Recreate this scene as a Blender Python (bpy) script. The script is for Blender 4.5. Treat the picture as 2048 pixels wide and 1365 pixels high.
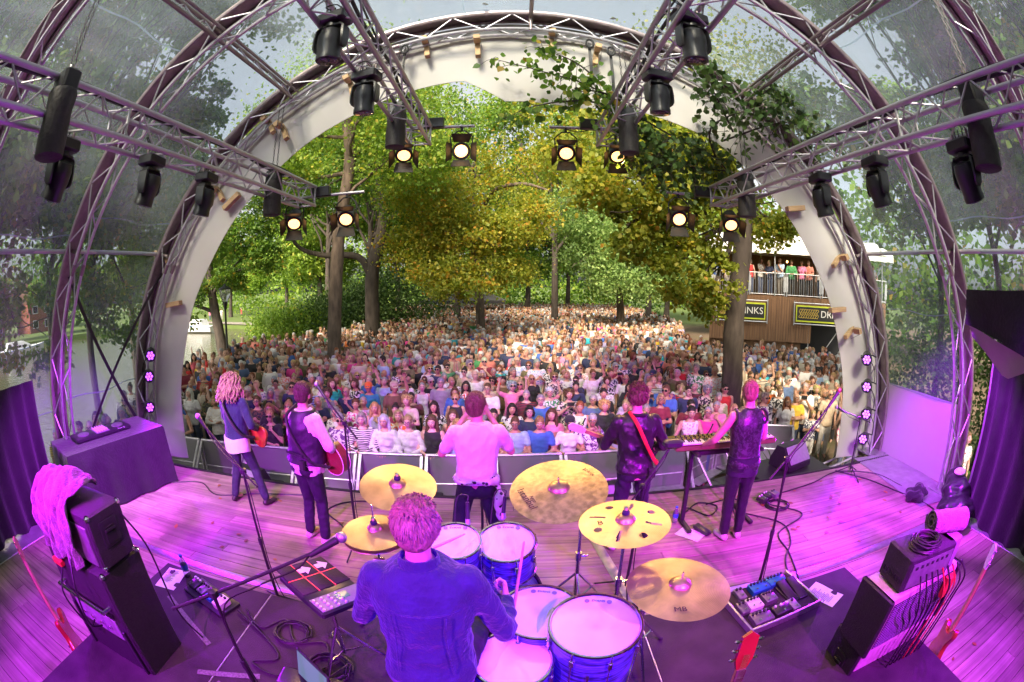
import bpy, bmesh, math, random
import numpy as np
from mathutils import Matrix, Vector, Euler
random.seed(7); RNG = np.random.default_rng(7)
SC = bpy.context.scene
COL = SC.collection
PI = math.pi
R = math.radians
for o in list(bpy.data.objects): bpy.data.objects.remove(o)
# ------------------------------------------------------------------ camera (full-frame fisheye, hand-held above the drummer)
cd = bpy.data.cameras.new('camera'); cam = bpy.data.objects.new('camera', cd); COL.objects.link(cam)
cam.location = (0, 0, 2.6); cam.rotation_euler = (R(90 - 7), 0, 0)
cd.type = 'PANO'; cd.sensor_width = 36; cd.clip_start = .02; cd.clip_end = 2000
_c = cd if hasattr(cd, 'panorama_type') else cd.cycles
_c.panorama_type = 'FISHEYE_EQUISOLID'; _c.fisheye_lens = 16.0; _c.fisheye_fov = R(240)
SC.camera = cam
# ------------------------------------------------------------------ sky, sun, exposure
SUN_EL, SUN_ROT = R(38), R(194)
W = bpy.data.worlds.new('World'); SC.world = W; W.use_nodes = True
nt = W.node_tree; nt.nodes.clear()
sky = nt.nodes.new('ShaderNodeTexSky'); sky.sky_type = 'NISHITA'; sky.sun_disc = False
sky.sun_elevation = SUN_EL; sky.sun_rotation = SUN_ROT; sky.air_density = 1.0; sky.dust_density = 5.0; sky.ozone_density = .6
hs = nt.nodes.new('ShaderNodeHueSaturation'); hs.inputs['Saturation'].default_value = .22
bg = nt.nodes.new('ShaderNodeBackground'); bg.inputs[1].default_value = .15
out = nt.nodes.new('ShaderNodeOutputWorld')
nt.links.new(sky.outputs[0], hs.inputs['Color']); nt.links.new(hs.outputs[0], bg.inputs[0]); nt.links.new(bg.outputs[0], out.inputs[0])
sl = bpy.data.lights.new('sun', 'SUN'); sl.energy = 4.6; sl.angle = R(14); sl.color = (1, .82, .58)
sun = bpy.data.objects.new('sun', sl); COL.objects.link(sun)
# direction the light comes from: azimuth measured like the sky texture (rotation about z from +Y, clockwise seen from above)
sd = Vector((math.sin(SUN_ROT) * math.cos(SUN_EL), math.cos(SUN_ROT) * math.cos(SUN_EL), math.sin(SUN_EL)))
sun.rotation_euler = sd.to_track_quat('Z', 'Y').to_euler()
SC.view_settings.view_transform = 'Standard'; SC.view_settings.look = 'None'
SC.view_settings.exposure = .95; SC.view_settings.gamma = 1
SC.render.engine = 'CYCLES'
cy = SC.cycles
cy.use_denoising = True; cy.max_bounces = 6; cy.diffuse_bounces = 3; cy.glossy_bounces = 2; cy.transmission_bounces = 3
cy.transparent_max_bounces = 10; cy.use_adaptive_sampling = True; cy.adaptive_threshold = .015
cy.sample_clamp_indirect = 6; cy.caustics_reflective = False; cy.caustics_refractive = False
cy.use_light_tree = True
# ------------------------------------------------------------------ materials
MATS = {}
def mat(name, col=(.5, .5, .5), rough=.6, metal=0., var=.0, scale=8., bump=0., bscale=None, objcol=False, spec=.5, emit=None, es=0., coat=0., stretch=None, alpha=None, sheen=0.):
    if name in MATS: return MATS[name]
    m = bpy.data.materials.new(name); MATS[name] = m; m.use_nodes = True
    t = m.node_tree; N = t.nodes; L = t.links; b = N['Principled BSDF']
    b.inputs['Roughness'].default_value = rough; b.inputs['Metallic'].default_value = metal
    b.inputs['Specular IOR Level'].default_value = spec; b.inputs['Coat Weight'].default_value = coat
    if sheen: b.inputs['Sheen Weight'].default_value = sheen
    b.inputs['Base Color'].default_value = (*col, 1)
    src = None
    if objcol:
        oi = N.new('ShaderNodeObjectInfo'); src = oi.outputs['Color']
    if var or bump:
        tc = N.new('ShaderNodeTexCoord'); mp = N.new('ShaderNodeMapping'); L.new(tc.outputs['Object'], mp.inputs[0])
        if stretch: mp.inputs['Scale'].default_value = stretch
        nz = N.new('ShaderNodeTexNoise'); nz.inputs['Scale'].default_value = scale; nz.inputs['Detail'].default_value = 5
        L.new(mp.outputs[0], nz.inputs['Vector'])
        if var:
            mx = N.new('ShaderNodeMix'); mx.data_type = 'RGBA'; mx.blend_type = 'MULTIPLY'
            mr = N.new('ShaderNodeMapRange'); mr.inputs[1].default_value = .3; mr.inputs[2].default_value = .7
            mr.inputs[3].default_value = 1 - var; mr.inputs[4].default_value = 1 + var * .6
            L.new(nz.outputs[0], mr.inputs[0]); mx.inputs[0].default_value = 1
            if src: L.new(src, mx.inputs[6])
            else: mx.inputs[6].default_value = (*col, 1)
            L.new(mr.outputs[0], mx.inputs[7]); src = mx.outputs[2]
        if bump:
            n2 = nz
            if bscale:
                n2 = N.new('ShaderNodeTexNoise'); n2.inputs['Scale'].default_value = bscale; n2.inputs['Detail'].default_value = 3; L.new(mp.outputs[0], n2.inputs['Vector'])
            bp = N.new('ShaderNodeBump'); bp.inputs['Strength'].default_value = bump; bp.inputs['Distance'].default_value = .02
            L.new(n2.outputs[0], bp.inputs['Height']); L.new(bp.outputs[0], b.inputs['Normal'])
    if src: L.new(src, b.inputs['Base Color'])
    if emit:
        b.inputs['Emission Color'].default_value = (*emit, 1); b.inputs['Emission Strength'].default_value = es
    return m
mat('alu', (.56, .54, .57), .42, .75, .18, 14, .15)
mat('alu_dark', (.32, .26, .26), .42, .7, .2, 12, .1)
mat('chrome', (.75, .75, .78), .16, 1.)
mat('steel', (.5, .5, .52), .4, .8, .2, 20)
mat('galv', (.45, .46, .47), .5, .6, .2, 9)
mat('black', (.022, .021, .022), .5, 0, .3, 30, .1)
mat('black_plastic', (.03, .03, .033), .35, 0, .2, 20)
mat('black_cloth', (.018, .017, .02), .9, 0, .35, 6, .5, 30, sheen=.3)
mat('tolex', (.03, .028, .03), .55, 0, .3, 60, .5, 180)
mat('chain', (.12, .11, .11), .5, .6)
mat('rubber', (.02, .02, .02), .7)
mat('timber', (.55, .36, .19), .65, 0, .25, 5, .2, stretch=(1, 1, 9))
mat('white_fabric', (.78, .76, .73), .8, 0, .06, 1.5, .25, 3)
def translucent(name, f, col):
    t = MATS[name].node_tree; N = t.nodes; L = t.links; tr = N.new('ShaderNodeBsdfTranslucent'); tr.inputs[0].default_value = (*col, 1); mx = N.new('ShaderNodeMixShader'); mx.inputs[0].default_value = f; L.new(N['Principled BSDF'].outputs[0], mx.inputs[1]); L.new(tr.outputs[0], mx.inputs[2]); L.new(mx.outputs[0], N['Material Output'].inputs[0])
translucent('white_fabric', .35, (.75, .7, .66))
mat('paper', (.8, .78, .7), .8, 0, .08, 40)
mat('towel', (.20, .155, .17), .95, 0, .4, 45, 1., 120, sheen=.5)
mat('red_plastic', (.6, .05, .04), .4)
mat('blue_plastic', (.04, .16, .5), .4)
mat('white_plastic', (.75, .75, .75), .4, 0, .05, 20)
mat('grey_plastic', (.25, .25, .27), .5, 0, .1, 20)
mat('gold', (.55, .42, .16), .35, .8)
mat('screen', (.05, .09, .09), .2, emit=(.25, .45, .45), es=.25)
mat('skin', objcol=True, rough=.5, var=.12, scale=22, bump=.05)
mat('cloth', objcol=True, rough=.85, var=.14, scale=14, bump=.35, bscale=22, sheen=.15)
mat('hair', objcol=True, rough=.5, var=.45, scale=26, bump=.9, bscale=45, stretch=(1.6, 1.6, .35), spec=.35)
mat('lips', (.42, .13, .12), .5); mat('eye_white', (.7, .68, .65), .3); mat('eye_dark', (.02, .014, .01), .25); mat('brow', (.10, .06, .04), .8)
mat('denim', (.013, .018, .065), .8, 0, .25, 10, .5, 40, sheen=.2)
mat('leather', (.02, .017, .02), .38, 0, .3, 9, .5, 16)
mat('satin', (.020, .020, .028), .33, 0, .3, 8, .6, 14)
mat('white_shirt', (.72, .70, .70), .75, 0, .06, 6, .5, 11, sheen=.2)
mat('glass_dark', (.012, .012, .015), .12)
mat('lens_off', (.03, .03, .045), .08, coat=1)
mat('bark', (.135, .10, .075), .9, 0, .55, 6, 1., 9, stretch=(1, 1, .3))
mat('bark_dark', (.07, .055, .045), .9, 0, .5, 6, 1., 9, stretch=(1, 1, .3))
def pattern(name, kind, dark=(.03, .03, .035), scale=14.):
    """two-tone printed cloth: the object colour and a second colour"""
    m = bpy.data.materials.new(name); MATS[name] = m; m.use_nodes = True; t = m.node_tree; N = t.nodes; L = t.links; b = N['Principled BSDF']
    b.inputs['Roughness'].default_value = .85
    oi = N.new('ShaderNodeObjectInfo'); tc = N.new('ShaderNodeTexCoord')
    if kind == 'stripe':
        w = N.new('ShaderNodeTexWave'); w.wave_type = 'BANDS'; w.bands_direction = 'Z'; w.inputs['Scale'].default_value = scale; w.inputs['Distortion'].default_value = .4; o = w.outputs['Fac']
    elif kind == 'print':
        w = N.new('ShaderNodeTexNoise'); w.inputs['Scale'].default_value = scale; w.inputs['Detail'].default_value = 1.5; w.inputs['Distortion'].default_value = 1.2; o = w.outputs['Fac']
    else:
        w = N.new('ShaderNodeTexVoronoi'); w.inputs['Scale'].default_value = scale; o = w.outputs['Distance']
    L.new(tc.outputs['Object'], w.inputs['Vector'])
    cr = N.new('ShaderNodeMapRange'); cr.inputs[1].default_value = .46 if kind != 'dot' else .3; cr.inputs[2].default_value = .54 if kind != 'dot' else .36
    L.new(o, cr.inputs[0]); mx = N.new('ShaderNodeMix'); mx.data_type = 'RGBA'; L.new(cr.outputs[0], mx.inputs[0]); L.new(oi.outputs['Color'], mx.inputs[6]); mx.inputs[7].default_value = (*dark, 1)
    L.new(mx.outputs[2], b.inputs['Base Color']); return m
pattern('print_dark', 'print', scale=16); pattern('print_white', 'print', (.7, .68, .66), 14); pattern('stripes', 'stripe', scale=9); pattern('dots', 'dot', (.65, .63, .6), 22)
def drum_wrap():
    m = mat('drum_wrap', (.06, .07, .26), .32, 0, coat=.6); t = m.node_tree; N = t.nodes; L = t.links; b = N['Principled BSDF']
    tc = N.new('ShaderNodeTexCoord'); mp = N.new('ShaderNodeMapping'); mp.inputs['Scale'].default_value = (1.2, 1.2, 16); nz = N.new('ShaderNodeTexNoise'); nz.inputs['Scale'].default_value = 6; nz.inputs['Detail'].default_value = 6
    cr = N.new('ShaderNodeValToRGB'); cr.color_ramp.elements[0].position = .38; cr.color_ramp.elements[0].color = (.015, .018, .07, 1); cr.color_ramp.elements[1].position = .62; cr.color_ramp.elements[1].color = (.10, .13, .42, 1)
    L.new(tc.outputs['Object'], mp.inputs[0]); L.new(mp.outputs[0], nz.inputs['Vector']); L.new(nz.outputs[0], cr.inputs[0]); L.new(cr.outputs[0], b.inputs['Base Color'])
drum_wrap()
def drumhead_mat():
    m = mat('drum_head', (.74, .76, .80), .42, coat=.1); t = m.node_tree; N = t.nodes; L = t.links; b = N['Principled BSDF']
    tc = N.new('ShaderNodeTexCoord'); g = N.new('ShaderNodeTexNoise'); g.inputs['Scale'].default_value = 11; L.new(tc.outputs['Object'], g.inputs['Vector'])
    d = N.new('ShaderNodeVectorMath'); d.operation = 'LENGTH'; L.new(tc.outputs['Object'], d.inputs[0])
    mr = N.new('ShaderNodeMapRange'); mr.inputs[1].default_value = .01; mr.inputs[2].default_value = .06; mr.inputs[3].default_value = .55; mr.inputs[4].default_value = 0; L.new(d.outputs['Value'], mr.inputs[0])
    ml = N.new('ShaderNodeMath'); ml.operation = 'MULTIPLY'; L.new(mr.outputs[0], ml.inputs[0]); L.new(g.outputs[0], ml.inputs[1])
    mx = N.new('ShaderNodeMix'); mx.data_type = 'RGBA'; mx.inputs[6].default_value = (.74, .76, .80, 1); mx.inputs[7].default_value = (.30, .28, .28, 1); L.new(ml.outputs[0], mx.inputs[0]); L.new(mx.outputs[2], b.inputs['Base Color'])
drumhead_mat()
def cymbal_mat(name, col, hammered):
    m = mat(name, col, .3, .9); t = m.node_tree; N = t.nodes; L = t.links; b = N['Principled BSDF']
    tc = N.new('ShaderNodeTexCoord'); w = N.new('ShaderNodeTexWave'); w.wave_type = 'RINGS'; w.rings_direction = 'Z'; w.inputs['Scale'].default_value = 40; w.inputs['Distortion'].default_value = 1
    L.new(tc.outputs['Object'], w.inputs['Vector']); nz = N.new('ShaderNodeTexNoise'); nz.inputs['Scale'].default_value = 26 if hammered else 6; nz.inputs['Detail'].default_value = 4; L.new(tc.outputs['Object'], nz.inputs['Vector'])
    bp = N.new('ShaderNodeBump'); bp.inputs['Strength'].default_value = .5 if hammered else .18; bp.inputs['Distance'].default_value = .004
    ad = N.new('ShaderNodeMath'); ad.operation = 'ADD'; L.new(w.outputs['Fac'], ad.inputs[0]); L.new(nz.outputs[0], ad.inputs[1])
    L.new(nz.outputs[0] if hammered else ad.outputs[0], bp.inputs['Height']); L.new(bp.outputs[0], b.inputs['Normal'])
    cr = N.new('ShaderNodeMapRange'); cr.inputs[1].default_value = .35; cr.inputs[2].default_value = .65; cr.inputs[3].default_value = .72; cr.inputs[4].default_value = 1.15; L.new(nz.outputs[0], cr.inputs[0])
    mx = N.new('ShaderNodeMix'); mx.data_type = 'RGBA'; mx.blend_type = 'MULTIPLY'; mx.inputs[0].default_value = 1; mx.inputs[6].default_value = (*col, 1); L.new(cr.outputs[0], mx.inputs[7]); L.new(mx.outputs[2], b.inputs['Base Color'])
    r = N.new('ShaderNodeMapRange'); r.inputs[3].default_value = .28; r.inputs[4].default_value = .5; L.new(nz.outputs[0], r.inputs[0]); L.new(r.outputs[0], b.inputs['Roughness'])
cymbal_mat('bronze', (.60, .46, .25), False); cymbal_mat('bronze_dark', (.50, .39, .20), True); cymbal_mat('bronze_pale', (.66, .50, .25), False)
def leaf_mat(name, stops, trans=.45, rough=.5):
    m = bpy.data.materials.new(name); MATS[name] = m; m.use_nodes = True; t = m.node_tree; N = t.nodes; L = t.links; b = N['Principled BSDF']; b.inputs['Roughness'].default_value = rough; b.inputs['Specular IOR Level'].default_value = .3
    at = N.new('ShaderNodeAttribute'); at.attribute_name = 'tint'; cr = N.new('ShaderNodeValToRGB'); e = cr.color_ramp.elements
    for i, (p, c) in enumerate(stops):
        if i < 2: el = e[i]; el.position = p
        else: el = e.new(p)
        el.color = (*c, 1)
    L.new(at.outputs['Fac'], cr.inputs[0]); L.new(cr.outputs[0], b.inputs['Base Color'])
    tr = N.new('ShaderNodeBsdfTranslucent'); hs_ = N.new('ShaderNodeHueSaturation'); hs_.inputs['Value'].default_value = 1.5; hs_.inputs['Saturation'].default_value = 1.1; L.new(cr.outputs[0], hs_.inputs['Color']); L.new(hs_.outputs[0], tr.inputs[0])
    mx = N.new('ShaderNodeMixShader'); mx.inputs[0].default_value = trans; L.new(b.outputs[0], mx.inputs[1]); L.new(tr.outputs[0], mx.inputs[2]); L.new(mx.outputs[0], N['Material Output'].inputs[0])
leaf_mat('leaf_green', [(0, (0.052, 0.108, 0.024)), (.5, (0.119, 0.227, 0.038)), (.85, (0.227, 0.330, 0.049)), (1, (0.383, 0.278, 0.052))])
leaf_mat('leaf_lime', [(0, (0.096, 0.174, 0.031)), (.5, (0.209, 0.330, 0.052)), (.85, (0.348, 0.470, 0.078)), (1, (0.522, 0.452, 0.086))], .45)
leaf_mat('leaf_pale', [(0, (0.119, 0.203, 0.059)), (.5, (0.236, 0.355, 0.101)), (1, (0.405, 0.506, 0.169))], .4)
leaf_mat('leaf_yellow', [(0, (.08, .13, .02)), (.45, (.19, .23, .03)), (.8, (.36, .31, .04)), (1, (.45, .22, .03))], .45)
leaf_mat('leaf_dark', [(0, (0.032, 0.065, 0.018)), (.6, (0.072, 0.134, 0.032)), (1, (0.144, 0.216, 0.054))], .25)
leaf_mat('leaf_flare_gold', [(0, (.13, .18, .025)), (.5, (.27, .31, .045)), (.85, (.44, .38, .055)), (1, (.48, .26, .045))], .5)  # yellowing leaves, with the lamps' warm flare painted into their gold
leaf_mat('leaf_dry', [(0, (.22, .12, .05)), (.6, (.35, .17, .05)), (1, (.42, .27, .06))], .1)
# ------------------------------------------------------------------ mesh helpers
def basis(d):
    d = Vector(d).normalized(); a = Vector((0, 0, 1)) if abs(d.z) < .95 else Vector((1, 0, 0))
    u = d.cross(a).normalized(); return u, d.cross(u).normalized(), d
class MB:
    def __init__(s): s.v = []; s.f = []; s.mi = []; s.M = None; s.m = 0
    def pt(s, p):
        p = Vector(p)
        if s.M: p = s.M @ p
        s.v.append(tuple(p)); return len(s.v) - 1
    def face(s, f): s.f.append(tuple(f)); s.mi.append(s.m)
    def loft(s, secs, closed=True, cap=True):
        idx = [[s.pt(p) for p in sec] for sec in secs]; n = len(idx[0])
        for a, b in zip(idx, idx[1:]):
            for i in range(n if closed else n - 1):
                j = (i + 1) % n; s.face((a[i], a[j], b[j], b[i]))
        if cap and closed: s.face(idx[0][::-1]); s.face(idx[-1])
        return s
    def caps(s, p0, p1, r0, r1=None, n=10):
        r1 = r0 if r1 is None else r1; p0 = Vector(p0); p1 = Vector(p1); u, w, d = basis(p1 - p0 if (p1 - p0).length > 1e-6 else (0, 0, 1)); secs = []
        for a in (-80, -45): secs.append((p0 + d * r0 * math.sin(R(a)), r0 * math.cos(R(a))))
        secs += [(p0, r0), (p1, r1)]
        for a in (45, 80): secs.append((p1 + d * r1 * math.sin(R(a)), r1 * math.cos(R(a))))
        return s.loft([[c + (u * math.cos(2 * PI * i / n) + w * math.sin(2 * PI * i / n)) * r for i in range(n)] for c, r in secs])
    def cyl(s, p0, p1, r0, r1=None, n=12, cap=True):
        r1 = r0 if r1 is None else r1; p0 = Vector(p0); p1 = Vector(p1); u, w, d = basis(p1 - p0)
        return s.loft([[c + (u * math.cos(2 * PI * i / n) + w * math.sin(2 * PI * i / n)) * r for i in range(n)] for c, r in ((p0, r0), (p1, r1))], cap=cap)
    def tube(s, path, r, n=6, closed=False):
        P = [Vector(p) for p in path]; secs = []; pu = None; rr = r if hasattr(r, '__len__') else [r] * len(P)
        for i, p in enumerate(P):
            d = (P[min(i + 1, len(P) - 1)] - P[max(i - 1, 0)])
            if closed: d = P[(i + 1) % len(P)] - P[i - 1]
            u, w, d = basis(d)
            if pu is not None:
                u = (pu - d * pu.dot(d))
                u = u.normalized() if u.length > 1e-5 else pu
                w = d.cross(u)
            pu = u; secs.append([p + (u * math.cos(2 * PI * k / n) + w * math.sin(2 * PI * k / n)) * rr[i] for k in range(n)])
        if closed: secs.append(secs[0])
        return s.loft(secs, cap=not closed)
    def ell(s, c, r, rot=None, nu=12, nv=8):
        c = Vector(c); M = Euler(rot).to_matrix() if rot else Matrix.Identity(3); secs = []
        for j in range(nv + 1):
            t = -PI / 2 + PI * (j if 0 < j < nv else (.12 if j == 0 else nv - .12)) / nv
            secs.append([c + M @ Vector((r[0] * math.cos(t) * math.cos(2 * PI * i / nu), r[1] * math.cos(t) * math.sin(2 * PI * i / nu), r[2] * math.sin(t))) for i in range(nu)])
        return s.loft(secs)
    def box(s, c, size, rot=None, b=0., taper=None):
        c = Vector(c); M = (Euler(rot).to_matrix() if not isinstance(rot, Matrix) else rot) if rot is not None else Matrix.Identity(3); x, y, z = size[0] / 2, size[1] / 2, size[2] / 2
        if b <= 0:
            ids = [s.pt(c + M @ Vector((sx * x, sy * y, sz * z))) for sz in (-1, 1) for sx, sy in ((-1, -1), (1, -1), (1, 1), (-1, 1))]
            for f in ((3, 2, 1, 0), (4, 5, 6, 7), (0, 1, 5, 4), (1, 2, 6, 5), (2, 3, 7, 6), (3, 0, 4, 7)): s.face([ids[k] for k in f])
            return s
        b = min(b, x * .9, y * .9, z * .9)
        def ring(ix, iy, zz): return [c + M @ Vector((sx * (x - ix) , sy * (y - iy), zz)) for sx, sy, ix, iy in ((-1, -1, ix + b, iy), (1, -1, ix + b, iy), (1, -1, ix, iy + b), (1, 1, ix, iy + b), (1, 1, ix + b, iy), (-1, 1, ix + b, iy), (-1, 1, ix, iy + b), (-1, -1, ix, iy + b))]
        return s.loft([ring(b, b, -z), ring(0, 0, -z + b), ring(0, 0, z - b), ring(b, b, z)])
    def lathe(s, prof, n=24, c=(0, 0, 0), rot=None, cap=True):
        c = Vector(c); M = (Euler(rot).to_matrix() if not isinstance(rot, Matrix) else rot) if rot is not None else Matrix.Identity(3)
        return s.loft([[c + M @ Vector((r * math.cos(2 * PI * i / n), r * math.sin(2 * PI * i / n), z)) for i in range(n)] for r, z in prof], cap=cap)
    def prism(s, poly, z0, z1, M=None):
        M = M or Matrix.Identity(4)
        return s.loft([[M @ Vector((p[0], p[1], z)) for p in poly] for z in (z0, z1)])
    def quad(s, a, b, c, d): s.face([s.pt(p) for p in (a, b, c, d)]); return s
    def mesh(s, name, mats, smooth=True):
        me = bpy.data.meshes.new(name); me.from_pydata(s.v, [], s.f)
        for m in (mats if isinstance(mats, (list, tuple)) else [mats]): me.materials.append(MATS[m] if isinstance(m, str) else m)
        if any(s.mi): me.polygons.foreach_set('material_index', s.mi)
        if smooth: me.polygons.foreach_set('use_smooth', [True] * len(s.f))
        me.update()
        if smooth: me.set_sharp_from_angle(angle=R(40))
        return me
    def build(s, name, mats, parent=None, smooth=True, loc=None, rot=None):
        return put(name, s.mesh(name, mats, smooth), parent, loc, rot)
def put(name, me, parent=None, loc=None, rot=None, color=None):
    o = bpy.data.objects.new(name, me); COL.objects.link(o)
    if parent: o.parent = parent
    if loc is not None: o.location = loc
    if rot is not None: o.rotation_euler = rot
    if color: o.color = (*color, 1)
    return o
def tag(o, label, cat, group=None):
    o['label'] = label; o['category'] = cat
    if group: o['group'] = group
    return o
def thing(name, label, cat, loc=(0, 0, 0), rot=(0, 0, 0), group=None):
    o = bpy.data.objects.new(name, None); COL.objects.link(o); o.location = loc; o.rotation_euler = rot; o.empty_display_size = .1
    return tag(o, label, cat, group)
def struct(o, kind='structure'): o['kind'] = kind; return o
def clone(root, parent=None):
    c = root.copy(); COL.objects.link(c); c.parent = parent
    for ch in list(root.children): clone(ch, c)
    return c
def light(name, kind, loc, target, power, color, parent=None, angle=40, blend=.5, size=.05):
    l = bpy.data.lights.new(name, kind); l.energy = power; l.color = color; l.shadow_soft_size = size
    if kind == 'SPOT': l.spot_size = R(angle); l.spot_blend = blend
    o = bpy.data.objects.new(name, l); COL.objects.link(o); o.location = loc
    o.rotation_euler = (Vector(target) - Vector(loc)).to_track_quat('-Z', 'Y').to_euler()
    if parent: o.parent = parent
    return o
_bars = {}
def bar(name, p0, p1, r, material, parent=None, n=8):
    """a round bar sharing one unit-cylinder mesh per material"""
    k = (material, n)
    if k not in _bars: _bars[k] = MB().cyl((0, 0, 0), (0, 0, 1), 1, n=n).mesh('bar', material)
    o = bpy.data.objects.new(name, _bars[k]); COL.objects.link(o)
    if parent: o.parent = parent
    p0 = Vector(p0); d = Vector(p1) - p0; u, w, z = basis(d); Lh = d.length
    o.matrix_local = Matrix(((u.x * r, w.x * r, z.x * Lh, p0.x), (u.y * r, w.y * r, z.y * Lh, p0.y), (u.z * r, w.z * r, z.z * Lh, p0.z), (0, 0, 0, 1)))
    return o
def remesh(mb, vox, smooth=2, disp=None):
    me = mb.mesh('tmp', [], True); o = bpy.data.objects.new('tmp', me); COL.objects.link(o)
    m = o.modifiers.new('r', 'REMESH'); m.mode = 'VOXEL'; m.voxel_size = vox; m.use_smooth_shade = True
    if smooth: s_ = o.modifiers.new('s', 'SMOOTH'); s_.iterations = smooth; s_.factor = .5
    dg = bpy.context.evaluated_depsgraph_get(); ev = o.evaluated_get(dg); e = ev.to_mesh()
    v = np.empty(len(e.vertices) * 3, np.float32); e.vertices.foreach_get('co', v); v = v.reshape(-1, 3)
    if disp is not None:
        nr = np.empty(len(v) * 3, np.float32); e.vertex_normals.foreach_get('vector', nr); v = v + nr.reshape(-1, 3) * disp(v)[:, None]
    f = [tuple(p.vertices) for p in e.polygons]; ev.to_mesh_clear(); bpy.data.objects.remove(o); bpy.data.meshes.remove(me)
    r = MB(); r.v = [tuple(map(float, p)) for p in v]; r.f = f; r.mi = [0] * len(f); return r
def spline(pts, n=8):
    P = [Vector(p) for p in pts]; P = [P[0] * 2 - P[1]] + P + [P[-1] * 2 - P[-2]]; o = []
    for i in range(1, len(P) - 2):
        for k in range(n):
            t = k / n; a, b, c, d = P[i - 1], P[i], P[i + 1], P[i + 2]
            o.append(.5 * ((2 * b) + (c - a) * t + (2 * a - 5 * b + 4 * c - d) * t * t + (3 * b - a - 3 * c + d) * t ** 3))
    return o + [P[-2]]
def cable(name, pts, r=.006, label=None, material='black', parent=None, n=8):
    o = MB().tube(spline(pts, n), r, 6).build(name, material, parent)
    if label: tag(o, label, 'cable')
    return o
_txt = []
def text(name, s, size, material, parent, loc, rot, ext=.0006, align='CENTER', shear=0):
    c = bpy.data.curves.new(name, 'FONT'); c.body = s; c.size = size; c.extrude = ext; c.align_x = align; c.align_y = 'CENTER'; c.shear = shear; c.resolution_u = 3
    o = bpy.data.objects.new(name, c); COL.objects.link(o); me = bpy.data.meshes.new_from_object(o.evaluated_get(bpy.context.evaluated_depsgraph_get())); bpy.data.objects.remove(o); bpy.data.curves.remove(c)
    me.materials.clear(); me.materials.append(MATS[material]); return put(name, me, parent, loc, rot)
# ================================================================== PEOPLE
VOX = .016
def head_parts(b, M):
    """skull, jaw, nose, ears in head space (origin at the head centre, face towards -Y)"""
    b.M = M; b.ell((0, .012, .022), (.076, .096, .1)); b.ell((0, -.03, -.045), (.058, .062, .066)); b.ell((0, -.055, -.085), (.026, .024, .022)); b.ell((0, -.05, .0), (.066, .045, .07))
    b.caps((0, -.09, .012), (0, -.112, -.018), .009, .014, 8); b.ell((0, -.082, .034), (.055, .016, .014))
    for s in (-1, 1): b.ell((s * .079, .012, -.005), (.011, .024, .033), (0, 0, s * .3)); b.ell((s * .04, -.072, -.02), (.026, .02, .024))
    b.M = None
def face_parts(b, M):
    b.M = M
    for s in (-1, 1):
        b.m = 1; b.ell((s * .031, -.088, .014), (.0155, .011, .009), nu=8, nv=5); b.m = 2; b.ell((s * .031, -.096, .013), (.0075, .006, .0078), nu=8, nv=4)
        b.m = 4; b.caps((s * .015, -.1, .034), (s * .047, -.088, .036), .0055, .0045, 5)
    b.m = 3; b.ell((0, -.094, -.052), (.024, .010, .0085), nu=10, nv=5); b.m = 0; b.M = None
def hand(b, post, w, d, n, curl=.5, sc=1., side=1):
    """palm into b (remeshed with the arm), five fingers into post"""
    w = Vector(w); d = Vector(d).normalized(); n = Vector(n); n = (n - d * n.dot(d)).normalized(); a = d.cross(n) * side
    for k in (-1, 0, 1): b.caps(w - d * .01, w + d * .07 * sc + a * .024 * k * sc, .017 * sc, .016 * sc, 8)
    for k, (off, L_) in enumerate(((-.032, .058), (-.011, .074), (.011, .078), (.032, .07))):
        p = w + (d * .075 + a * off) * sc; c = curl * (1 + .1 * k); d1 = (d * math.cos(c * .6) + n * math.sin(c * .6)); d2 = (d * math.cos(c * 1.5) + n * math.sin(c * 1.5)); d3 = (d * math.cos(c * 2.3) + n * math.sin(c * 2.3)); q = p + d1 * L_ * .45 * sc; r = q + d2 * L_ * .32 * sc
        post.tube([p - d * .02, p, q, r, r + d3 * L_ * .28 * sc], [.0095 * sc, .0098 * sc, .009 * sc, .008 * sc, .0055 * sc], 7)
    p = w + (d * .02 + a * .028) * sc; q = p + (d * .6 + a * .7 + n * .3).normalized() * .038 * sc; post.tube([p - a * .01, p, q, q + (d * .85 + a * .2 + n * .5 * curl).normalized() * .034 * sc], [.013 * sc, .0125 * sc, .0105 * sc, .007 * sc], 7)
TM = [(.83, .150, .112, 0), (.92, .168, .122, .008), (1.02, .152, .108, .0), (1.12, .148, .106, -.004), (1.24, .166, .116, -.008), (1.34, .180, .118, -.004), (1.41, .172, .100, 0), (1.46, .115, .078, .005), (1.50, .062, .06, .006)]
TF = [(.83, .156, .118, .004), (.92, .172, .126, .01), (1.02, .142, .104, .0), (1.12, .126, .094, -.004), (1.24, .142, .106, -.01), (1.33, .152, .106, -.006), (1.40, .148, .090, 0), (1.45, .098, .07, .005), (1.49, .055, .054, .006)]
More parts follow.
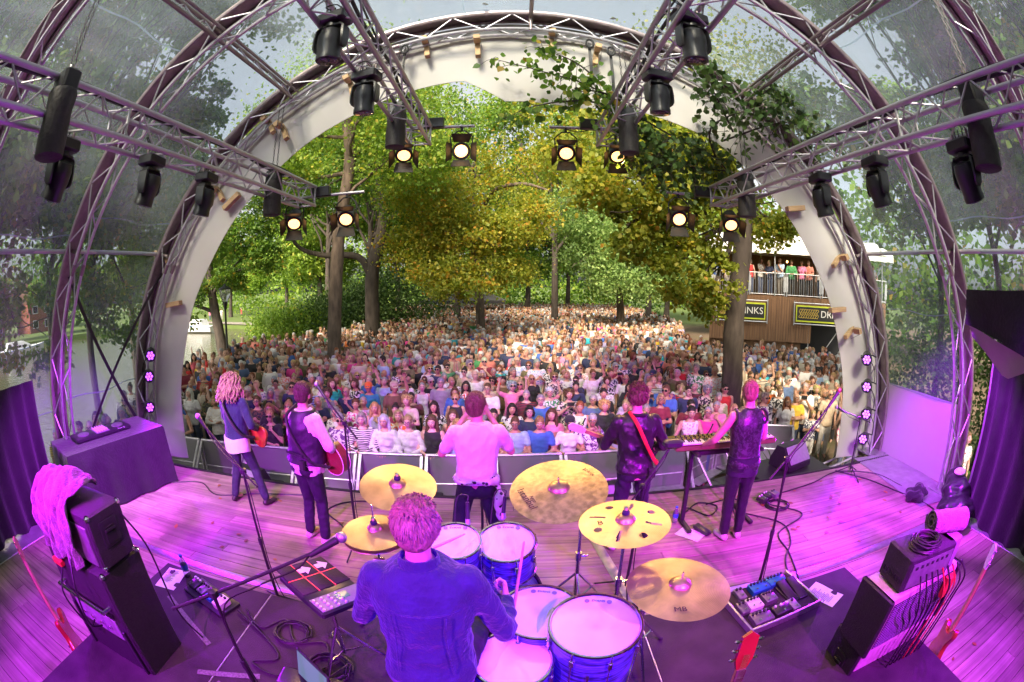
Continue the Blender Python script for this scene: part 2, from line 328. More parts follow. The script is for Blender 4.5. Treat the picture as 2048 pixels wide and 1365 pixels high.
def figure(arms, fem=False, lean=(0, 0), legs=None, head=(0, 0, 0), headoff=(0, 0, 0), sleeve=.55, long_=False, hem=.84, fit=.014, sit=None, heavy=1., skirt=False, curl=(.5, .5), neck=1.475):
    """returns builders for body, fingers and face, top, trousers, shoes; arms = [(elbow, wrist, hand direction, palm normal)] for +x and -x"""
    off = lambda z: Vector((lean[0], lean[1], 0)) * max(0, (z - .9) / .55)
    T = TF if fem else TM; body, post, top, leg, shoe = MB(), MB(), MB(), MB(), MB(); n = 18
    def torso(b, g, z0, z1, hv=heavy):
        rows = []
        for z, rx, ry, yo in T:
            if z < z0 - .06 or z > z1: continue
            zz = max(z, z0); w = hv if z < 1.3 else 1 + (hv - 1) * .4; c = off(zz) + Vector((0, yo, zz)); rows.append([c + Vector((math.copysign(abs(math.cos(a)) ** .85, math.cos(a)) * (rx * w + g), math.copysign(abs(math.sin(a)) ** .85, math.sin(a)) * (ry * w * (1.12 if hv > 1.05 and math.sin(a) < 0 else 1) + g), 0)) for a in [2 * PI * i / n for i in range(n)]])
        b.loft(rows)
    torso(body, 0, .80, 1.6)
    if fem:
        for s in (-1, 1): body.ell(off(1.24) + Vector((s * .065, -.085, 1.235)), (.06, .05, .06)); top.ell(off(1.24) + Vector((s * .066, -.088, 1.235)), (.068, .058, .066))
    sx = .165 if fem else .19; ar = .88 if fem else 1.
    nb = off(1.47) + Vector((0, .005, 1.46)); hc = nb + Vector((0, -.028, .175)) + Vector(headoff); body.caps(nb, hc + Vector((0, .025, -.06)), .058 * ar, .05 * ar)
    HM = Matrix.Translation(hc) @ Euler((R(head[0]), R(head[1]), R(head[2]))).to_matrix().to_4x4(); head_parts(body, HM); face_parts(post, HM)
    torso(top, fit, hem, neck)
    for s, (el, wr, hd, hn), cu in zip((1, -1), arms, curl):
        sh = off(1.42) + Vector((s * sx, .005, 1.405)); el = Vector(el); wr = Vector(wr); body.caps(sh, el, .053 * ar, .04 * ar); body.caps(el, wr, .042 * ar, .027 * ar); body.caps(el, el.lerp(wr, .4), .043 * ar, .04 * ar); body.ell(sh + Vector((-s * .01, 0, .005)), (.062 * ar, .06 * ar, .058 * ar)); hand(body, post, wr, hd, hn, cu, .92 if fem else 1, s)
        if sleeve > 0 or long_:
            top.ell(sh + Vector((-s * .012, 0, .005)), (.075 * ar, .073 * ar, .07 * ar)); top.caps(sh, sh.lerp(el, 1 if long_ else sleeve), .068 * ar, (.06 if long_ else .066) * ar)
            if long_: top.caps(el, el.lerp(wr, .93), .06 * ar, .042 * ar)
        else: top.ell(sh + Vector((-s * .05, 0, .01)), (.04, .06, .05))
    legs = legs or [((.095, -.01, .49), (.10, .02, .09)), ((-.095, -.01, .49), (-.10, .02, .09))]
    for s, (kn, an) in zip((1, -1), legs):
        hp = Vector((s * .09, .01, .88)) if sit is None else Vector((s * .1, .01, .90)); kn = Vector(kn); an = Vector(an); body.caps(hp, kn, .078, .052); body.caps(kn, an, .052, .036); body.caps(an, an + Vector((0, -.12, -.045)), .035, .03)
        leg.caps(hp, kn, .098 * heavy ** .5, .07); leg.caps(kn, an + (kn - an) * .06, .07, .062); leg.ell((s * .06, .015, .90), (.125 * heavy, .132 * heavy, .12))
        fd = Vector((s * .25, -1, 0)).normalized(); shoe.caps(an + Vector((0, .03, -.045)), an + fd * .14 + Vector((0, 0, -.055)), .042, .036); shoe.caps(an, an + Vector((0, 0, .03)), .045, .045)
    return dict(body=body, post=post, top=top, leg=leg, shoe=shoe, HM=HM)
SKINM = ['skin', 'eye_white', 'eye_dark', 'lips', 'brow']
def join(a, b):
    o = len(a.v); a.v += b.v; a.f += [tuple(i + o for i in f) for f in b.f]; a.mi += b.mi; return a
def wob(amp, fr, seed=0): return lambda v: amp * (np.sin(v[:, 0] * fr + seed) * np.sin(v[:, 1] * fr * 1.1 + 1.3) + .6 * np.sin(v[:, 2] * fr * 1.4 + v[:, 0] * fr * .7 + seed) + .4 * np.sin(v[:, 2] * fr * 2.6 + v[:, 1] * fr * 1.9))
def folds(amp, fr, seed=0):
    rg = np.random.default_rng(seed); K = rg.normal(size=(7, 3)) * fr * np.array([1, 1, .8]); ph = rg.uniform(0, 6, 7); w_ = rg.uniform(.5, 1, 7)
    def f(v):
        o = np.zeros(len(v))
        for k in range(7): o += w_[k] * (1 - 2 * np.abs(np.sin(v @ K[k] + ph[k] + .8 * np.sin(v @ K[(k + 3) % 7] * .5)))) 
        return amp * o * (.55 + .45 * np.sin(v[:, 2] * 7 + seed))
    return f
def hairmesh(kind, vox=.013):
    b = MB(); d = wob(.004, 55)
    if kind != 'receding': b.ell((0, .018, .036), (.088, .106, .102))
    else: b.ell((0, .055, .01), (.087, .072, .075))
    if kind == 'short': b.ell((0, .045, -.01), (.083, .075, .075))
    if kind == 'crop': b = MB(); b.ell((0, .018, .033), (.081, .099, .099)); b.ell((0, .05, -.01), (.079, .066, .07)); d = wob(.0015, 90)
    if kind == 'bob': b.ell((0, .05, -.02), (.1, .085, .11)); [b.ell((s * .085, .0, -.035), (.026, .06, .085)) for s in (-1, 1)]; b.ell((0, -.055, .088), (.06, .035, .025))
    if kind == 'long':
        b.ell((0, .055, -.05), (.1, .08, .15)); b.caps((0, .075, -.05), (0, .095, -.27), .085, .07)
        for s in (-1, 1): b.caps((s * .085, .01, .02), (s * .1, -.01, -.26), .03, .034)
    if kind == 'curly':
        for i in range(34):
            a = i * 2.4; z = -.09 + .2 * (i / 34); q = math.sqrt(max(.05, 1 - ((z - .03) / .13) ** 2)); y = .03 + .1 * q * math.sin(a)
            if y < -.05 and z < .06: continue
            b.ell((.1 * q * math.cos(a), y, z), (.034, .034, .034), nu=8, nv=6)
        d = wob(.007, 80)
    if kind == 'pony': b.ell((0, .11, .05), (.035, .045, .035)); b.caps((0, .14, .04), (0, .16, -.14), .03, .018)
    if kind == 'bun': b.ell((0, .07, .12), (.045, .045, .04))
    if kind == 'quiff': b.ell((0, -.045, .1), (.07, .05, .04)); b.ell((0, .045, -.01), (.083, .075, .075)); d = wob(.006, 60)
    return remesh(b, vox, 1, d)
HAIR = {k: hairmesh(k).mesh('hair_' + k, 'hair') for k in ('short', 'crop', 'receding', 'bob', 'long', 'curly', 'pony', 'bun', 'quiff')}
def cap_mesh():
    b = MB(); b.lathe([(.098, .03), (.1, .06), (.09, .11), (.05, .14), (.01, .147)], 16, (0, .012, 0)); b.loft([[(.075 * math.cos(a), -.075 - .075 * math.sin(a), z - .03 * math.sin(a)) for a in np.linspace(0, PI, 9)] + [(0, -.06, z)] for z in (.032, .04)]); return b.mesh('cap', 'cloth')
def hat_mesh(): b = MB(); b.lathe([(.16, .05), (.155, .058), (.1, .06), (.1, .12), (.07, .145), (.02, .145)], 18, (0, .01, 0)); return b.mesh('hat', 'cloth')
def glasses_mesh(m_, solid):
    b = MB()
    for s in (-1, 1):
        if solid: b.ell((s * .034, -.108, .012), (.029, .008, .022), nu=10, nv=6)
        else: b.tube([(s * .034 + .026 * math.cos(a), -.11, .012 + .02 * math.sin(a)) for a in np.linspace(0, 2 * PI, 11)[:-1]], .0028, 4, True)
        b.tube([(s * .062, -.104, .018), (s * .085, -.05, .018), (s * .086, .015, .012)], .003, 4)
    b.tube([(-.008, -.112, .016), (.008, -.112, .016)], .003, 4); return b.mesh('glasses', m_)
CAPM, HATM, SUNG, SPEC = cap_mesh(), hat_mesh(), glasses_mesh('glass_dark', True), glasses_mesh('black_plastic', False)
AD = lambda s: ((s * .25, .03, 1.12), (s * .24, -.05, .88), (0, -.1, -1), (-s, 0, 0))
POSES = {
 'arms_down': [AD(1), AD(-1)],
 'rail': [((.27, -.10, 1.12), (.09, -.33, 1.10), (-.8, -.5, -.1), (0, 0, -1)), ((-.27, -.10, 1.12), (-.09, -.33, 1.10), (.8, -.5, -.1), (0, 0, -1))],
 'clap': [((.25, -.09, 1.14), (.06, -.30, 1.27), (-.5, -.4, .75), (-1, 0, 0)), ((-.25, -.09, 1.14), (-.06, -.30, 1.27), (.5, -.4, .75), (1, 0, 0))],
 'crossed': [((.25, -.10, 1.14), (-.05, -.19, 1.19), (-1, .1, .1), (0, .6, .5)), ((-.25, -.10, 1.14), (.05, -.21, 1.15), (1, .1, .1), (0, .6, .5))],
 'phone': [((.24, -.14, 1.18), (.06, -.32, 1.42), (-.3, -.2, 1), (0, 1, 0)), ((-.24, -.14, 1.18), (-.05, -.32, 1.42), (.3, -.2, 1), (0, 1, 0))],
 'wave': [((.30, -.05, 1.58), (.22, -.10, 1.84), (-.1, -.1, 1), (0, -1, 0)), AD(-1)],
 'hands_up': [((.33, -.05, 1.52), (.30, -.12, 1.78), (0, -.1, 1), (0, -1, 0)), ((-.33, -.05, 1.52), (-.30, -.12, 1.78), (0, -.1, 1), (0, -1, 0))],
 'chin': [((.22, -.14, 1.13), (.05, -.20, 1.38), (-.4, .3, .9), (0, 1, 0)), ((-.24, -.10, 1.14), (.04, -.22, 1.10), (1, 0, .1), (0, 0, -1))]}
TPL = {}
for pn, arms in POSES.items():
    for fem in (False, True):
        ln = (0, -.07) if pn == 'rail' else (0, -.015)
        fg = figure(arms, fem, ln, head=(6 if pn == 'rail' else -4, 0, 0)); e = {'HM': fg['HM']}
        rb = remesh(fg['body'], VOX, 1); e['nrem'] = len(rb.f); e['body'] = join(rb, fg['post']); e['tee'] = remesh(fg['top'], VOX + .002, 1, wob(.0035, 34)); f2 = figure(arms, fem, ln, sleeve=0, fit=.011); e['tank'] = remesh(f2['top'], VOX + .002, 1, wob(.003, 34))
        if pn in ('arms_down', 'rail', 'crossed', 'clap'): f3 = figure(arms, fem, ln, long_=True, fit=.02, hem=.8); e['long'] = remesh(f3['top'], VOX + .002, 1, wob(.006, 30))
        if 'leg' not in TPL: TPL['leg'] = remesh(fg['leg'], .022, 1)
        TPL[pn, fem] = e
MESH = {}
def tmesh(key, part, mats):
    k = (key, part)
    if k not in MESH: MESH[k] = (TPL[key][part] if key else TPL[part]).mesh('person_' + part, mats)
    return MESH[k]
LEG = TPL['leg'].mesh('trousers', 'cloth')
def reslot(o, m): o.material_slots[0].link = 'OBJECT'; o.material_slots[0].material = MATS[m]
COLS = {'white': (.72, .70, .67), 'cream': (.60, .52, .40), 'black': (.02, .02, .022), 'navy': (.025, .035, .085), 'grey': (.26, .26, .27), 'light blue': (.33, .45, .62), 'blue': (.05, .13, .42), 'teal': (.03, .26, .30), 'red': (.55, .03, .03), 'coral': (.66, .22, .16), 'pink': (.70, .20, .36), 'magenta': (.60, .04, .24), 'orange': (.75, .17, .03), 'green': (.06, .26, .09), 'olive': (.13, .12, .05), 'brown': (.15, .08, .045), 'beige': (.46, .36, .26), 'yellow': (.70, .47, .05), 'purple': (.14, .05, .22), 'denim': (.08, .13, .25), 'lilac': (.42, .36, .55), 'turquoise': (.03, .42, .48), 'maroon': (.20, .02, .04)}
HC = {'blond': (.42, .28, .12), 'grey': (.30, .29, .28), 'white': (.52, .50, .47), 'brown': (.10, .052, .025), 'dark': (.022, .015, .012), 'auburn': (.20, .065, .025), 'fair': (.26, .16, .07)}
SK = [(.52, .30, .21), (.58, .35, .25), (.47, .26, .18), (.60, .38, .29), (.42, .22, .14), (.50, .27, .18)]
NP = [0]
def person(x, y, z, rz, pose, fem, top, topcol, hair, haircol, extra=None, pat=None, h=1., skin=None, label='', group=None, wide=1., trous=None, name='person'):
    key = (pose, fem); e = TPL[key]; o = put(name, tmesh(key, 'body', SKINM), None, (x, y, z), (0, 0, rz), skin or random.choice(SK)); o.scale = (h * wide, h * wide, h)
    tp = top if top in e else 'tee'
    t = put({'tee': 'shirt', 'tank': 'tank_top', 'long': 'long_sleeved_top'}[tp], tmesh(key, tp, 'cloth'), o, color=COLS[topcol])
    if pat: reslot(t, pat)
    put('trousers', LEG, o, color=trous or random.choice([(.05, .07, .13), (.02, .02, .022), (.25, .22, .18), (.5, .48, .45), (.08, .1, .17)]))
    def onhead(nm, me, col=None, s=1.):
        c = put(nm, me, o, color=col); c.matrix_local = e['HM'] @ Matrix.Scale(s, 4); return c
    if hair != 'bald': onhead('hair', HAIR[hair], tuple(max(.01, c * random.uniform(.8, 1.2)) for c in HC[haircol]), .97 if fem else 1.)
    for ex in (extra or '').split():
        if ex == 'sun': onhead('sunglasses', SUNG)
        if ex == 'specs': onhead('glasses', SPEC)
        if ex.startswith('cap'): onhead('cap', CAPM, COLS[ex[4:] or 'navy'])
        if ex.startswith('hat'): onhead('hat', HATM, COLS[ex[4:] or 'beige'])
        if ex == 'phone': MB().box((0, -.36, 1.5), (.15, .012, .075), b=.004).build('phone', 'black_plastic', o)
        if ex == 'strap': MB().tube(spline([(.12, -.1, 1.42), (.04, -.15, 1.25), (-.1, -.14, 1.05), (-.17, -.02, .95)], 5), .014, 5).build('bag_strap', 'black', o)
    tag(o, label, 'person', group); NP[0] += 1; return o
def BAR_Y(x): return 7.32 + .06 * x * (1 if x > 0 else .75)
# ================================================================== STAGE STRUCTURE
def wood_deck_mat():
    m = bpy.data.materials.new('deck_wood'); MATS['deck_wood'] = m; m.use_nodes = True; t = m.node_tree; N = t.nodes; L = t.links; b = N['Principled BSDF']
    tc = N.new('ShaderNodeTexCoord'); mp = N.new('ShaderNodeMapping'); mp.inputs['Scale'].default_value = (.6, 9, 4); L.new(tc.outputs['Object'], mp.inputs[0])
    oi = N.new('ShaderNodeObjectInfo'); ad = N.new('ShaderNodeVectorMath'); ad.operation = 'ADD'; L.new(mp.outputs[0], ad.inputs[0]); sc_ = N.new('ShaderNodeMath'); sc_.operation = 'MULTIPLY'; sc_.inputs[1].default_value = 40; L.new(oi.outputs['Random'], sc_.inputs[0]); L.new(sc_.outputs[0], ad.inputs[1])
    nz = N.new('ShaderNodeTexNoise'); nz.inputs['Scale'].default_value = 3; nz.inputs['Detail'].default_value = 8; nz.inputs['Roughness'].default_value = .65; L.new(ad.outputs[0], nz.inputs['Vector'])
    cr = N.new('ShaderNodeValToRGB'); e = cr.color_ramp.elements; e[0].position = .3; e[0].color = (.23, .165, .13, 1); e[1].position = .7; e[1].color = (.50, .38, .30, 1); L.new(nz.outputs[0], cr.inputs[0])
    n2 = N.new('ShaderNodeTexNoise'); n2.inputs['Scale'].default_value = 1.6; n2.inputs['Detail'].default_value = 6; geo = N.new('ShaderNodeNewGeometry'); L.new(geo.outputs['Position'], n2.inputs['Vector'])
    mr = N.new('ShaderNodeMapRange'); mr.inputs[1].default_value = .36; mr.inputs[2].default_value = .6; mr.inputs[3].default_value = .62; mr.inputs[4].default_value = 1.08; L.new(n2.outputs[0], mr.inputs[0])
    rr = N.new('ShaderNodeMapRange'); rr.inputs[3].default_value = .8; rr.inputs[4].default_value = 1.18; L.new(oi.outputs['Random'], rr.inputs[0])
    mm = N.new('ShaderNodeMath'); mm.operation = 'MULTIPLY'; L.new(mr.outputs[0], mm.inputs[0]); L.new(rr.outputs[0], mm.inputs[1])
    mx = N.new('ShaderNodeMix'); mx.data_type = 'RGBA'; mx.blend_type = 'MULTIPLY'; mx.inputs[0].default_value = 1; L.new(cr.outputs[0], mx.inputs[6]); L.new(mm.outputs[0], mx.inputs[7]); L.new(mx.outputs[2], b.inputs['Base Color'])
    b.inputs['Roughness'].default_value = .62; bp = N.new('ShaderNodeBump'); bp.inputs['Strength'].default_value = .35; bp.inputs['Distance'].default_value = .004; L.new(nz.outputs[0], bp.inputs['Height']); L.new(bp.outputs[0], b.inputs['Normal'])
wood_deck_mat()
mat('riser_ply', (.045, .036, .040), .68, 0, .45, 3.5, .25, 120, spec=.2)
mat('tread', (.5, .5, .52), .4, .7, .2, 5)
mat('grip_tape', (.16, .15, .15), .8, 0, .5, 60)
deck = struct(MB().box((0, 1.75, -.09), (13.4, 6.7, .12)).build('stage_floor', 'black', None, False))
pm = MB().box((0, 0, 0), (1, .147, .03), b=.003).mesh('plank', 'deck_wood', False)
nr = 0
y = 5.02
while y > -1.5:
    x = -6.6; first = True
    while x < 6.6:
        Lh = random.uniform(1.2, 3.6) if first else random.choice((3.6, 4.2, 4.8)); first = False
        x1 = min(x + Lh, 6.6)
        if x1 - x > .2:
            p = put('plank', pm, deck, ((x + x1) / 2, y, -.015 + random.uniform(-.0012, .0012)), (0, 0, 0)); p.scale = (x1 - x - .004, 1, 1)
        x = x1
    y -= .152; nr += 1
MB().box((0, 2.9, .003), (11.5, .11, .006), b=.002).build('metal_strip', 'alu', deck)
MB().box((.78, 3.9, .003), (.1, 2.0, .006), (0, 0, R(8)), b=.002).build('metal_strip', 'alu', deck, loc=(.15, -.3, 0))
MB().box((0, 5.12, -.03), (13.2, .05, .09), b=.006).build('edge_trim', 'black', deck)
sk = MB(); n = 80
sk.loft([[( -6.6 + 13.2 * i / n, 5.15 + .02 * math.sin(i * 1.9), z) for i in range(n + 1)] for z in (-.06, -1.38)], closed=False)
sk.build('stage_skirt', 'black_cloth', deck)
# checker plates on the wings
for k, (cx, cy_, sx, sy, rz) in enumerate(((5.95, 4.25, .95, 2.0, -8), (6.1, 2.1, 1.0, 2.2, 0), (-6.0, 1.9, .9, 2.0, 0))):
    t = tag(MB().box((0, 0, .006), (sx, sy, .012), b=.003).build('tread_plate', 'tread', None, False, (cx, cy_, 0), (0, 0, R(rz))), ['patterned metal tread plate beside white side skirt', 'patterned metal tread plate beyond black bag heap', 'patterned metal tread plate behind left bass amplifier'][k], 'tread plate', 'metal tread plates on the wings')
    d = MB(); i = 0; gx = -sx / 2 + .05
    while gx < sx / 2 - .03:
        gy = -sy / 2 + .05
        while gy < sy / 2 - .03:
            d.box((gx, gy, .0135), (.034, .01, .004), (0, 0, R(45 if (i % 2) else -45))); i += 1; gy += .055
        i += 1; gx += .055
    struct(d.build('stud', 'tread', t, False), 'stuff')
# drum riser
rs = thing('drum_riser', 'low dark plywood riser under the drum kit', 'riser', (0, 1.0, 0))
xs = [-2.95, -1.8, .87, 2.8]
for a, b_ in zip(xs, xs[1:]):
    MB().box(((a + b_) / 2, .05, .37), (b_ - a - .012, 2.6, .06), b=.004).build('panel', 'riser_ply', rs, False)
for a in xs[1:3]: MB().box((a, .05, .385), (.010, 2.6, .034), b=.002).build('seam_profile', 'alu', rs, False)
MB().box((-.07, .05, .17), (5.6, 2.5, .33)).build('skirt', 'black_cloth', rs, False)
for p0, p1 in (((-2.62, .95), (-1.98, .62)), ((-1.75, .32), (-1.28, .15)), ((-1.92, .34), (-1.5, .5)), ((1.0, .3), (1.5, .42))):
    d = Vector((p1[0] - p0[0], p1[1] - p0[1], 0)); MB().box((0, 0, 0), (d.length, .045, .002)).build('grip_strip', 'grip_tape', rs, False, ((p0[0] + p1[0]) / 2, (p0[1] + p1[1]) / 2, .4025), (0, 0, math.atan2(d.y, d.x)))
# ---------------------------------------------------------------- arches
RA = 6.3
def P_arch(a, r, y=0): return Vector((r * math.cos(a), y, r * math.sin(a)))
def arch(yy, label):
    t = thing('arch_truss', label, 'truss', (0, yy, 0), group='curved arch trusses of the stage roof')
    n = 72; A = [PI * i / n for i in range(n + 1)]
    band = MB(); band.loft([[P_arch(a, 6.42, -.12), P_arch(a, 6.42, .12), P_arch(a, 6.385, .12), P_arch(a, 6.385, -.12)] for a in A]); band.build('outer_rail', 'alu_dark', t, False)
    for s in (-.12, .12): MB().tube([P_arch(a, 6.36, s) for a in A], .026, 8).build('chord', 'alu_dark', t)
    for s in (-.09, .09): MB().tube([P_arch(a, 6.10, s) for a in A], .024, 8).build('chord', 'alu', t)
    m = 50
    for s, r0 in ((-1, 0), (1, 1)):
        for i in range(m):
            a0, a1 = PI * i / m, PI * (i + 1) / m; up = (i + r0) % 2
            bar('brace', P_arch(a0, 6.35 if up else 6.1, s * (.12 if up else .09)), P_arch(a1, 6.1 if up else 6.35, s * (.09 if up else .12)), .011, 'alu', t, 6)
    for i in range(1, 24):
        a0 = PI * i / 24; bar('cross_bar', P_arch(a0, 6.1, -.09), P_arch(a0 + (.04 if i % 2 else -.04), 6.1, .09), .011, 'alu', t, 6)
    for a in (R(30), R(75), R(105), R(150)):
        for s in (-.09, .09): MB().cyl(P_arch(a - .012, 6.1, s), P_arch(a + .012, 6.1, s), .035, n=10).build('coupler', 'alu_dark', t)
    for sx in (-1, 1): MB().box((sx * 6.25, 0, .015), (.5, .5, .03), b=.005).build('base_plate', 'steel', t, False)
    return t
arch(5.45, 'front arched truss carrying the white fabric surround'); arch(3.45, 'middle arched truss crossing behind the moving lights'); arch(1.5, 'nearest arched truss cut off at the top corners'); 
def ladder(name, x, z, y0, y1, label, grp):
    t = thing(name, label, 'truss', (x, y0, z), group=grp); d = Vector((-x, 0, -z)).normalized() * .22; L_ = y1 - y0
    for o in (Vector(), d): bar('chord', o, o + Vector((0, L_, 0)), .026, 'alu_dark', t)
    bar('chord', d * .5 + Vector((.12 * (1 if x < 0 else -1), 0, 0)), d * .5 + Vector((.12 * (1 if x < 0 else -1), L_, 0)), .02, 'alu_dark', t)
    k = int(L_ / .2)
    for i in range(k): bar('brace', (d if i % 2 else Vector()) + Vector((0, L_ * i / k, 0)), (Vector() if i % 2 else d) + Vector((0, L_ * (i + 1) / k, 0)), .01, 'alu', t, 6)
ladder('purlin_truss', -3.15, 5.52, -.5, 5.4, 'ladder truss running along the roof on the left', 'roof purlins'); ladder('purlin_truss', 3.3, 5.45, -.5, 5.4, 'ladder truss running along the roof on the right', 'roof purlins')
for sx in (-1, 1):
    t = thing('side_tube', 'round tube bracing the arches on the %s wall' % ('left' if sx < 0 else 'right'), 'tube', (sx * 5.5, 0, 3.3), group='side bracing tubes'); bar('tube', (0, -.5, 0), (0, 5.4, 0), .03, 'alu', t, 12)
    for yy in (1.5, 3.45, 5.4): MB().tube([(0, yy, 0), (-sx * .06, yy, .0), (-sx * .22, yy, -.06)], .03, 10).build('clamp', 'alu_dark', t)
t = thing('apex_tube', 'thin tube along the roof ridge at the top centre', 'tube', (.25, 0, 6.3)); bar('tube', (0, -.5, 0), (0, 5.4, 0), .028, 'alu_dark', t, 12); MB().cyl((0, 5.36, -.22), (0, 5.36, .06), .03).build('clamp', 'alu_dark', t)
# ---------------------------------------------------------------- roof film
def pvc_mat(name, fac, tint):
    m = bpy.data.materials.new(name); MATS[name] = m; m.use_nodes = True; t = m.node_tree; N = t.nodes; L = t.links; N.remove(N['Principled BSDF'])
    tr = N.new('ShaderNodeBsdfTransparent'); tr.inputs[0].default_value = (*tint, 1)
    df = N.new('ShaderNodeBsdfDiffuse'); df.inputs[0].default_value = (.46, .58, .68, 1); tl = N.new('ShaderNodeBsdfTranslucent'); tl.inputs[0].default_value = (.46, .60, .70, 1)
    gl = N.new('ShaderNodeBsdfGlossy'); gl.inputs['Roughness'].default_value = .18; gl.inputs[0].default_value = (.8, .8, .8, 1)
    a1 = N.new('ShaderNodeMixShader'); a1.inputs[0].default_value = .55; L.new(df.outputs[0], a1.inputs[1]); L.new(tl.outputs[0], a1.inputs[2])
    a2 = N.new('ShaderNodeMixShader'); a2.inputs[0].default_value = .25; L.new(a1.outputs[0], a2.inputs[1]); L.new(gl.outputs[0], a2.inputs[2])
    tc = N.new('ShaderNodeTexCoord'); mp = N.new('ShaderNodeMapping'); mp.inputs['Scale'].default_value = (1.0, .35, 1.0); L.new(tc.outputs['Object'], mp.inputs[0])
    nz = N.new('ShaderNodeTexNoise'); nz.inputs['Scale'].default_value = .9; nz.inputs['Detail'].default_value = 7; nz.inputs['Roughness'].default_value = .7; nz.inputs['Distortion'].default_value = .6; L.new(mp.outputs[0], nz.inputs['Vector'])
    m2 = N.new('ShaderNodeMapping'); m2.inputs['Scale'].default_value = (9, 1.2, 9); m2.inputs['Rotation'].default_value = (.4, .5, .3); L.new(tc.outputs['Object'], m2.inputs[0]); n2 = N.new('ShaderNodeTexNoise'); n2.inputs['Scale'].default_value = 5; n2.inputs['Detail'].default_value = 2; L.new(m2.outputs[0], n2.inputs['Vector'])
    mr2 = N.new('ShaderNodeMapRange'); mr2.inputs[1].default_value = .66; mr2.inputs[2].default_value = .8; mr2.inputs[3].default_value = 0; mr2.inputs[4].default_value = .04; L.new(n2.outputs[0], mr2.inputs[0])
    mr = N.new('ShaderNodeMapRange'); mr.inputs[1].default_value = .3; mr.inputs[2].default_value = .72; mr.inputs[3].default_value = fac * .45; mr.inputs[4].default_value = fac * 1.7; L.new(nz.outputs[0], mr.inputs[0])
    ad = N.new('ShaderNodeMath'); ad.operation = 'ADD'; L.new(mr.outputs[0], ad.inputs[0]); L.new(mr2.outputs[0], ad.inputs[1])
    mx = N.new('ShaderNodeMixShader'); L.new(ad.outputs[0], mx.inputs[0]); L.new(tr.outputs[0], mx.inputs[1]); L.new(a2.outputs[0], mx.inputs[2]); L.new(mx.outputs[0], N['Material Output'].inputs[0])
pvc_mat('clear_film', .28, (.80, .88, .92))
pvc_mat('film_seam', .5, (.8, .85, .88))
def film(y0, y1, a0, a1, label):
    n = 60; m = 6; b = MB()
    b.loft([[P_arch(a0 + (a1 - a0) * i / n, 6.43 - .06 * math.sin(PI * j / m) + .012 * math.sin(i * 1.3 + j * 2.1), y0 + (y1 - y0) * j / m) for j in range(m + 1)] for i in range(n + 1)], closed=False)
    o = tag(b.build('roof_film', 'clear_film'), label, 'roof film', 'clear film panels of the stage roof')
    for q_ in (.07, .21, .36, .5, .64, .79, .93):
        a = a0 + (a1 - a0) * q_; sm_ = MB(); sm_.loft([[P_arch(a + e_ + .004 * math.sin(j * 1.1 + q_ * 9), 6.415 - .06 * math.sin(PI * j / 10), y0 + (y1 - y0) * j / 10) for e_ in (-.0016, .0016)] for j in range(11)], closed=False); sm_.build('weld_seam', 'film_seam', o)
    return o
film(3.47, 5.43, R(11), PI, 'clear dusty plastic film between front and middle arches'); film(1.52, 3.43, R(24), PI, 'clear dusty plastic film between middle and nearest arches'); film(-.6, 1.48, R(30), R(150), 'clear plastic roof film overhead behind the nearest arch')
for k, (x, yy, rz) in enumerate([(random.uniform(-1.6, 2.6), random.uniform(3.6, 5.3), random.uniform(0, 6)) for _ in range(14)]):
    a = math.acos(x / 6.47); b = MB(); b.M = Matrix.Translation(P_arch(a, 6.475, yy)) @ Matrix.Rotation(PI / 2 - a, 4, 'Y') @ Matrix.Rotation(rz, 4, 'Z')
    b.loft([[(-.05, 0, 0), (-.02, .028, .012), (.03, .022, .008), (.06, 0, .015), (.03, -.022, .01), (-.02, -.028, .012)], [(-.05, 0, .002), (-.02, .028, .014), (.03, .022, .01), (.06, 0, .017), (.03, -.022, .012), (-.02, -.028, .014)]])
    tag(b.build('fallen_leaf', 'leaf_dry'), 'dry brown leaf lying on the clear roof film near the ridge', 'leaf', 'dry leaves on the roof film')
bk = MB(); nn = 48
bk.loft([[P_arch(PI * i / nn, 6.4 * f, -1.75 + .04 * math.sin(i * 2.1) * f) for i in range(nn + 1)] for f in (.02, .25, .5, .75, 1)], closed=False); bk.loft([[P_arch(PI * i / nn, 6.43, yy) for i in range(nn + 1)] for yy in (-1.75, -.62)], closed=False)
tag(bk.build('sun_blocker', 'black_cloth'), 'unseen black cloth added behind the camera to shade the stage', 'sun_blocker')  # unseen cloth added to block the sun from behind the stage
# straps crossing on the left
for p0, p1, l in (((-5.62, 3.5, 3.0), (-6.15, 5.3, .35), 'black strap slanting from the middle arch down to the front'), ((-5.42, 5.4, 3.0), (-6.2, 3.6, .3), 'black strap slanting from the front arch down to the table')):
    p0 = Vector(p0); p1 = Vector(p1); d = (p1 - p0).normalized(); w = Vector((0, 1, 0)).cross(d).cross(d).normalized() * .028
    q = Vector((1, 0, 0)) * .003; b = MB(); b.loft([[p - w - q, p + w - q, p + w + q, p - w + q] for p in (p0, p1)]); tag(b.build('ratchet_strap', 'black'), l, 'strap', 'crossed straps on the left')
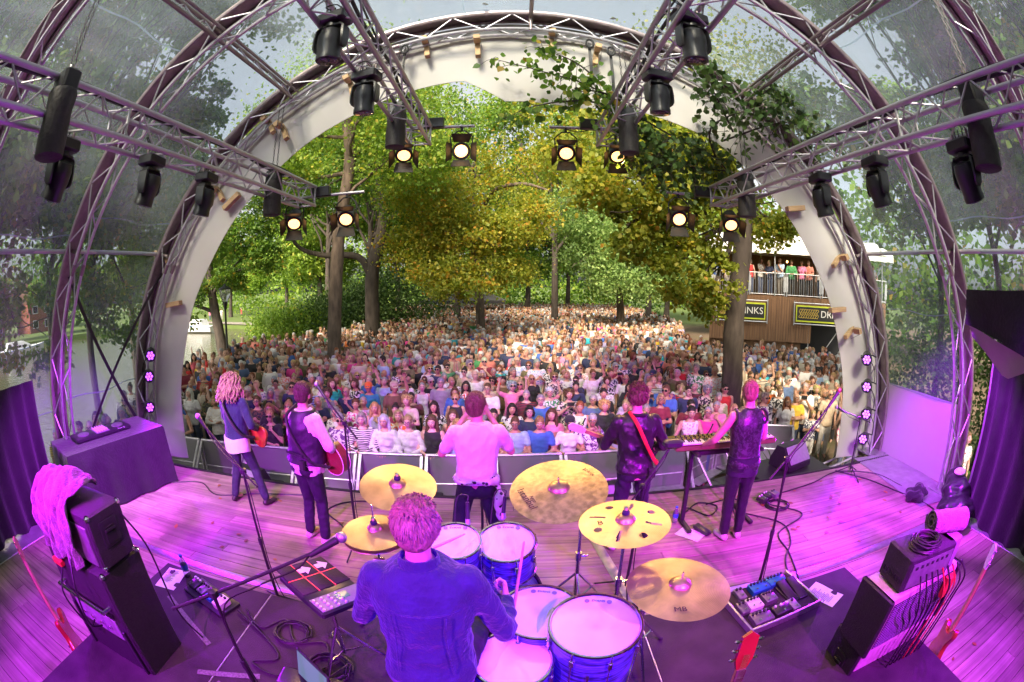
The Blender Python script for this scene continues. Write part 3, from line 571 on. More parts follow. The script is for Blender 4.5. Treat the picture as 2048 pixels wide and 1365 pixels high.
# ---------------------------------------------------------------- white surround
def r_in(x): return float(np.interp(x, [-5.6, -.72, -.65, -.09, 1.0, 1.9, 2.9, 5.6], [5.5, 5.47, 5.46, 5.07, 5.08, 5.33, 5.5, 5.5]))
n = 110; fb = MB(); A = np.linspace(R(-1), R(181), n + 1); A = np.sort(np.append(A, [math.acos(-.65 / 5.5), math.acos(-.09 / 5.1)]))
secs = []
for a in A:
    ri = r_in(5.5 * math.cos(a)); row = []
    for k in range(7):
        r = ri + (6.32 - ri) * k / 6; row.append(P_arch(a, r, 5.68 - .10 * (k / 6) + .012 * math.sin(a * 23 + k)))
    row += [p + Vector((0, .012, 0)) for p in row[::-1]]; secs.append(row)
fb.loft(secs); tag(fb.build('fabric_surround', 'white_fabric'), 'white fabric surround framing the stage opening', 'fabric')
for k, (x, z, ang, far) in enumerate(((-5.5, 3.26, 0, 0), (-4.3, 4.1, 0, 0), (-4.05, 3.95, 55, 1), (-3.45, 5.02, 0, 0), (-3.2, 4.88, 0, 0), (-2.2, 5.42, 0, 0), (-1.16, 5.92, 0, 0), (-.46, 5.88, 0, 0), (.53, 6.0, 0, 0), (1.13, 5.78, 0, 0), (4.1, 3.85, 80, 1), (4.95, 3.15, -35, 0), (5.3, 2.05, -25, 0), (4.98, 2.4, 85, 1), (-5.28, 2.5, 85, 1))):
    t = thing('timber_block', ['lowest left', 'second lowest left', 'loose slanting left', 'upper left outer', 'upper left inner', 'top left', 'left of ridge', 'beside ridge', 'right of ridge', 'top right', 'level right', 'slanting right', 'lowest right', 'level lower right', 'level lower left'][k] + ' timber block fixed to the white fabric surround', 'timber block', (x, 5.5, z), group='timber spacer blocks on the surround')
    a = math.atan2(z, x); rot = Matrix.Rotation(PI / 2 - a, 3, 'Y')
    if far: MB().box((0, .05, 0), (.075, .1, .34), Matrix.Rotation(R(ang) , 3, 'Y') , b=.004).build('batten', 'timber', t, False)
    else:
        MB().box((0, .06, 0), (.07, .07, .40), rot @ Matrix.Rotation(R(-25), 3, 'X'), b=.004).build('batten', 'timber', t, False); MB().box(rot @ Vector((0, -.05, .11)), (.09, .16, .07), rot, b=.004).build('cleat', 'timber', t, False)
        bar('cable_tie', rot @ Vector((.05, -.1, .08)), rot @ Vector((.06, -.05, -.09)), .003, 'black', t, 5)
# ---------------------------------------------------------------- white side skirt and drapes on the right
b = MB(); n = 14
b.loft([[(6.42 * math.cos(R(a)), 3.5 + 1.95 * i / n + .0, 6.42 * math.sin(R(a)) - .02) for i in range(n + 1)] for a in (0, 3, 6, 9, 11.4)], closed=False); tag(b.build('side_skirt', 'white_fabric'), 'pale fabric panel closing the lower right bay', 'fabric')
def drape(name, pts, z0, z1, mt, label, amp=.05, folds=9, curve=0):
    n = folds * 8; b = MB(); P = [Vector((*p, 0)) for p in pts]; D = P[-1] - P[0]; nrm = Vector((-D.y, D.x, 0)).normalized(); pp = spline([(p.x, p.y, 0) for p in P], max(1, n // (len(P) - 1))); rows = []
    for j in range(9):
        f = j / 8; rows.append([q + nrm * amp * (.4 + .6 * f) * math.sin(2 * PI * folds * i / len(pp) + .8 * math.sin(i * .13)) + Vector((0, 0, z1 + (z0 - z1) * f + (.06 * math.sin(i * .21) if j == 8 else 0))) for i, q in enumerate(pp)])
    b.loft(rows, closed=False); return tag(b.build(name, mt), label, 'drape')
drape('black_drape', [(5.75, 2.75), (5.65, 1.9), (5.6, 1.0), (5.4, 0.0)], 0.02, 2.25, 'black_cloth', 'black stage drape hanging at the right edge', .045, 9)
drape('black_drape', [(-6.05, 2.9), (-5.9, 2.1), (-5.8, 1.3), (-5.6, .3)], .02, 1.75, 'black_cloth', 'black stage drape hanging at the left edge', .045, 9)
b = MB(); rows = []
for j in range(7):
    f = j / 6; rows.append([Vector((4.2 - .12 * i / 10 + .05 * math.sin(i * .9) * f, 2.45 - 1.6 * i / 10, (2.78 + .12 * i / 10) * (1 - f) + f * (2.46 - .34 * i / 10) - .03 * math.sin(PI * i / 10) * (1 - f))) for i in range(11)])
b.loft(rows, closed=False); tag(b.build('canopy_valance', 'black_cloth'), 'sagging black canopy cloth over the right wing', 'cloth')
b = MB(); rows = []
for j in range(8):
    f = j / 7; rows.append([Vector((4.22 - .12 * i / 10 + f * (.05 + .16 * math.sin(PI * min(1, i / 5))) + .02 * math.sin(i * 1.3 + f * 4), 2.42 - 1.3 * i / 10 - .05 * f, 2.455 - .3 * i / 10 - f * (.05 + .27 * math.exp(-((i - 3.2) / 2.6) ** 2) + .1 * (i > 6)))) for i in range(11)])
b.loft(rows, closed=False); mat('grey_tarp', (.36, .33, .37), .5, 0, .12, 4, .4, 5); tag(b.build('tarp_flap', 'grey_tarp'), 'grey tarpaulin flap folded over at the right wing', 'tarpaulin')
t = thing('tower_truss', 'upright lattice tower truss in the right wing', 'truss', (5.95, 2.65, 0)); 
for sx in (-.14, .14):
    for sy in (-.14, .14): bar('chord', (sx, sy, 0), (sx, sy, 2.3), .024, 'alu', t)
for i in range(10):
    z0 = .03 + i * .225; s = 1 if i % 2 else -1
    for d in (-.14, .14): bar('brace', (s * .14, d, z0), (-s * .14, d, z0 + .225), .01, 'alu', t, 6); bar('brace', (d, s * .14, z0), (d, -s * .14, z0 + .225), .01, 'alu', t, 6)
# ---------------------------------------------------------------- straight lighting trusses
def box_truss(x, z, y0, y1, label):
    t = thing('lighting_truss', label, 'truss', (x, y0, z), group='square lighting trusses'); h = .145; L_ = y1 - y0
    for sx in (-h, h):
        for sz in (-h, h): bar('chord', (sx, 0, sz), (sx, L_, sz), .0255, 'alu', t, 12)
    k = int(L_ / .25); p = L_ / k
    for i in range(k):
        s = 1 if i % 2 else -1
        for e in (-h, h): bar('brace', (e, i * p, s * h), (e, (i + 1) * p, -s * h), .0095, 'alu', t, 6); bar('brace', (s * h, i * p, e), (-s * h, (i + 1) * p, e), .0095, 'alu', t, 6)
    for yy in (.02, 3.2, L_ - .02):
        for sx in (-h, h): bar('end_bar', (sx, yy, -h), (sx, yy, h), .014, 'alu', t); 
        for sz in (-h, h): bar('end_bar', (-h, yy, sz), (h, yy, sz), .014, 'alu', t)
    ins = -1 if x > 0 else 1
    MB().tube(spline([(ins * h * .2 + .02 * math.sin(q * 2.3), .3 + q * .55, h + .03 + .012 * math.sin(q * 1.7)) for q in range(int(L_ / .55))], 4), .02, 6).build('cable_loom', 'black', t)
    MB().tube(spline([(ins * h * .5 + .03 * math.sin(q * 1.3 + 1), .2 + q * .6, h + .045 + .02 * math.sin(q * 2.1)) for q in range(int(L_ / .6))], 4), .011, 5).build('cable_loom', 'black', t)
    return t
box_truss(-3.1, 4.02, -.9, 6.3, 'square aluminium lighting truss at the far left'); box_truss(3.13, 4.02, -.9, 6.3, 'square aluminium lighting truss at the far right')
box_truss(-1.33, 4.84, -.9, 6.35, 'square aluminium lighting truss left of centre'); box_truss(1.38, 4.82, -.9, 6.35, 'square aluminium lighting truss right of centre')
t = thing('rear_truss', 'cross truss behind the drummer carrying wash lights', 'truss', (0, -.95, 4.1))
for sy in (-.12, .12):
    for sz in (-.12, .12): bar('chord', (-4.2, sy, sz), (4.2, sy, sz), .025, 'alu', t)
for i in range(28):
    s = 1 if i % 2 else -1
    for e in (-.12, .12): bar('brace', (-4.2 + .3 * i, e, s * .12), (-3.9 + .3 * i, e, -s * .12), .01, 'alu', t, 6)
# ---------------------------------------------------------------- chain hoists
hm = {}
def hoist(loc, top, label, brown=False):
    t = thing('chain_hoist', label, 'chain hoist', loc, group='chain hoists hanging in the roof'); b = MB()
    b.lathe([(.10, -.25), (.125, -.24), (.128, -.1), (.118, .08), (.13, .2), (.12, .23), (.05, .235)], 20); b.build('chain_bag', 'hoist_bag', t)
    MB().box((0, 0, .3), (.2, .17, .17), b=.02).build('motor', 'black_plastic', t); MB().cyl((0, 0, .38), (0, 0, .44), .02).build('hook', 'steel', t)
    d = Vector(top) - Vector(loc) - Vector((0, 0, .4)); L_ = d.length; k = int(L_ / .05)
    if 'l' not in hm: hm['l'] = MB().tube([(.011 * math.cos(a), 0, .02 * math.sin(a)) for a in np.linspace(0, 2 * PI, 9)[:-1]], .0045, 5, True).mesh('chain_link', 'chain')
    c = MB()
    for s_ in (-.035, .035):
        for i in range(k):
            q = Vector((s_, 0, .4)) + d * (i / k); c.M = Matrix.Translation(q) @ Matrix.Rotation(PI / 2 * (i % 2), 4, 'Z'); c.tube([(.011 * math.cos(a), 0, .021 * math.sin(a) * L_ / k / .036) for a in np.linspace(0, 2 * PI, 7)[:-1]], .0045, 4, True)
    struct(c.build('chain', 'chain', t), 'stuff'); return t
mat('hoist_bag', (.035, .03, .028), .6, 0, .3, 20, .3, 40)
for a in ((( -2.92, 1.5, 3.82), (-2.95, 1.5, 5.6), 'black chain hoist bag nearest on the left truss'), ((3.14, 1.5, 3.8), (3.14, 1.5, 5.45), 'black chain hoist bag nearest on the right truss'), ((-3.18, 5.35, 3.86), (-3.18, 5.35, 5.3), 'black chain hoist bag at the front of the left truss'), ((3.1, 5.35, 3.83), (3.12, 5.35, 5.25), 'black chain hoist bag at the front of the right truss'), ((-1.45, 5.35, 4.6), (-1.45, 5.35, 5.9), 'black chain hoist bag at the front of the centre left truss'), ((1.45, 5.35, 4.52), (1.45, 5.35, 5.9), 'black chain hoist bag at the front of the centre right truss')): hoist(*a)
# ================================================================== SURROUNDINGS
GZ = -1.4; WZ = -2.15
def ground_mat():
    m = bpy.data.materials.new('ground_mix'); MATS['ground_mix'] = m; m.use_nodes = True; t = m.node_tree; N = t.nodes; L = t.links; b = N['Principled BSDF']; b.inputs['Roughness'].default_value = .95
    g = N.new('ShaderNodeNewGeometry'); n1 = N.new('ShaderNodeTexNoise'); n1.inputs['Scale'].default_value = .35; n1.inputs['Detail'].default_value = 8; L.new(g.outputs['Position'], n1.inputs['Vector']); n2 = N.new('ShaderNodeTexNoise'); n2.inputs['Scale'].default_value = 9; n2.inputs['Detail'].default_value = 6; L.new(g.outputs['Position'], n2.inputs['Vector'])
    c1 = N.new('ShaderNodeValToRGB'); e = c1.color_ramp.elements; e[0].color = (.10, .065, .04, 1); e[1].color = (.23, .16, .11, 1); L.new(n2.outputs[0], c1.inputs[0])
    c2 = N.new('ShaderNodeValToRGB'); e = c2.color_ramp.elements; e[0].color = (.05, .09, .02, 1); e[1].color = (.16, .22, .05, 1); L.new(n2.outputs[0], c2.inputs[0])
    sx = N.new('ShaderNodeSeparateXYZ'); L.new(g.outputs['Position'], sx.inputs[0]); mr = N.new('ShaderNodeMapRange'); mr.inputs[1].default_value = 44; mr.inputs[2].default_value = 50; L.new(sx.outputs['Y'], mr.inputs[0]); mr2 = N.new('ShaderNodeMapRange'); mr2.inputs[1].default_value = -22; mr2.inputs[2].default_value = -26; L.new(sx.outputs['X'], mr2.inputs[0])
    mxx = N.new('ShaderNodeMath'); mxx.operation = 'MAXIMUM'; L.new(mr.outputs[0], mxx.inputs[0]); L.new(mr2.outputs[0], mxx.inputs[1]); ad = N.new('ShaderNodeMath'); ad.operation = 'ADD'; L.new(mxx.outputs[0], ad.inputs[0]); m3 = N.new('ShaderNodeMapRange'); m3.inputs[1].default_value = .55; m3.inputs[2].default_value = .7; L.new(n1.outputs[0], m3.inputs[0]); L.new(m3.outputs[0], ad.inputs[1]); ad.use_clamp = True
    mx = N.new('ShaderNodeMix'); mx.data_type = 'RGBA'; L.new(ad.outputs[0], mx.inputs[0]); L.new(c1.outputs[0], mx.inputs[6]); L.new(c2.outputs[0], mx.inputs[7]); L.new(mx.outputs[2], b.inputs['Base Color']); bp = N.new('ShaderNodeBump'); bp.inputs['Strength'].default_value = .6; L.new(n2.outputs[0], bp.inputs['Height']); L.new(bp.outputs[0], b.inputs['Normal'])
ground_mat()
outline = [(-9.3, -80), (-9.3, 2), (-11, 9), (-14, 17), (-17, 25), (-20, 36), (-24, 47), (-46, 55.5), (-58, 52), (-66, 30), (-68, -80), (-500, -80), (-500, 700), (600, 700), (600, -80)]
bm = bmesh.new(); vs = [bm.verts.new((x, y, GZ)) for x, y in outline]; f = bm.faces.new(vs); bmesh.ops.triangulate(bm, faces=[f])
vb = [bm.verts.new((x, y, -3.2)) for x, y in outline]
for i in range(len(vs)): bm.faces.new((vs[i], vs[i - 1], vb[i - 1], vb[i]))
bmesh.ops.recalc_face_normals(bm, faces=bm.faces); me = bpy.data.meshes.new('ground'); bm.to_mesh(me); bm.free(); me.materials.append(MATS['ground_mix']); struct(put('ground', me))
m = mat('water', (.10, .095, .055), .08, spec=.6); N = m.node_tree.nodes; L = m.node_tree.links; g = N.new('ShaderNodeNewGeometry'); mp = N.new('ShaderNodeMapping'); mp.inputs['Scale'].default_value = (1, 2.2, 1); L.new(g.outputs['Position'], mp.inputs[0]); nz = N.new('ShaderNodeTexNoise'); nz.inputs['Scale'].default_value = 1.6; nz.inputs['Detail'].default_value = 4; L.new(mp.outputs[0], nz.inputs['Vector']); bp = N.new('ShaderNodeBump'); bp.inputs['Strength'].default_value = .35; bp.inputs['Distance'].default_value = .12; L.new(nz.outputs[0], bp.inputs['Height']); L.new(bp.outputs[0], N['Principled BSDF'].inputs['Normal'])
struct(MB().quad((-70, -79, WZ), (-9, -79, WZ), (-9, 57, WZ), (-70, 57, WZ)).build('water', 'water', None, False))
for a, b_ in zip(outline[1:7], outline[2:8]):
    a = Vector((*a, GZ)); b_ = Vector((*b_, GZ)); d = b_ - a; tag(MB().box((0, 0, 0), (d.length, .35, .28), b=.03).build('quay_kerb', 'quay', None, False, (a + b_) / 2 + Vector((0, 0, .0)), (0, 0, math.atan2(d.y, d.x))), 'grey quay edge along the canal bank', 'quay', 'quay edge stones') if 'quay' in MATS or mat('quay', (.22, .2, .18), .9, 0, .3, 3, .4) else None
# ---------------------------------------------------------------- foliage
def np_mesh(name, V, F, mats, tint=None, smooth=False):
    me = bpy.data.meshes.new(name); k = F.shape[1]; me.vertices.add(len(V)); me.vertices.foreach_set('co', V.astype(np.float32).ravel()); me.loops.add(F.size); me.loops.foreach_set('vertex_index', F.astype(np.int32).ravel())
    me.polygons.add(len(F)); me.polygons.foreach_set('loop_start', np.arange(0, F.size, k, dtype=np.int32)); me.polygons.foreach_set('loop_total', np.full(len(F), k, np.int32))
    if smooth: me.polygons.foreach_set('use_smooth', np.ones(len(F), bool))
    for m_ in mats: me.materials.append(MATS[m_])
    me.update(calc_edges=True)
    if tint is not None: a = me.attributes.new('tint', 'FLOAT', 'FACE'); a.data.foreach_set('value', tint.astype(np.float32))
    return me
def leaf_arrays(C, size, tint, droop=.3, near=False):
    n = len(C); s = size * RNG.uniform(.6, 1.35, (n, 1)); d = RNG.normal(size=(n, 3)); d[:, 2] -= droop; d /= np.linalg.norm(d, axis=1, keepdims=True); u = RNG.normal(size=(n, 3)); u[:, 2] += .8; w = np.cross(d, u); w /= np.linalg.norm(w, axis=1, keepdims=True) + 1e-6; nn = np.cross(w, d)
    if near:
        V = np.stack([C, C + d * s * .28 + w * s * .46 + nn * s * .1, C + d * s * .62 + w * s * .4 + nn * s * .08, C + d * s * 1.05, C + d * s * .62 - w * s * .4 + nn * s * .08, C + d * s * .28 - w * s * .46 + nn * s * .1, C + d * s * .55 - nn * s * .02], 1).reshape(-1, 3); b = np.arange(n)[:, None] * 7
        F = np.concatenate([b + np.array([[0, 1, 2, 6]]), b + np.array([[6, 2, 3, 4]]), b + np.array([[0, 6, 4, 5]])]); return V, F, np.tile(tint, 3)
    V = np.stack([C - d * s * .5, C + w * s * .36 + nn * s * .1, C + d * s * .55, C - w * s * .36 + nn * s * .1], 1).reshape(-1, 3); F = np.arange(n)[:, None] * 4 + np.array([[0, 1, 2, 3]]); return V, F, tint
def clump_points(c, r, n, sub=None):
    """leaf centres gathered in sub-clumps through the volume of an ellipsoid, denser towards its skin"""
    k = sub or max(6, n // 90); q = RNG.normal(size=(k, 3)); q /= np.linalg.norm(q, axis=1, keepdims=True); q *= RNG.uniform(.35, 1.0, (k, 1)) ** .5
    cc = np.array(c) + q * np.array(r); i = RNG.integers(0, k, n); sg = .22 * np.array(r).mean() * RNG.uniform(.5, 1.3, (k, 1))[i]; P = cc[i] + RNG.normal(size=(n, 3)) * sg * np.array([1.15, 1.15, .8]); return P, RNG.uniform(-.25, .25, k)[i]
def limb(mb, p0, p1, r0, r1, wig=.12, n=7):
    p0 = Vector(p0); p1 = Vector(p1); L_ = (p1 - p0).length; pts = []
    ox, oy = random.uniform(-1, 1), random.uniform(-1, 1)
    for i in range(n + 1):
        t = i / n; p = p0.lerp(p1, t) + Vector((ox, oy, -.4)) * wig * L_ * math.sin(PI * t) + Vector((random.uniform(-1, 1), random.uniform(-1, 1), random.uniform(-1, 1))) * .02 * L_ * (0 < i < n); pts.append(p)
    mb.tube(pts, [r0 + (r1 - r0) * (i / n) ** .8 for i in range(n + 1)], 8); return pts
def tree(name, label, trunk, r0, clumps, leaf='leaf_green', lsize=.13, group='trees in the park', bark='bark', limbs=(), tbias=.0, near=False, r1=None, cat='tree', dens=2.5):
    base = Vector(trunk[0]); t = thing(name, label, cat, base, group=group); T = MB(); pts = [Vector(p) - base for p in spline(trunk, 5)]; k = len(pts)
    T.tube(pts, [(r0 + ((r1 or r0 * .5) - r0) * (i / (k - 1))) * (1.35 if i == 0 else 1.12 if i == 1 else 1 + .05 * math.sin(i * 2.3)) for i in range(k)], 14); T.build('trunk', bark, t)
    Lm = MB(); 
    for c in clumps:
        s = pts[max(1, int(k * random.uniform(.55, .95)))]; e = Vector(c[0]) - base; pp = limb(Lm, s, e, r0 * random.uniform(.28, .42), .025)
        for _ in range(4): a = random.choice(pp[3:]); limb(Lm, a, e + Vector([random.uniform(-1, 1) * c[1][q] * .8 for q in range(3)]), r0 * .1, .012, .1, 5)
    for a in limbs: Lm.tube([Vector(p) - base for p in spline(a[0], 5)], [a[1] + (a[2] - a[1]) * i / (len(spline(a[0], 5)) - 1) for i in range(len(spline(a[0], 5)))], 10)
    if Lm.v: Lm.build('limbs', bark, t)
    Vs, Fs, Ts, o = [], [], [], 0
    for c in clumps:
        P, tt = clump_points(c[0], c[1], int(c[2] * dens)); V, F, ti = leaf_arrays(P - np.array(base), c[3] if len(c) > 3 else lsize, np.clip(RNG.normal(.45 + tbias, .22, len(P)) + tt, 0, 1), near=near); Vs.append(V); Fs.append(F + o); Ts.append(ti); o += len(V)
    if Vs: put('crown', np_mesh('crown', np.concatenate(Vs), np.concatenate(Fs), [leaf], np.concatenate(Ts)), t)
    return t
def ring(cx, cy, cz, rx, ry, rz, k, n, s, spread=.75):
    o = []
    for i in range(k):
        a = 2 * PI * i / k + random.uniform(-.3, .3); q = random.uniform(.35, 1); o.append(((cx + rx * spread * q * math.cos(a), cy + ry * spread * q * math.sin(a), cz + rz * random.uniform(-.7, .7)), (rx * .45, ry * .45, rz * .42), n, s))
    return o
# trees standing in the crowd
tree('plane_tree', 'straight pale trunk rising from the crowd left of centre', [(-7.2, 17, GZ), (-7.1, 17, .5), (-6.95, 17, 3), (-6.8, 17, 5.2), (-6.5, 17, 7.8), (-6.9, 17, 10.5), (-6.9, 17.2, 13)], .31, [((-9.2, 16.5, 9.4), (2.2, 2, 1.4), 2600), ((-4.2, 17, 8.0), (2.2, 2, 1.5), 2400), ((-7, 18, 12), (3.5, 3, 2), 3000), ((-8.6, 15.5, 7.1), (1.6, 1.4, .8), 900), ((-5.2, 15.5, 10.2), (2.4, 2, 1.4), 1600)], 'leaf_lime', lsize=.15, tbias=.1, r1=.2)
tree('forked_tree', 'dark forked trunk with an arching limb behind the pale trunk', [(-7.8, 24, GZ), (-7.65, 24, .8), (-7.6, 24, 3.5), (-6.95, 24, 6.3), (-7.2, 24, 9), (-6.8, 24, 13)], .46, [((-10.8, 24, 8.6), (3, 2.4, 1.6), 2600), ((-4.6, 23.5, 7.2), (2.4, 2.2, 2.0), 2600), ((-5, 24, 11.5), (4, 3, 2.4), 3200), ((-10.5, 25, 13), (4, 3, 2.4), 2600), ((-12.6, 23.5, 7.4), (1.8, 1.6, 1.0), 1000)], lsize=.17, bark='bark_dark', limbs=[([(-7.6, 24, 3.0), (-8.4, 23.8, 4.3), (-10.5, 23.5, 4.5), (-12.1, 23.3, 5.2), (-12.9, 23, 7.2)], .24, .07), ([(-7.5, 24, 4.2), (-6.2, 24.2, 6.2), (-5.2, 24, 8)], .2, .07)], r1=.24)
tree('linden_tree', 'thick shaded trunk rising from the crowd on the right', [(5.5, 10.2, GZ), (5.55, 10.2, 0), (5.5, 10.2, 1.9), (5.75, 10.2, 3.9), (5.7, 10.2, 4.9), (5.3, 10.2, 6.2), (5.2, 10.4, 9)], .3, [((2.6, 9.2, 5.0), (1.5, 1.2, .8), 1900), ((3.9, 9.0, 5.7), (1.2, 1.2, .7), 1500), ((2.0, 10.6, 6.5), (1.8, 1.5, 1.2), 1700), ((5.6, 10.6, 8.2), (3, 2.6, 1.6), 2600), ((4.4, 9.6, 4.2), (.8, .8, .8), 700), ((6.7, 10.3, 4.5), (.7, .8, .8), 600), ((7.4, 10.2, 7.0), (1.4, 1.6, 1.2), 1100), ((3.4, 9.8, 3.6), (.7, .7, .7), 520), ((4.5, 9.4, 2.7), (.55, .5, .9), 620), ((3.7, 9.6, 3.1), (.6, .5, .9), 520), ((2.4, 9.3, 3.9), (.6, .6, .6), 420)], 'leaf_flare_gold', .10, bark='bark_dark', tbias=-.06, r1=.2, near=True)
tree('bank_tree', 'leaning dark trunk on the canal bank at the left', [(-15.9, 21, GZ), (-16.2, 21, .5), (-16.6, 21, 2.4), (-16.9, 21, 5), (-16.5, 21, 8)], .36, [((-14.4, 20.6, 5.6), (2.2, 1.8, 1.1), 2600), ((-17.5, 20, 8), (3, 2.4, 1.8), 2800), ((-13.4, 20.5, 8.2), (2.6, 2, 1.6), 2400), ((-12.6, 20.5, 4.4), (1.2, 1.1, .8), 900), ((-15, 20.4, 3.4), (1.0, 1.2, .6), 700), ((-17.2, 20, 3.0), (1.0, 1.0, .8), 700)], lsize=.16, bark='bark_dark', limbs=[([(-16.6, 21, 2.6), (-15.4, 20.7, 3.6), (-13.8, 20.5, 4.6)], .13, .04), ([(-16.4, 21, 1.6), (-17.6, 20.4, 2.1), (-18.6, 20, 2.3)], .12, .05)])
tree('maple_tree', 'broad maple with drooping russet-tipped boughs in the centre', [(-1.8, 27, GZ), (-2.0, 27, 3), (-2.4, 26.8, 6), (-2.2, 26.5, 10)], .3, [((-3.4, 20.5, 6.6), (2.4, 1.8, 1.5), 2600), ((-1.6, 20.5, 4.9), (1.9, 1.6, 1.1), 2200), ((-4.4, 21, 4.6), (1.8, 1.6, 1.0), 1700), ((.4, 20.5, 5.6), (1.5, 1.6, 1.2), 1500), ((-3.0, 20, 3.2), (1.8, 1.4, .7), 1400), ((-.6, 21, 3.2), (1.5, 1.3, .8), 1100), ((-2.0, 19, 2.4), (1.5, 1.2, .4), 600), ((.3, 22, 8.6), (2.6, 2, 1.2), 1500)], 'leaf_flare_gold', .15, tbias=.05, limbs=[([(-2.2, 26.8, 5), (-1.2, 23, 7.2), (.4, 21, 7.4), (1.7, 20.6, 7.0)], .16, .05)])
tree('pale_tree', 'pale green feathery tree hanging over the crowd right of centre', [(7.2, 29, GZ), (7.0, 29, 2), (6.6, 28.5, 5), (6.8, 28, 9)], .28, [((7.6, 27, 6.0), (3.4, 2.4, 2.2), 4200), ((5.0, 27, 4.6), (2.2, 2, 1.6), 2600), ((9.6, 27.5, 4.4), (2.4, 2, 1.6), 2400), ((7.2, 26.5, 3.0), (3.0, 2, 1.0), 2400), ((4.2, 27, 7.2), (2.2, 2, 1.6), 1900), ((10.4, 27.5, 7.6), (2.6, 2, 1.8), 1900)], 'leaf_pale', .17)
for a in (('dark_bush', 'dark rounded bush behind the crowd left of the trunks', (-12.2, 31), 4.2, 3.4, 'leaf_dark', 5200), ('green_bush', 'bright green bush at the canal end by the lamp post', (-16.0, 29.5), 3.2, 2.5, 'leaf_lime', 4200), ('dark_bush', 'low dark bush between the two left trunks', (-9.6, 33), 4.5, 4.4, 'leaf_dark', 4800)):
    x, y = a[2]; tree(a[0], a[1], [(x, y, GZ), (x, y, GZ + .5), (x + .1, y, GZ + 1.2)], .12, [((x, y, GZ + a[4] * .55), (a[3], a[3] * .8, a[4] * .55), a[6], .19)], a[5], .19, 'bushes behind the crowd', cat='bush')
i = 0
where = ['at the far left beyond the canal bend', 'behind the left trunks', 'behind the forked trunk', 'left of centre beyond the tents', 'in the centre beyond the tents', 'right of centre beyond the tents', 'behind the pale feathery tree', 'behind the bar building', 'far behind the balcony', 'on the far bank behind the boat']
for x, y, h, w, lf in ((-34, 62, 11, 7, 'leaf_lime'), (-21, 46, 13, 6.5, 'leaf_lime'), (-13, 50, 16, 7, 'leaf_green'), (-10, 62, 20, 7, 'leaf_lime'), (1.5, 48, 19, 6.5, 'leaf_lime'), (7, 58, 21, 8, 'leaf_green'), (17, 48, 18, 8, 'leaf_green'), (19, 34, 11, 5.5, 'leaf_green'), (30, 48, 14, 8, 'leaf_green'), (-48, 66, 12, 7, 'leaf_green')):
    tree('background_tree', ('lime green' if lf == 'leaf_lime' else 'mid green') + ' background tree ' + where[i], [(x, y, GZ), (x + .2, y, 3), (x, y, h * .6)], .35, ring(x, y, h * .58, w, w * .7, h * .42, 9, 800, .36), lf, .36, 'background trees', 'bark_dark'); i += 1
for k, (x, y, lf) in enumerate(((-15.5, 36, 'leaf_green'), (-4.5, 37, 'leaf_lime'), (3.2, 34, 'leaf_lime'), (11.5, 37, 'leaf_lime'), (-10, 31, 'leaf_lime'))):
    tree('tall_tree', ('tall leafy tree behind the dark bushes', 'tall lime tree behind the maple', 'tall lime tree right of the maple', 'tall lime tree behind the pale tree', 'tall lime tree behind the forked trunk')[k], [(x, y, GZ), (x, y, 4), (x, y, 9)], .3, ring(x, y, 14, 5.4, 4, 5.2, 12, 620, .24, .9), lf, .24, 'tall trees filling the park', 'bark_dark')
# trees seen through the roof film
where = ['left of the stage by the water', 'left of the stage beside the front arch', 'left of the stage beside the middle arch', 'left rear of the stage', 'over the roof at front left', 'over the roof at rear left', 'right of the stage beside the front arch', 'right of the stage beside the middle arch', 'right rear of the stage', 'over the roof at front right', 'over the roof at rear right']
i = 0
for x, y, z, r, n in ((-13.2, 12.0, 5.8, 3.6, 800), (-10.8, 8.0, 6.8, 3.4, 900), (-10.4, 3.4, 7.2, 3.3, 950), (-9.9, -1.4, 6.6, 3.4, 900), (-7.0, 6.4, 10.6, 3.0, 600), (-7.2, 1.6, 10.4, 3.0, 850), (11.2, 8.0, 6.9, 3.0, 560), (10.8, 3.6, 7.2, 3.4, 900), (10.0, -1.2, 7.2, 3.0, 550), (7.2, 5.6, 10.6, 2.7, 480), (7.2, 2.0, 10.9, 2.9, 650)):
    bx = (x + (-4.5 if x < 0 else 4.5)) if abs(x) < 9 else x + (-.8 if x < 0 else .8)
    tree('overhanging_tree', 'leafy tree ' + where[i], [(bx, y, GZ), (bx, y, 2), (bx * .98, y, 4), (x * .9 + bx * .1, y, z)], .13, ring(x, y, z, r * 1.1, r, r * .85, 12, n, .19) + ([((x + .6, y - .8, 3.1), (1.5, 1.6, 1.3), 500, .17), ((x + .2, y + 1.2, 2.3), (1.2, 1.4, 1.1), 380, .17)] if i < 3 else []), 'leaf_green' if i % 3 else 'leaf_lime', .19, 'trees around the stage roof', 'bark_dark'); i += 1
for k, (x, y, r_, h_) in enumerate(((10.6, 6.2, 2.2, 4.2), (11.0, 2.0, 2.4, 4.6), (10.2, -2.2, 2.2, 4.4), (-9.0, -3.0, 1.6, 4.0))):
    tree('side_bush', 'tall bush outside the stage film, %s' % ('front right', 'middle right', 'rear right', 'rear left')[k], [(x, y, GZ), (x, y, 0), (x, y, 1)], .1, [((x, y, GZ + h_ * .55), (r_, r_, h_ * .55), 2600, .12)], 'leaf_dark', .12, 'bushes beside the stage', cat='bush')
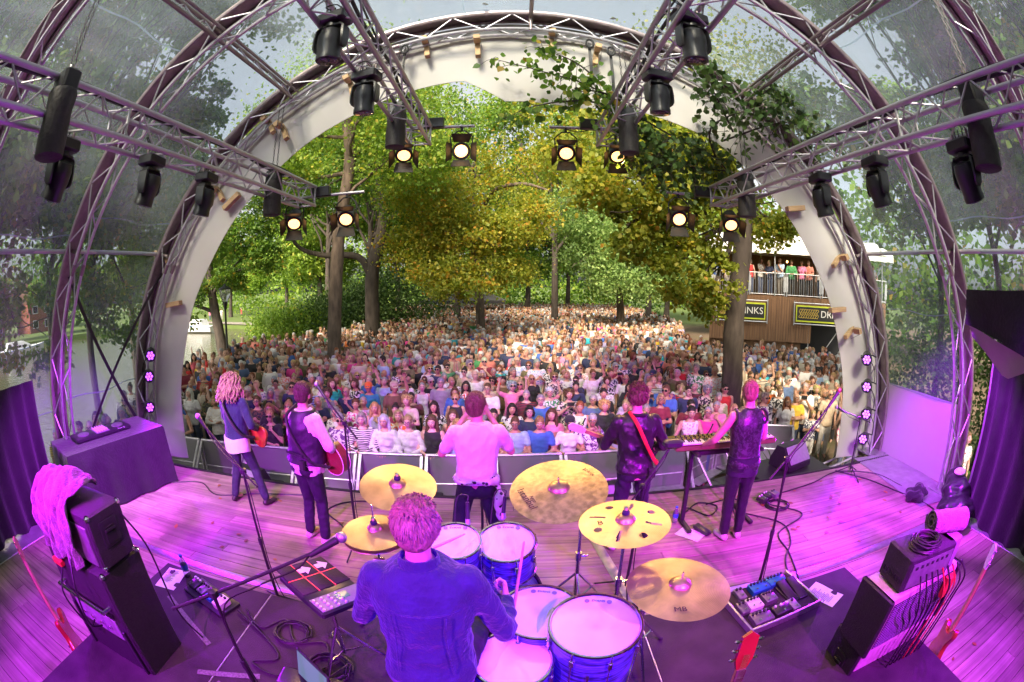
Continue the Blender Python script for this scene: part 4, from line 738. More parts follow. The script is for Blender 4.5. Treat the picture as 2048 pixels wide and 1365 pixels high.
def wood(name, x0, x1, y0, y1, z0, z1, n, ls, leaf, label):
    k = n // 120; c = np.c_[RNG.uniform(x0, x1, k), RNG.uniform(y0, y1, k), z0 + (z1 - z0) * RNG.uniform(0, 1, k) ** 1.3]; i_ = RNG.integers(0, k, n); P = c[i_] + RNG.normal(size=(n, 3)) * np.array([1.6, 1.6, 1.3]) * ls * 2; V, F, ti = leaf_arrays(P, ls, np.clip(RNG.normal(.45, .2, n) + RNG.uniform(-.25, .25, k)[i_], 0, 1)); o = struct(put(name, np_mesh(name, V, F, [leaf], ti)), 'stuff'); tag(o, label, 'wood')
wood('distant_wood', -75, 60, 78, 95, -1, 20, 26000, .75, 'leaf_lime', 'far-off mass of trees closing the park'); wood('distant_wood', 24, 34, -12, 55, -1, 12, 12000, .6, 'leaf_green', 'mass of trees beyond the bar building'); wood('distant_wood', -104, -98, -30, 75, -1, 16, 11000, .9, 'leaf_green', 'mass of trees behind the brick houses'); wood('hedge', -24, 22, 62, 66, -1.4, 5, 9000, .4, 'leaf_green', 'dense hedge line behind the crowd')
for k, (x, y) in enumerate(((-72, 10), (-74, 26), (-70, 40), (-75, -6))):
    tree('far_bank_tree', 'round tree on the far canal bank, number %s from the boats' % ('two', 'one', 'nearest', 'three')[k], [(x, y, GZ), (x, y, 3), (x, y, 6)], .4, ring(x, y, 6.5, 5.5, 5, 4, 7, 500, .5), 'leaf_green', .5, 'far bank trees', 'bark_dark')
# hanging linden twigs inside the opening
def twigs(label, paths, n, ls, leaf, sp=.16):
    t = thing('leafy_branch', label, 'branch', paths[0][0], group='linden branches reaching into the stage'); base = Vector(paths[0][0]); b = MB(); C = []
    for p in paths:
        q = [Vector(a) - base for a in spline(p, 6)]; b.tube(q, [.016 - .012 * i / (len(q) - 1) for i in range(len(q))], 6)
        for k in range(n):
            a = q[int(len(q) * random.uniform(.1, 1) ** .8 * .999)]; e = a + Vector((random.gauss(0, sp), random.gauss(0, sp * .8), random.gauss(-.05, sp))); C.append(tuple(e))
            if k % 5 == 0: b.tube([a, a.lerp(e, .5) + Vector((0, 0, .02)), e], .0035, 4)
    b.build('twig', 'bark_dark', t); C = np.array(C); V, F, ti = leaf_arrays(C, ls, np.clip(RNG.normal(.5, .25, len(C)), 0, 1), .9, True); put('leaves', np_mesh('leaves', V, F, [leaf], ti), t); return t
twigs('sunlit linden branch hanging before the white surround right of ridge', [[(2.6, 6.6, 5.0), (1.6, 5.7, 5.0), (.96, 5.25, 5.15), (.4, 5.2, 5.3), (-.24, 5.2, 5.5)], [(1.6, 5.7, 5.0), (.9, 5.2, 4.9), (.3, 5.3, 4.85), (-.1, 5.4, 4.7)], [(1.3, 5.4, 5.1), (.8, 5.1, 5.4), (.3, 5.1, 5.62)], [(1.5, 5.6, 5.0), (1.1, 5.2, 5.05), (.7, 5.2, 5.0)]], 115, .085, 'leaf_green', .11)
twigs('dark linden branch spreading under the roof film at upper right', [[(3.2, 6.4, 4.6), (2.6, 5.3, 4.75), (3.1, 4.9, 5.0), (3.8, 4.8, 5.2), (4.7, 4.6, 5.2)], [(2.9, 5.6, 4.7), (3.6, 4.9, 4.9), (4.2, 4.7, 4.75)], [(3.1, 5.2, 5.0), (3.4, 4.8, 5.35), (4.0, 4.7, 5.45)], [(3.0, 5.4, 4.8), (2.5, 4.9, 5.2), (2.5, 4.8, 5.45)]], 230, .085, 'leaf_dark', .16)
twigs('dense dark branch along the edge of the white surround at right', [[(4.2, 7.2, 4.3), (3.0, 6.1, 4.6), (2.2, 5.9, 4.75), (1.5, 5.9, 4.9)], [(3.4, 6.4, 4.5), (2.4, 6.1, 4.4), (1.8, 6.1, 4.55)]], 430, .085, 'leaf_dark', .19)
twigs('small linden spray at the top right corner', [[(4.6, 1.2, 6.2), (4.2, 1.6, 5.9), (3.9, 1.75, 5.65)], [(4.9, 1.6, 5.6), (4.75, 1.7, 5.2)]], 22, .085, 'leaf_green', .12)
# ---------------------------------------------------------------- bar building with balcony
mat('cladding', (.20, .105, .05), .75, 0, .4, 3, .3, stretch=(6, 6, .3)); mat('dark_inside', (.02, .02, .022), .8); mat('canvas_white', (.75, .74, .70), .8, 0, .08, 2, .3, 4); mat('banner_yellow', (.55, .62, .03), .6); mat('banner_black', (.015, .016, .012), .6); mat('banner_gold', (.6, .42, .08), .6); mat('banner_white', (.75, .73, .66), .6); mat('warm_bulb', (1, .6, .2), .4, emit=(1, .5, .15), es=6)
FA = Vector((17.6, 15.6, 0)); FB = Vector((9.2, 19.6, 0)); FD = (FB - FA).normalized(); FL = (FB - FA).length; frot = math.atan2(FD.y, FD.x)
bb = thing('bar_building', 'timber clad bar building with a balcony on the right', 'building', FA, (0, 0, frot))   # local x runs along the front, local -y... front faces +y? checked below
S = 1 if (Matrix.Rotation(frot, 3, 'Z') @ Vector((0, 1, 0))).dot(Vector((0, 0, 0)) - FA) > 0 else -1
MB().box((FL / 2, -S * 3.0, 2.38), (FL, 6.0, .14)).build('balcony_floor', 'cladding', bb, False)
w = MB(); k = int(FL / .13)
for i in range(k):
    xx = (i + .5) * FL / k; low = .35 if xx > 3.6 * FL / 9.3 + .6 else 1.42
    w.box((xx, S * (.02 + .008 * (i % 2) + random.uniform(0, .006)), (2.45 + low) / 2), (FL / k - .012, .03, 2.45 - low + random.uniform(-.02, .02)))
struct(w.build('cladding_boards', 'cladding', bb, False), 'stuff')
MB().box((FL / 2, -S * .05, 1.85), (FL, .05, 1.1)).build('wall', 'black', bb, False); MB().box((FL / 2, -S * 5.9, .5), (FL, .1, 3.8)).build('wall', 'dark_inside', bb, False); MB().box((FL / 2, -S * 5.7, 3.6), (FL, .1, 2.4)).build('wall', 'cladding', bb, False)
MB().box((FL * .75, -S * .25, -.5), (FL * .5, .1, 1.75)).build('wall', 'cladding', bb, False); MB().box((FL * .25, -S * 1.2, -.9), (FL * .45, .6, 1.0), b=.02).build('bar_counter', 'cladding', bb, False)
for xx in (.1, 2.2, 4.3): bar('scaffold_post', (xx, S * .0, GZ), (xx, S * .0, 2.3), .03, 'galv', bb)
bar('scaffold_brace', (.3, -S * .3, -1.2), (2.1, -S * .3, 1.3), .025, 'galv', bb); bar('scaffold_brace', (4.2, -S * .3, -1.2), (2.4, -S * .3, 1.3), .025, 'galv', bb)
for i in range(4): MB().ell((1.0 + i * 2.2, -S * .6, 4.1 - .1 * (i % 2)), (.05, .05, .06)).build('bulb', 'warm_bulb', bb)
npan = 5; pw = FL / npan
for i in range(npan):
    rl = thing('railing_panel', 'grey barred railing panel on the balcony, %s from the right' % ('first', 'second', 'third', 'fourth', 'fifth')[i], 'railing', FA + FD * (i * pw), (0, 0, frot), group='balcony railing panels')
    for z in (2.52, 3.5): bar('rail', (.03, S * .06, z), (pw - .03, S * .06, z), .021, 'galv', rl)
    for xx in (.05, pw - .05): bar('post', (xx, S * .06, 2.45), (xx, S * .06, 3.5), .025, 'galv', rl); MB().box((xx, S * .06, 3.0), (.12, .03, .7)).build('coupling_plate', 'galv', rl, False)
    q = MB(); kk = int(pw / .11)
    for j in range(1, kk): q.cyl((j * pw / kk, S * .06, 2.52), (j * pw / kk, S * .06, 3.5), .009, n=5)
    struct(q.build('bars', 'galv', rl), 'stuff')
t = thing('party_tent', 'white canvas tent roof over the balcony', 'tent', FA, (0, 0, frot)); q = MB(); rows = []
for j, (yy, zz) in enumerate(((.35, 4.62), (.3, 4.75), (-.6, 5.0), (-2.6, 5.6), (-4.8, 5.0), (-5.8, 4.7))): rows.append([(FL * i / 24 - .3, S * yy, zz + .05 * math.sin(i * .8 + j) + (.04 * math.sin(i * 3.1) if j == 0 else 0)) for i in range(26)])
q.loft(rows, closed=False); q.build('roof', 'canvas_white', t); q = MB(); q.loft([[(FL * i / 48 - .3, S * (.36 + .02 * math.sin(i * 1.3)), z + (.035 * abs(math.sin(i * 1.1)) if z < 4.5 else 0)) for i in range(51)] for z in (4.63, 4.36)], closed=False); q.build('valance', 'canvas_white', t)
for xx in (.3, FL * .33, FL * .66, FL - .3): bar('pole', (xx, S * .1, 2.45), (xx, S * .1, 4.65), .03, 'galv', t)
def banner(x0, wd, z, label, words):
    t = thing('bar_banner', label, 'banner', FA + FD * x0, (0, 0, frot), group='yellow bar banners'); yy = S * .22; h = .62
    MB().box((wd / 2, yy, z), (wd, .02, h + .14)).build('border', 'banner_yellow', t, False); MB().box((wd / 2, yy + S * .014, z), (wd - .1, .012, h)).build('field', 'banner_black', t, False)
    for zz in (z - h / 2 - .17, z + h / 2 + .17): bar('tube', (-.1, yy, zz), (wd + .1, yy, zz), .03, 'galv', t)
    for xx in (-.1, wd + .1): bar('tube', (xx, yy, z - h / 2 - .25), (xx, yy, z + h / 2 + .25), .03, 'galv', t)
    text('lettering', 'DRINKS', .44, 'banner_white', t, (wd * .38, yy + S * .022, z), (PI / 2, 0, PI), .006)
    q = MB(); 
    for i in range(8):
        cx = wd * .67 + wd * .26 * i / 7; sg = 1 if i % 2 else -1
        q.tube([(cx + .07 * math.sin(2 * a) * sg + .03 * math.cos(5 * a), yy + S * .022, z + .2 * math.cos(a)) for a in np.linspace(0, 2 * PI, 22)[:-1]], .014, 4, True)
    struct(q.build('scrollwork', 'banner_gold', t), 'stuff')
banner(1.75, 3.3, 1.72, 'yellow framed black DRINKS banner right of the thick trunk', 'BAR'); banner(6.6, 2.3, 1.72, 'yellow framed black banner behind leaves left of the trunk', 'BAR')
# ---------------------------------------------------------------- tents, lamp post, boats, houses
for k, (x, y) in enumerate(((-6.9, 45), (-2.7, 45))):
    t = thing('black_tent', 'black pop-up tent %s beyond the crowd' % ('on the left' if k == 0 else 'on the right'), 'tent', (x, y, GZ), group='black tents at the back'); q = MB(); 
    q.loft([[(-2, -2, 2.55), (2, -2, 2.55), (2, 2, 2.55), (-2, 2, 2.55)], [(-1, -1, 3.0), (1, -1, 3.0), (1, 1, 3.0), (-1, 1, 3.0)], [(-.05, -.05, 3.7), (.05, -.05, 3.7), (.05, .05, 3.7), (-.05, .05, 3.7)]], cap=False); q.build('roof', 'black_cloth', t); q = MB().loft([[(-2.02, -2.02, z), (2.02, -2.02, z), (2.02, 2.02, z), (-2.02, 2.02, z)] for z in (2.57, 2.28)], cap=False); q.build('valance', 'black_cloth', t)
    for sx in (-1.95, 1.95):
        for sy in (-1.95, 1.95): bar('leg', (sx, sy, 0), (sx, sy, 2.5), .03, 'galv', t)
t = thing('street_lamp', 'dark street lamp post with a glass lantern at left', 'street lamp', (-12.6, 16.9, GZ)); MB().lathe([(.11, 0), (.1, .5), (.06, .6), (.05, 3.3), (.07, 3.35), (.13, 3.62), (.13, 3.66)], 14).build('post', 'black', t)
m = mat('lantern_glass', (.75, .78, .74), .15); m.node_tree.nodes['Principled BSDF'].inputs['Transmission Weight'].default_value = .75; MB().lathe([(.14, 3.66), (.26, 3.95), (.28, 4.1), (.25, 4.2)], 18).build('lantern', 'lantern_glass', t); MB().lathe([(.32, 4.2), (.3, 4.25), (.08, 4.36), (.03, 4.46)], 18).build('cap', 'black', t)
def boat(loc, rz, Lh, label):
    t = thing('motor_boat', label, 'boat', loc, (0, 0, rz), group='white boats moored on the canal'); q = MB(); rows = []
    for i in range(13):
        f = i / 12; w = Lh * .17 * (1 - max(0, (f - .55) / .45) ** 2.2) * (1 if f > .05 else .93); s = .75 + .35 * f ** 2; rows.append([(Lh * (f - .5), -w, s), (Lh * (f - .5) * .98, -w * .85, .1), (Lh * (f - .5) * .95, 0, -.25), (Lh * (f - .5) * .98, w * .85, .1), (Lh * (f - .5), w, s), (Lh * (f - .5), 0, s + .05)])
    q.loft(rows); q.build('hull', 'white_plastic', t); q = MB().loft([[(Lh * a, -Lh * .12 * b_, z), (Lh * a, Lh * .12 * b_, z), (Lh * c, Lh * .12 * b_, z), (Lh * c, -Lh * .12 * b_, z)] for z, a, c, b_ in ((.8, -.22, .26, 1), (1.25, -.2, .2, .95), (1.62, -.18, .1, .8))]); q.build('cabin', 'white_plastic', t, False)
    for sy in (-1, 1):
        for a in (-.12, .0, .1): MB().box((Lh * a, sy * Lh * .122, 1.12), (Lh * .08, .03, .24), b=.01).build('window', 'glass_dark', t, False)
    MB().tube([(Lh * (f - .5), Lh * .172 * (1 - max(0, (f - .55) / .45) ** 2.2), .72 + .35 * f * f) for f in np.linspace(0, 1, 12)], .04, 5).build('rub_rail', 'blue_plastic', t); MB().tube([(Lh * (f - .5), -Lh * .172 * (1 - max(0, (f - .55) / .45) ** 2.2), .72 + .35 * f * f) for f in np.linspace(0, 1, 12)], .04, 5).build('rub_rail', 'blue_plastic', t)
    bar('flag_pole', (-Lh * .49, 0, .8), (-Lh * .53, 0, 2.2), .02, 'white_plastic', t); MB().box((-Lh * .56, 0, 1.9), (.3, .02, .45)).build('flag', 'blue_plastic', t, False); return t
boat((-40.5, 47.6, WZ + .1), R(175), 6.5, 'small white motor boat by the far grassy bank'); boat((-54, 24, WZ + .1), R(80), 8.5, 'larger white cabin boat seen through the left film')
mat('brick_red', (.28, .09, .06), .85, 0, .3, 2, .3); mat('roof_tile', (.16, .08, .06), .8, 0, .3, 3)
for k, (x, y, w_, h_) in enumerate(((-95, 22, 9, 8), (-97, 34, 8, 9.5), (-92, 48, 10, 8), (-96, 8, 9, 9))):
    t = thing('brick_house', 'red brick house across the canal, %s' % ('second from the right', 'third from the left', 'rightmost of the row', 'leftmost of the row')[k], 'house', (x, y, GZ), (0, 0, 0), group='houses across the canal'); MB().box((0, 0, h_ * .35), (8, w_, h_ * .7)).build('wall', 'brick_red', t, False)
    MB().loft([[(-4.2, -w_ / 2 - .2, h_ * .7), (4.2, -w_ / 2 - .2, h_ * .7), (4.2, w_ / 2 + .2, h_ * .7), (-4.2, w_ / 2 + .2, h_ * .7)], [(-.1, -w_ / 2 - .2, h_ + 1.5), (.1, -w_ / 2 - .2, h_ + 1.5), (.1, w_ / 2 + .2, h_ + 1.5), (-.1, w_ / 2 + .2, h_ + 1.5)]]).build('roof', 'roof_tile', t, False)
    for j in range(3):
        for zz in (1.6, h_ * .7 - 1.3): f_ = MB().box((4.02, -w_ / 2 + w_ * (j + .5) / 3, zz), (.08, 1.5, 1.5)).build('window', 'white_plastic', t, False); MB().box((4.07, -w_ / 2 + w_ * (j + .5) / 3, zz), (.06, 1.25, 1.25)).build('pane', 'glass_dark', f_, False)
FRONT = [
 (-2.3, 7.6365, 'rail', 1, 'long', 'white', 'long', 'white', '', None, 'white-haired person in white blouse leaning on barrier'),
 (-2.42, 7.6311, 'rail', 1, 'long', 'white', 'bob', 'grey', '', 'stripes', 'grey-haired person in white with red stripes, hand at head'),
 (-2.16, 8.13, 'clap', 1, 'long', 'orange', 'bob', 'blond', '', 'print_white', 'blond person in bright orange patterned dress at barrier'),
 (-1.38, 7.6779, 'rail', 1, 'tank', 'black', 'long', 'brown', '', None, 'brown-haired person in black tank top resting on barrier'),
 (-1.59, 7.66845, 'rail', 1, 'long', 'white', 'pony', 'blond', 'specs', None, 'person in white shirt with tied blond hair beside the black tank top'),
 (-1.24, 7.684200000000001, 'arms_down', 1, 'long', 'light blue', 'bob', 'blond', '', None, 'blond person in pale blue top behind the black tank top'),
 (-1.1, 8.04, 'arms_down', 1, 'tank', 'coral', 'long', 'brown', '', None, 'brown-haired person in coral top left of the singer'),
 (0.07, 7.7442, 'rail', 0, 'tee', 'light blue', 'crop', 'brown', 'specs', None, 'person in pale blue polo looking down at barrier'),
 (0.49, 7.7694, 'rail', 0, 'tee', 'blue', 'short', 'fair', '', None, 'fair-haired person in blue T-shirt leaning on barrier'),
 (0.86, 7.7916, 'rail', 1, 'tee', 'white', 'short', 'dark', 'cap_black', None, 'person in white T-shirt and dark cap leaning on barrier'),
 (1.37, 7.8222000000000005, 'rail', 1, 'tee', 'purple', 'short', 'white', 'specs', 'print_white', 'white-haired person in purple print top at barrier'),
 (0.7, 7.87, 'arms_down', 1, 'tee', 'pink', 'long', 'brown', '', None, 'long-haired person in pale pink behind the dark cap'),
 (0.35, 8.27, 'arms_down', 1, 'tee', 'navy', 'bob', 'dark', 'specs', None, 'dark-haired person in navy top with glasses, second row centre'),
 (0.6, 9.26, 'arms_down', 0, 'tee', 'blue', 'crop', 'grey', 'specs', None, 'grey-haired person in blue polo, centre'),
 (-0.35, 8.34, 'arms_down', 1, 'long', 'yellow', 'pony', 'dark', '', 'stripes', 'person in yellow striped top right of the singer'),
 (0.0, 8.82, 'chin', 1, 'long', 'black', 'long', 'dark', '', 'dots', 'long dark-haired person in zebra-like print'),
 (-1.23, 9.59, 'arms_down', 1, 'tank', 'black', 'pony', 'blond', 'sun', None, 'blond person in dark tank top and sunglasses above the singer'),
 (-1.55, 8.69, 'arms_down', 1, 'tee', 'black', 'long', 'dark', '', 'print_white', 'long dark-haired person in black floral top'),
 (-2.21, 9.04, 'crossed', 1, 'tee', 'cream', 'curly', 'blond', '', None, 'curly blond person in cream top behind the orange dress'),
 (-2.34, 8.66, 'arms_down', 1, 'tank', 'maroon', 'bun', 'dark', '', None, 'dark-haired person in maroon top left of the orange dress'),
 (-2.23, 9.62, 'arms_down', 0, 'tee', 'brown', 'crop', 'dark', 'sun', None, 'person in brown T-shirt and sunglasses, left of centre'),
 (-1.73, 10.74, 'arms_down', 0, 'tee', 'grey', 'short', 'grey', 'specs', None, 'bearded person in grey polo, left of centre'),
 (-2.2, 10.71, 'arms_down', 1, 'tank', 'white', 'crop', 'grey', '', None, 'short-haired person in sleeveless white top'),
 (-3.42, 10.21, 'arms_down', 0, 'tee', 'teal', 'bald', 'grey', 'cap_orange', None, 'person in teal shirt with orange cap'),
 (-2.8, 8.65, 'chin', 1, 'tank', 'lilac', 'long', 'blond', '', None, 'long blond-haired person in lilac top, hand at cheek'),
 (-2.87, 10.55, 'arms_down', 1, 'tee', 'coral', 'bob', 'brown', 'specs', 'print_dark', 'person in coral patterned blouse with glasses'),
 (-0.21, 7.73055, 'rail', 1, 'tank', 'white', 'long', 'dark', 'sun', None, 'dark-haired person in white sleeveless top and sunglasses'),
 (0.32, 9.85, 'arms_down', 0, 'long', 'maroon', 'crop', 'grey', '', 'stripes', 'person in maroon check shirt, centre'),
 (0.84, 9.98, 'clap', 1, 'tee', 'green', 'short', 'white', 'specs', 'print_white', 'white-haired person in green print clapping'),
 (1.25, 9.68, 'phone', 1, 'tee', 'cream', 'curly', 'brown', 'phone', 'print_dark', 'curly-haired person in animal print lifting a phone'),
 (1.37, 8.78, 'clap', 1, 'tank', 'white', 'pony', 'auburn', 'strap', None, 'person in white top with dark bag strap'),
 (-0.23, 11.44, 'arms_down', 0, 'tee', 'brown', 'short', 'dark', '', None, 'young person in plain brown T-shirt above the white top'),
 (-1.11, 10.71, 'arms_down', 1, 'tee', 'red', 'long', 'dark', 'specs', 'print_white', 'dark-haired person in red and white floral shirt'),
 (-0.6, 10.67, 'arms_down', 0, 'tee', 'beige', 'receding', 'grey', '', None, 'balding person in beige shirt above the singer'),
 (1.85, 8.71, 'arms_down', 1, 'tee', 'black', 'curly', 'blond', '', None, 'curly blond person in black left of the leather jacket'),
 (2.04, 9.73, 'arms_down', 1, 'tee', 'black', 'short', 'dark', '', None, 'short dark-haired person in black above the curly blond one'),
 (3.0, 11.45, 'arms_down', 0, 'tee', 'white', 'bald', 'grey', 'specs', None, 'bald person in white T-shirt above the leather jacket'),
 (3.59, 10.89, 'arms_down', 0, 'tee', 'white', 'bald', 'grey', '', 'stripes', 'bald person in striped T-shirt, right of centre'),
 (3.18, 9.06, 'crossed', 1, 'tee', 'maroon', 'bob', 'blond', 'specs', None, 'blond person in dark printed T-shirt with folded arms'),
 (3.57, 7.9542, 'rail', 1, 'tank', 'pink', 'short', 'dark', '', 'dots', 'short-haired person in pink patterned top looking down'),
 (4.07, 9.66, 'arms_down', 0, 'tee', 'navy', 'crop', 'dark', 'specs', None, 'person in navy printed T-shirt behind the keyboard'),
 (3.79, 8.03, 'crossed', 1, 'tee', 'magenta', 'crop', 'grey', 'specs strap', None, 'person in bright pink top with folded arms by the keyboard'),
 (5.11, 9.82, 'arms_down', 0, 'tank', 'red', 'crop', 'dark', 'sun', None, 'person in red tank top beside the keyboard player'),
 (4.79, 10.04, 'arms_down', 1, 'tee', 'cream', 'curly', 'grey', 'specs', 'print_dark', 'curly grey-haired person in print beside the red tank top'),
 (2.65, 8.43, 'arms_down', 1, 'tee', 'white', 'short', 'grey', '', 'print_dark', 'short grey-haired person in white floral top by the leather jacket'),
 (6.44, 9.23, 'crossed', 1, 'tee', 'white', 'pony', 'fair', 'specs', 'print_dark', 'person in black and white print with folded arms, right'),
 (6.34, 9.6, 'arms_down', 0, 'tee', 'orange', 'crop', 'grey', '', None, 'person in orange polo right of the keyboard player'),
 (7.35, 9.38, 'arms_down', 0, 'tee', 'turquoise', 'receding', 'grey', 'specs', None, 'person in turquoise polo at the right'),
 (7.85, 9.08, 'arms_down', 1, 'tee', 'beige', 'bob', 'blond', 'specs', 'print_dark', 'blond person in beige print at the right edge of opening'),
 (5.74, 9.11, 'arms_down', 1, 'tee', 'maroon', 'long', 'auburn', '', None, 'auburn-haired person in maroon right of the keyboard player'),
 (-7.52, 7.4016, 'rail', 1, 'tank', 'grey', 'long', 'grey', '', 'print_dark', 'grey-haired person in grey tank top at the left end'),
 (-7.26, 7.4133000000000004, 'rail', 0, 'tank', 'grey', 'bald', 'grey', 'sun', None, 'bald person in grey tank top leaning on the left barrier'),
 (-7.68, 7.71, 'arms_down', 0, 'tee', 'blue', 'crop', 'brown', '', None, 'person in blue at the far left of the barrier'),
 (-6.79, 8.36, 'crossed', 1, 'long', 'cream', 'bob', 'blond', '', 'dots', 'person in cream crochet top behind the long-haired guitarist'),
 (-5.53, 8.38, 'clap', 1, 'tee', 'brown', 'pony', 'brown', 'specs', 'print_dark', 'person with glasses in brown print between two guitarists'),
 (-4.7, 7.5285, 'chin', 1, 'tee', 'black', 'bun', 'blond', 'sun', None, 'person in black top and sunglasses between two guitarists'),
 (-5.65, 9.24, 'phone', 1, 'tee', 'olive', 'long', 'grey', 'specs phone', None, 'person filming with a phone between two guitarists'),
 (-4.88, 8.75, 'arms_down', 1, 'tee', 'beige', 'short', 'dark', 'sun', None, 'short dark-haired person with sunglasses left of the waistcoat'),
 (-8.81, 9.76, 'arms_down', 0, 'tee', 'black', 'bald', 'grey', '', None, 'bald person in black T-shirt at the left'),
 (-8.06, 9.47, 'arms_down', 1, 'tee', 'cream', 'long', 'blond', '', None, 'long blond-haired person in cream at the left'),
 (-7.96, 9.95, 'arms_down', 0, 'tee', 'light blue', 'crop', 'grey', '', None, 'person in pale blue shirt left of the long-haired guitarist'),
 (-6.55, 10.97, 'clap', 0, 'tee', 'white', 'short', 'grey', '', None, 'grey-bearded person in white T-shirt clapping'),
 (-7.6, 13.66, 'arms_down', 0, 'tee', 'navy', 'bald', 'grey', '', None, 'bald person in navy polo left of the waistcoat'),
 (-6.96, 13.92, 'arms_down', 0, 'tee', 'olive', 'short', 'brown', '', None, 'tall person in olive T-shirt above the waistcoat'),
 (-5.02, 11.05, 'arms_down', 0, 'tee', 'navy', 'crop', 'dark', 'cap_navy', None, 'person in navy shirt and navy cap'),
 (-3.85, 9.79, 'chin', 0, 'tee', 'navy', 'bald', 'grey', 'specs', None, 'bald person in navy, hand at chin'),
 (-3.45, 8.09, 'arms_down', 1, 'tee', 'black', 'bob', 'grey', '', 'dots', 'grey-haired person in dotted black beside the waistcoat'),
 (-3.13, 7.59915, 'rail', 0, 'tee', 'purple', 'crop', 'grey', 'sun', 'print_white', 'person in purple print shirt and sunglasses at barrier'),
 (-3.22, 8.72, 'arms_down', 1, 'tee', 'magenta', 'short', 'brown', '', 'print_white', 'smiling person in pink floral blouse'),
 (-3.21, 9.06, 'arms_down', 0, 'tee', 'white', 'crop', 'grey', '', None, 'grey-haired person in white behind the pink blouse'),
 (-4.18, 9.39, 'arms_down', 1, 'tank', 'grey', 'curly', 'brown', '', None, 'curly-haired person in grey tank top right of the waistcoat'),
 (-4.7, 11.22, 'arms_down', 1, 'tank', 'magenta', 'long', 'fair', '', None, 'long-haired person in magenta tank top'),
 (-6.09, 12.76, 'arms_down', 1, 'tank', 'white', 'bob', 'blond', '', None, 'blond person in white tank top by the olive T-shirt'),
 (-5.19, 13.2, 'arms_down', 1, 'tank', 'red', 'pony', 'blond', '', None, 'person in red top near the pale trunk'),
 (1.98, 7.8588000000000005, 'rail', 1, 'tee', 'lilac', 'short', 'white', 'specs', None, 'white-haired person with glasses at barrier left of the leather jacket'),
 (1.55, 10.69, 'arms_down', 1, 'tee', 'navy', 'bun', 'dark', 'strap', None, 'dark-haired person in navy with a blue strap'),
 (1.11, 11.81, 'arms_down', 1, 'tee', 'cream', 'curly', 'fair', 'sun', 'print_dark', 'person in leopard print with sunglasses, centre'),
 (-0.67, 9.26, 'arms_down', 1, 'tee', 'grey', 'bob', 'blond', 'specs', None, 'blond person in grey right of the singer'),
 (6.95, 8.32, 'clap', 0, 'tee', 'navy', 'short', 'blond', '', 'print_white', 'child-sized blond person clapping at the right'),
 (7.74, 8.65, 'arms_down', 0, 'tee', 'beige', 'bald', 'grey', 'sun', None, 'bald person in beige polo by the white surround'),
]
# ---------------------------------------------------------------- crowd placement
ORD = 'first second third fourth fifth sixth seventh eighth ninth tenth eleventh twelfth thirteenth fourteenth fifteenth sixteenth seventeenth eighteenth nineteenth'.split()
def ordn(n):
    if n < 19: return ORD[n]
    t_, u_ = divmod(n + 1, 10); w_ = 'x x twent thirt fort fift sixt sevent eight ninet'.split()[t_]; return w_ + 'ieth' if u_ == 0 else w_ + 'y-' + ORD[u_ - 1]
fp = np.array([f[:2] for f in FRONT], float); fixed = np.array([f[2] == 'rail' for f in FRONT])
for _ in range(60):
    for i in range(len(fp)):
        for j in range(len(fp)):
            if i == j: continue
            d = fp[i] - fp[j]; d2 = d * np.array([1, 1.0]); q = np.hypot(*d2)
            if q < .44:
                s_ = (.44 - q) / 2 * (d / (q + 1e-6) if q > 1e-3 else np.array([1, 0])); s_ = np.array([s_[0], abs(s_[1]) if fp[i][1] >= fp[j][1] else -abs(s_[1]) * .2])
                if fixed[i]: s_[1] = 0
                fp[i] += s_ * .7
    for i in range(len(fp)):
        fp[i][1] = max(fp[i][1], BAR_Y(fp[i][0]) + (.4 if fixed[i] else .44))
def face_cam(x, y): return math.atan2(x, y) * -.6
placed = [tuple(p) for p in fp]
for p, f in zip(fp, FRONT):
    x, y = map(float, p); child = 'child' in f[10]
    person(x, y, GZ, face_cam(x, y) * .7 + random.uniform(-.15, .15), f[2], bool(f[3]), f[4], f[5], f[6], f[7], f[8], f[9], (.78 if child else random.uniform(.95, 1.02)), None, f[10], 'crowd in front of the stage', random.uniform(.97, 1.08))
TRUNKS = [(5.5, 10.2), (-7.2, 17), (-7.8, 24), (-12.6, 16.9), (-1.8, 27), (7.2, 29), (-15.9, 21)]
bxs, bys = zip(*[(p[1], p[0]) for p in outline[1:8]])
def x_left(y): return float(np.interp(y, [7, 9, 12, 17, 19.5, 24, 30, 40, 60], [-9.4, -10.3, -11.4, -13.2, -13.4, -11, -9.6, -12, -13]))
def x_right(y): return float(np.interp(y, [7, 8.6, 10, 14, 16.5, 19, 22, 30, 60], [4.2, 8.6, 12, 13.6, 14.2, 9.6, 8.8, 12, 15]))
cand = []
y = 7.7; row = 0
while y < 58:
    sp = .47 if y < 12 else .5 if y < 20 else .56; x = x_left(y) + (row % 2) * sp / 2
    while x < x_right(y):
        xx = x + random.gauss(0, .11); yy = y + random.gauss(0, .14) + .05 * xx * (y < 12)
        if all((xx - a) ** 2 + (yy - b_) ** 2 > .55 for a, b_ in TRUNKS) and yy > BAR_Y(xx) + .55 and not (abs(xx) > 3.2 and xx > 0 and yy < 8.5): cand.append((xx, yy))
        x += sp
    y += .72 if y < 24 else .68; row += 1
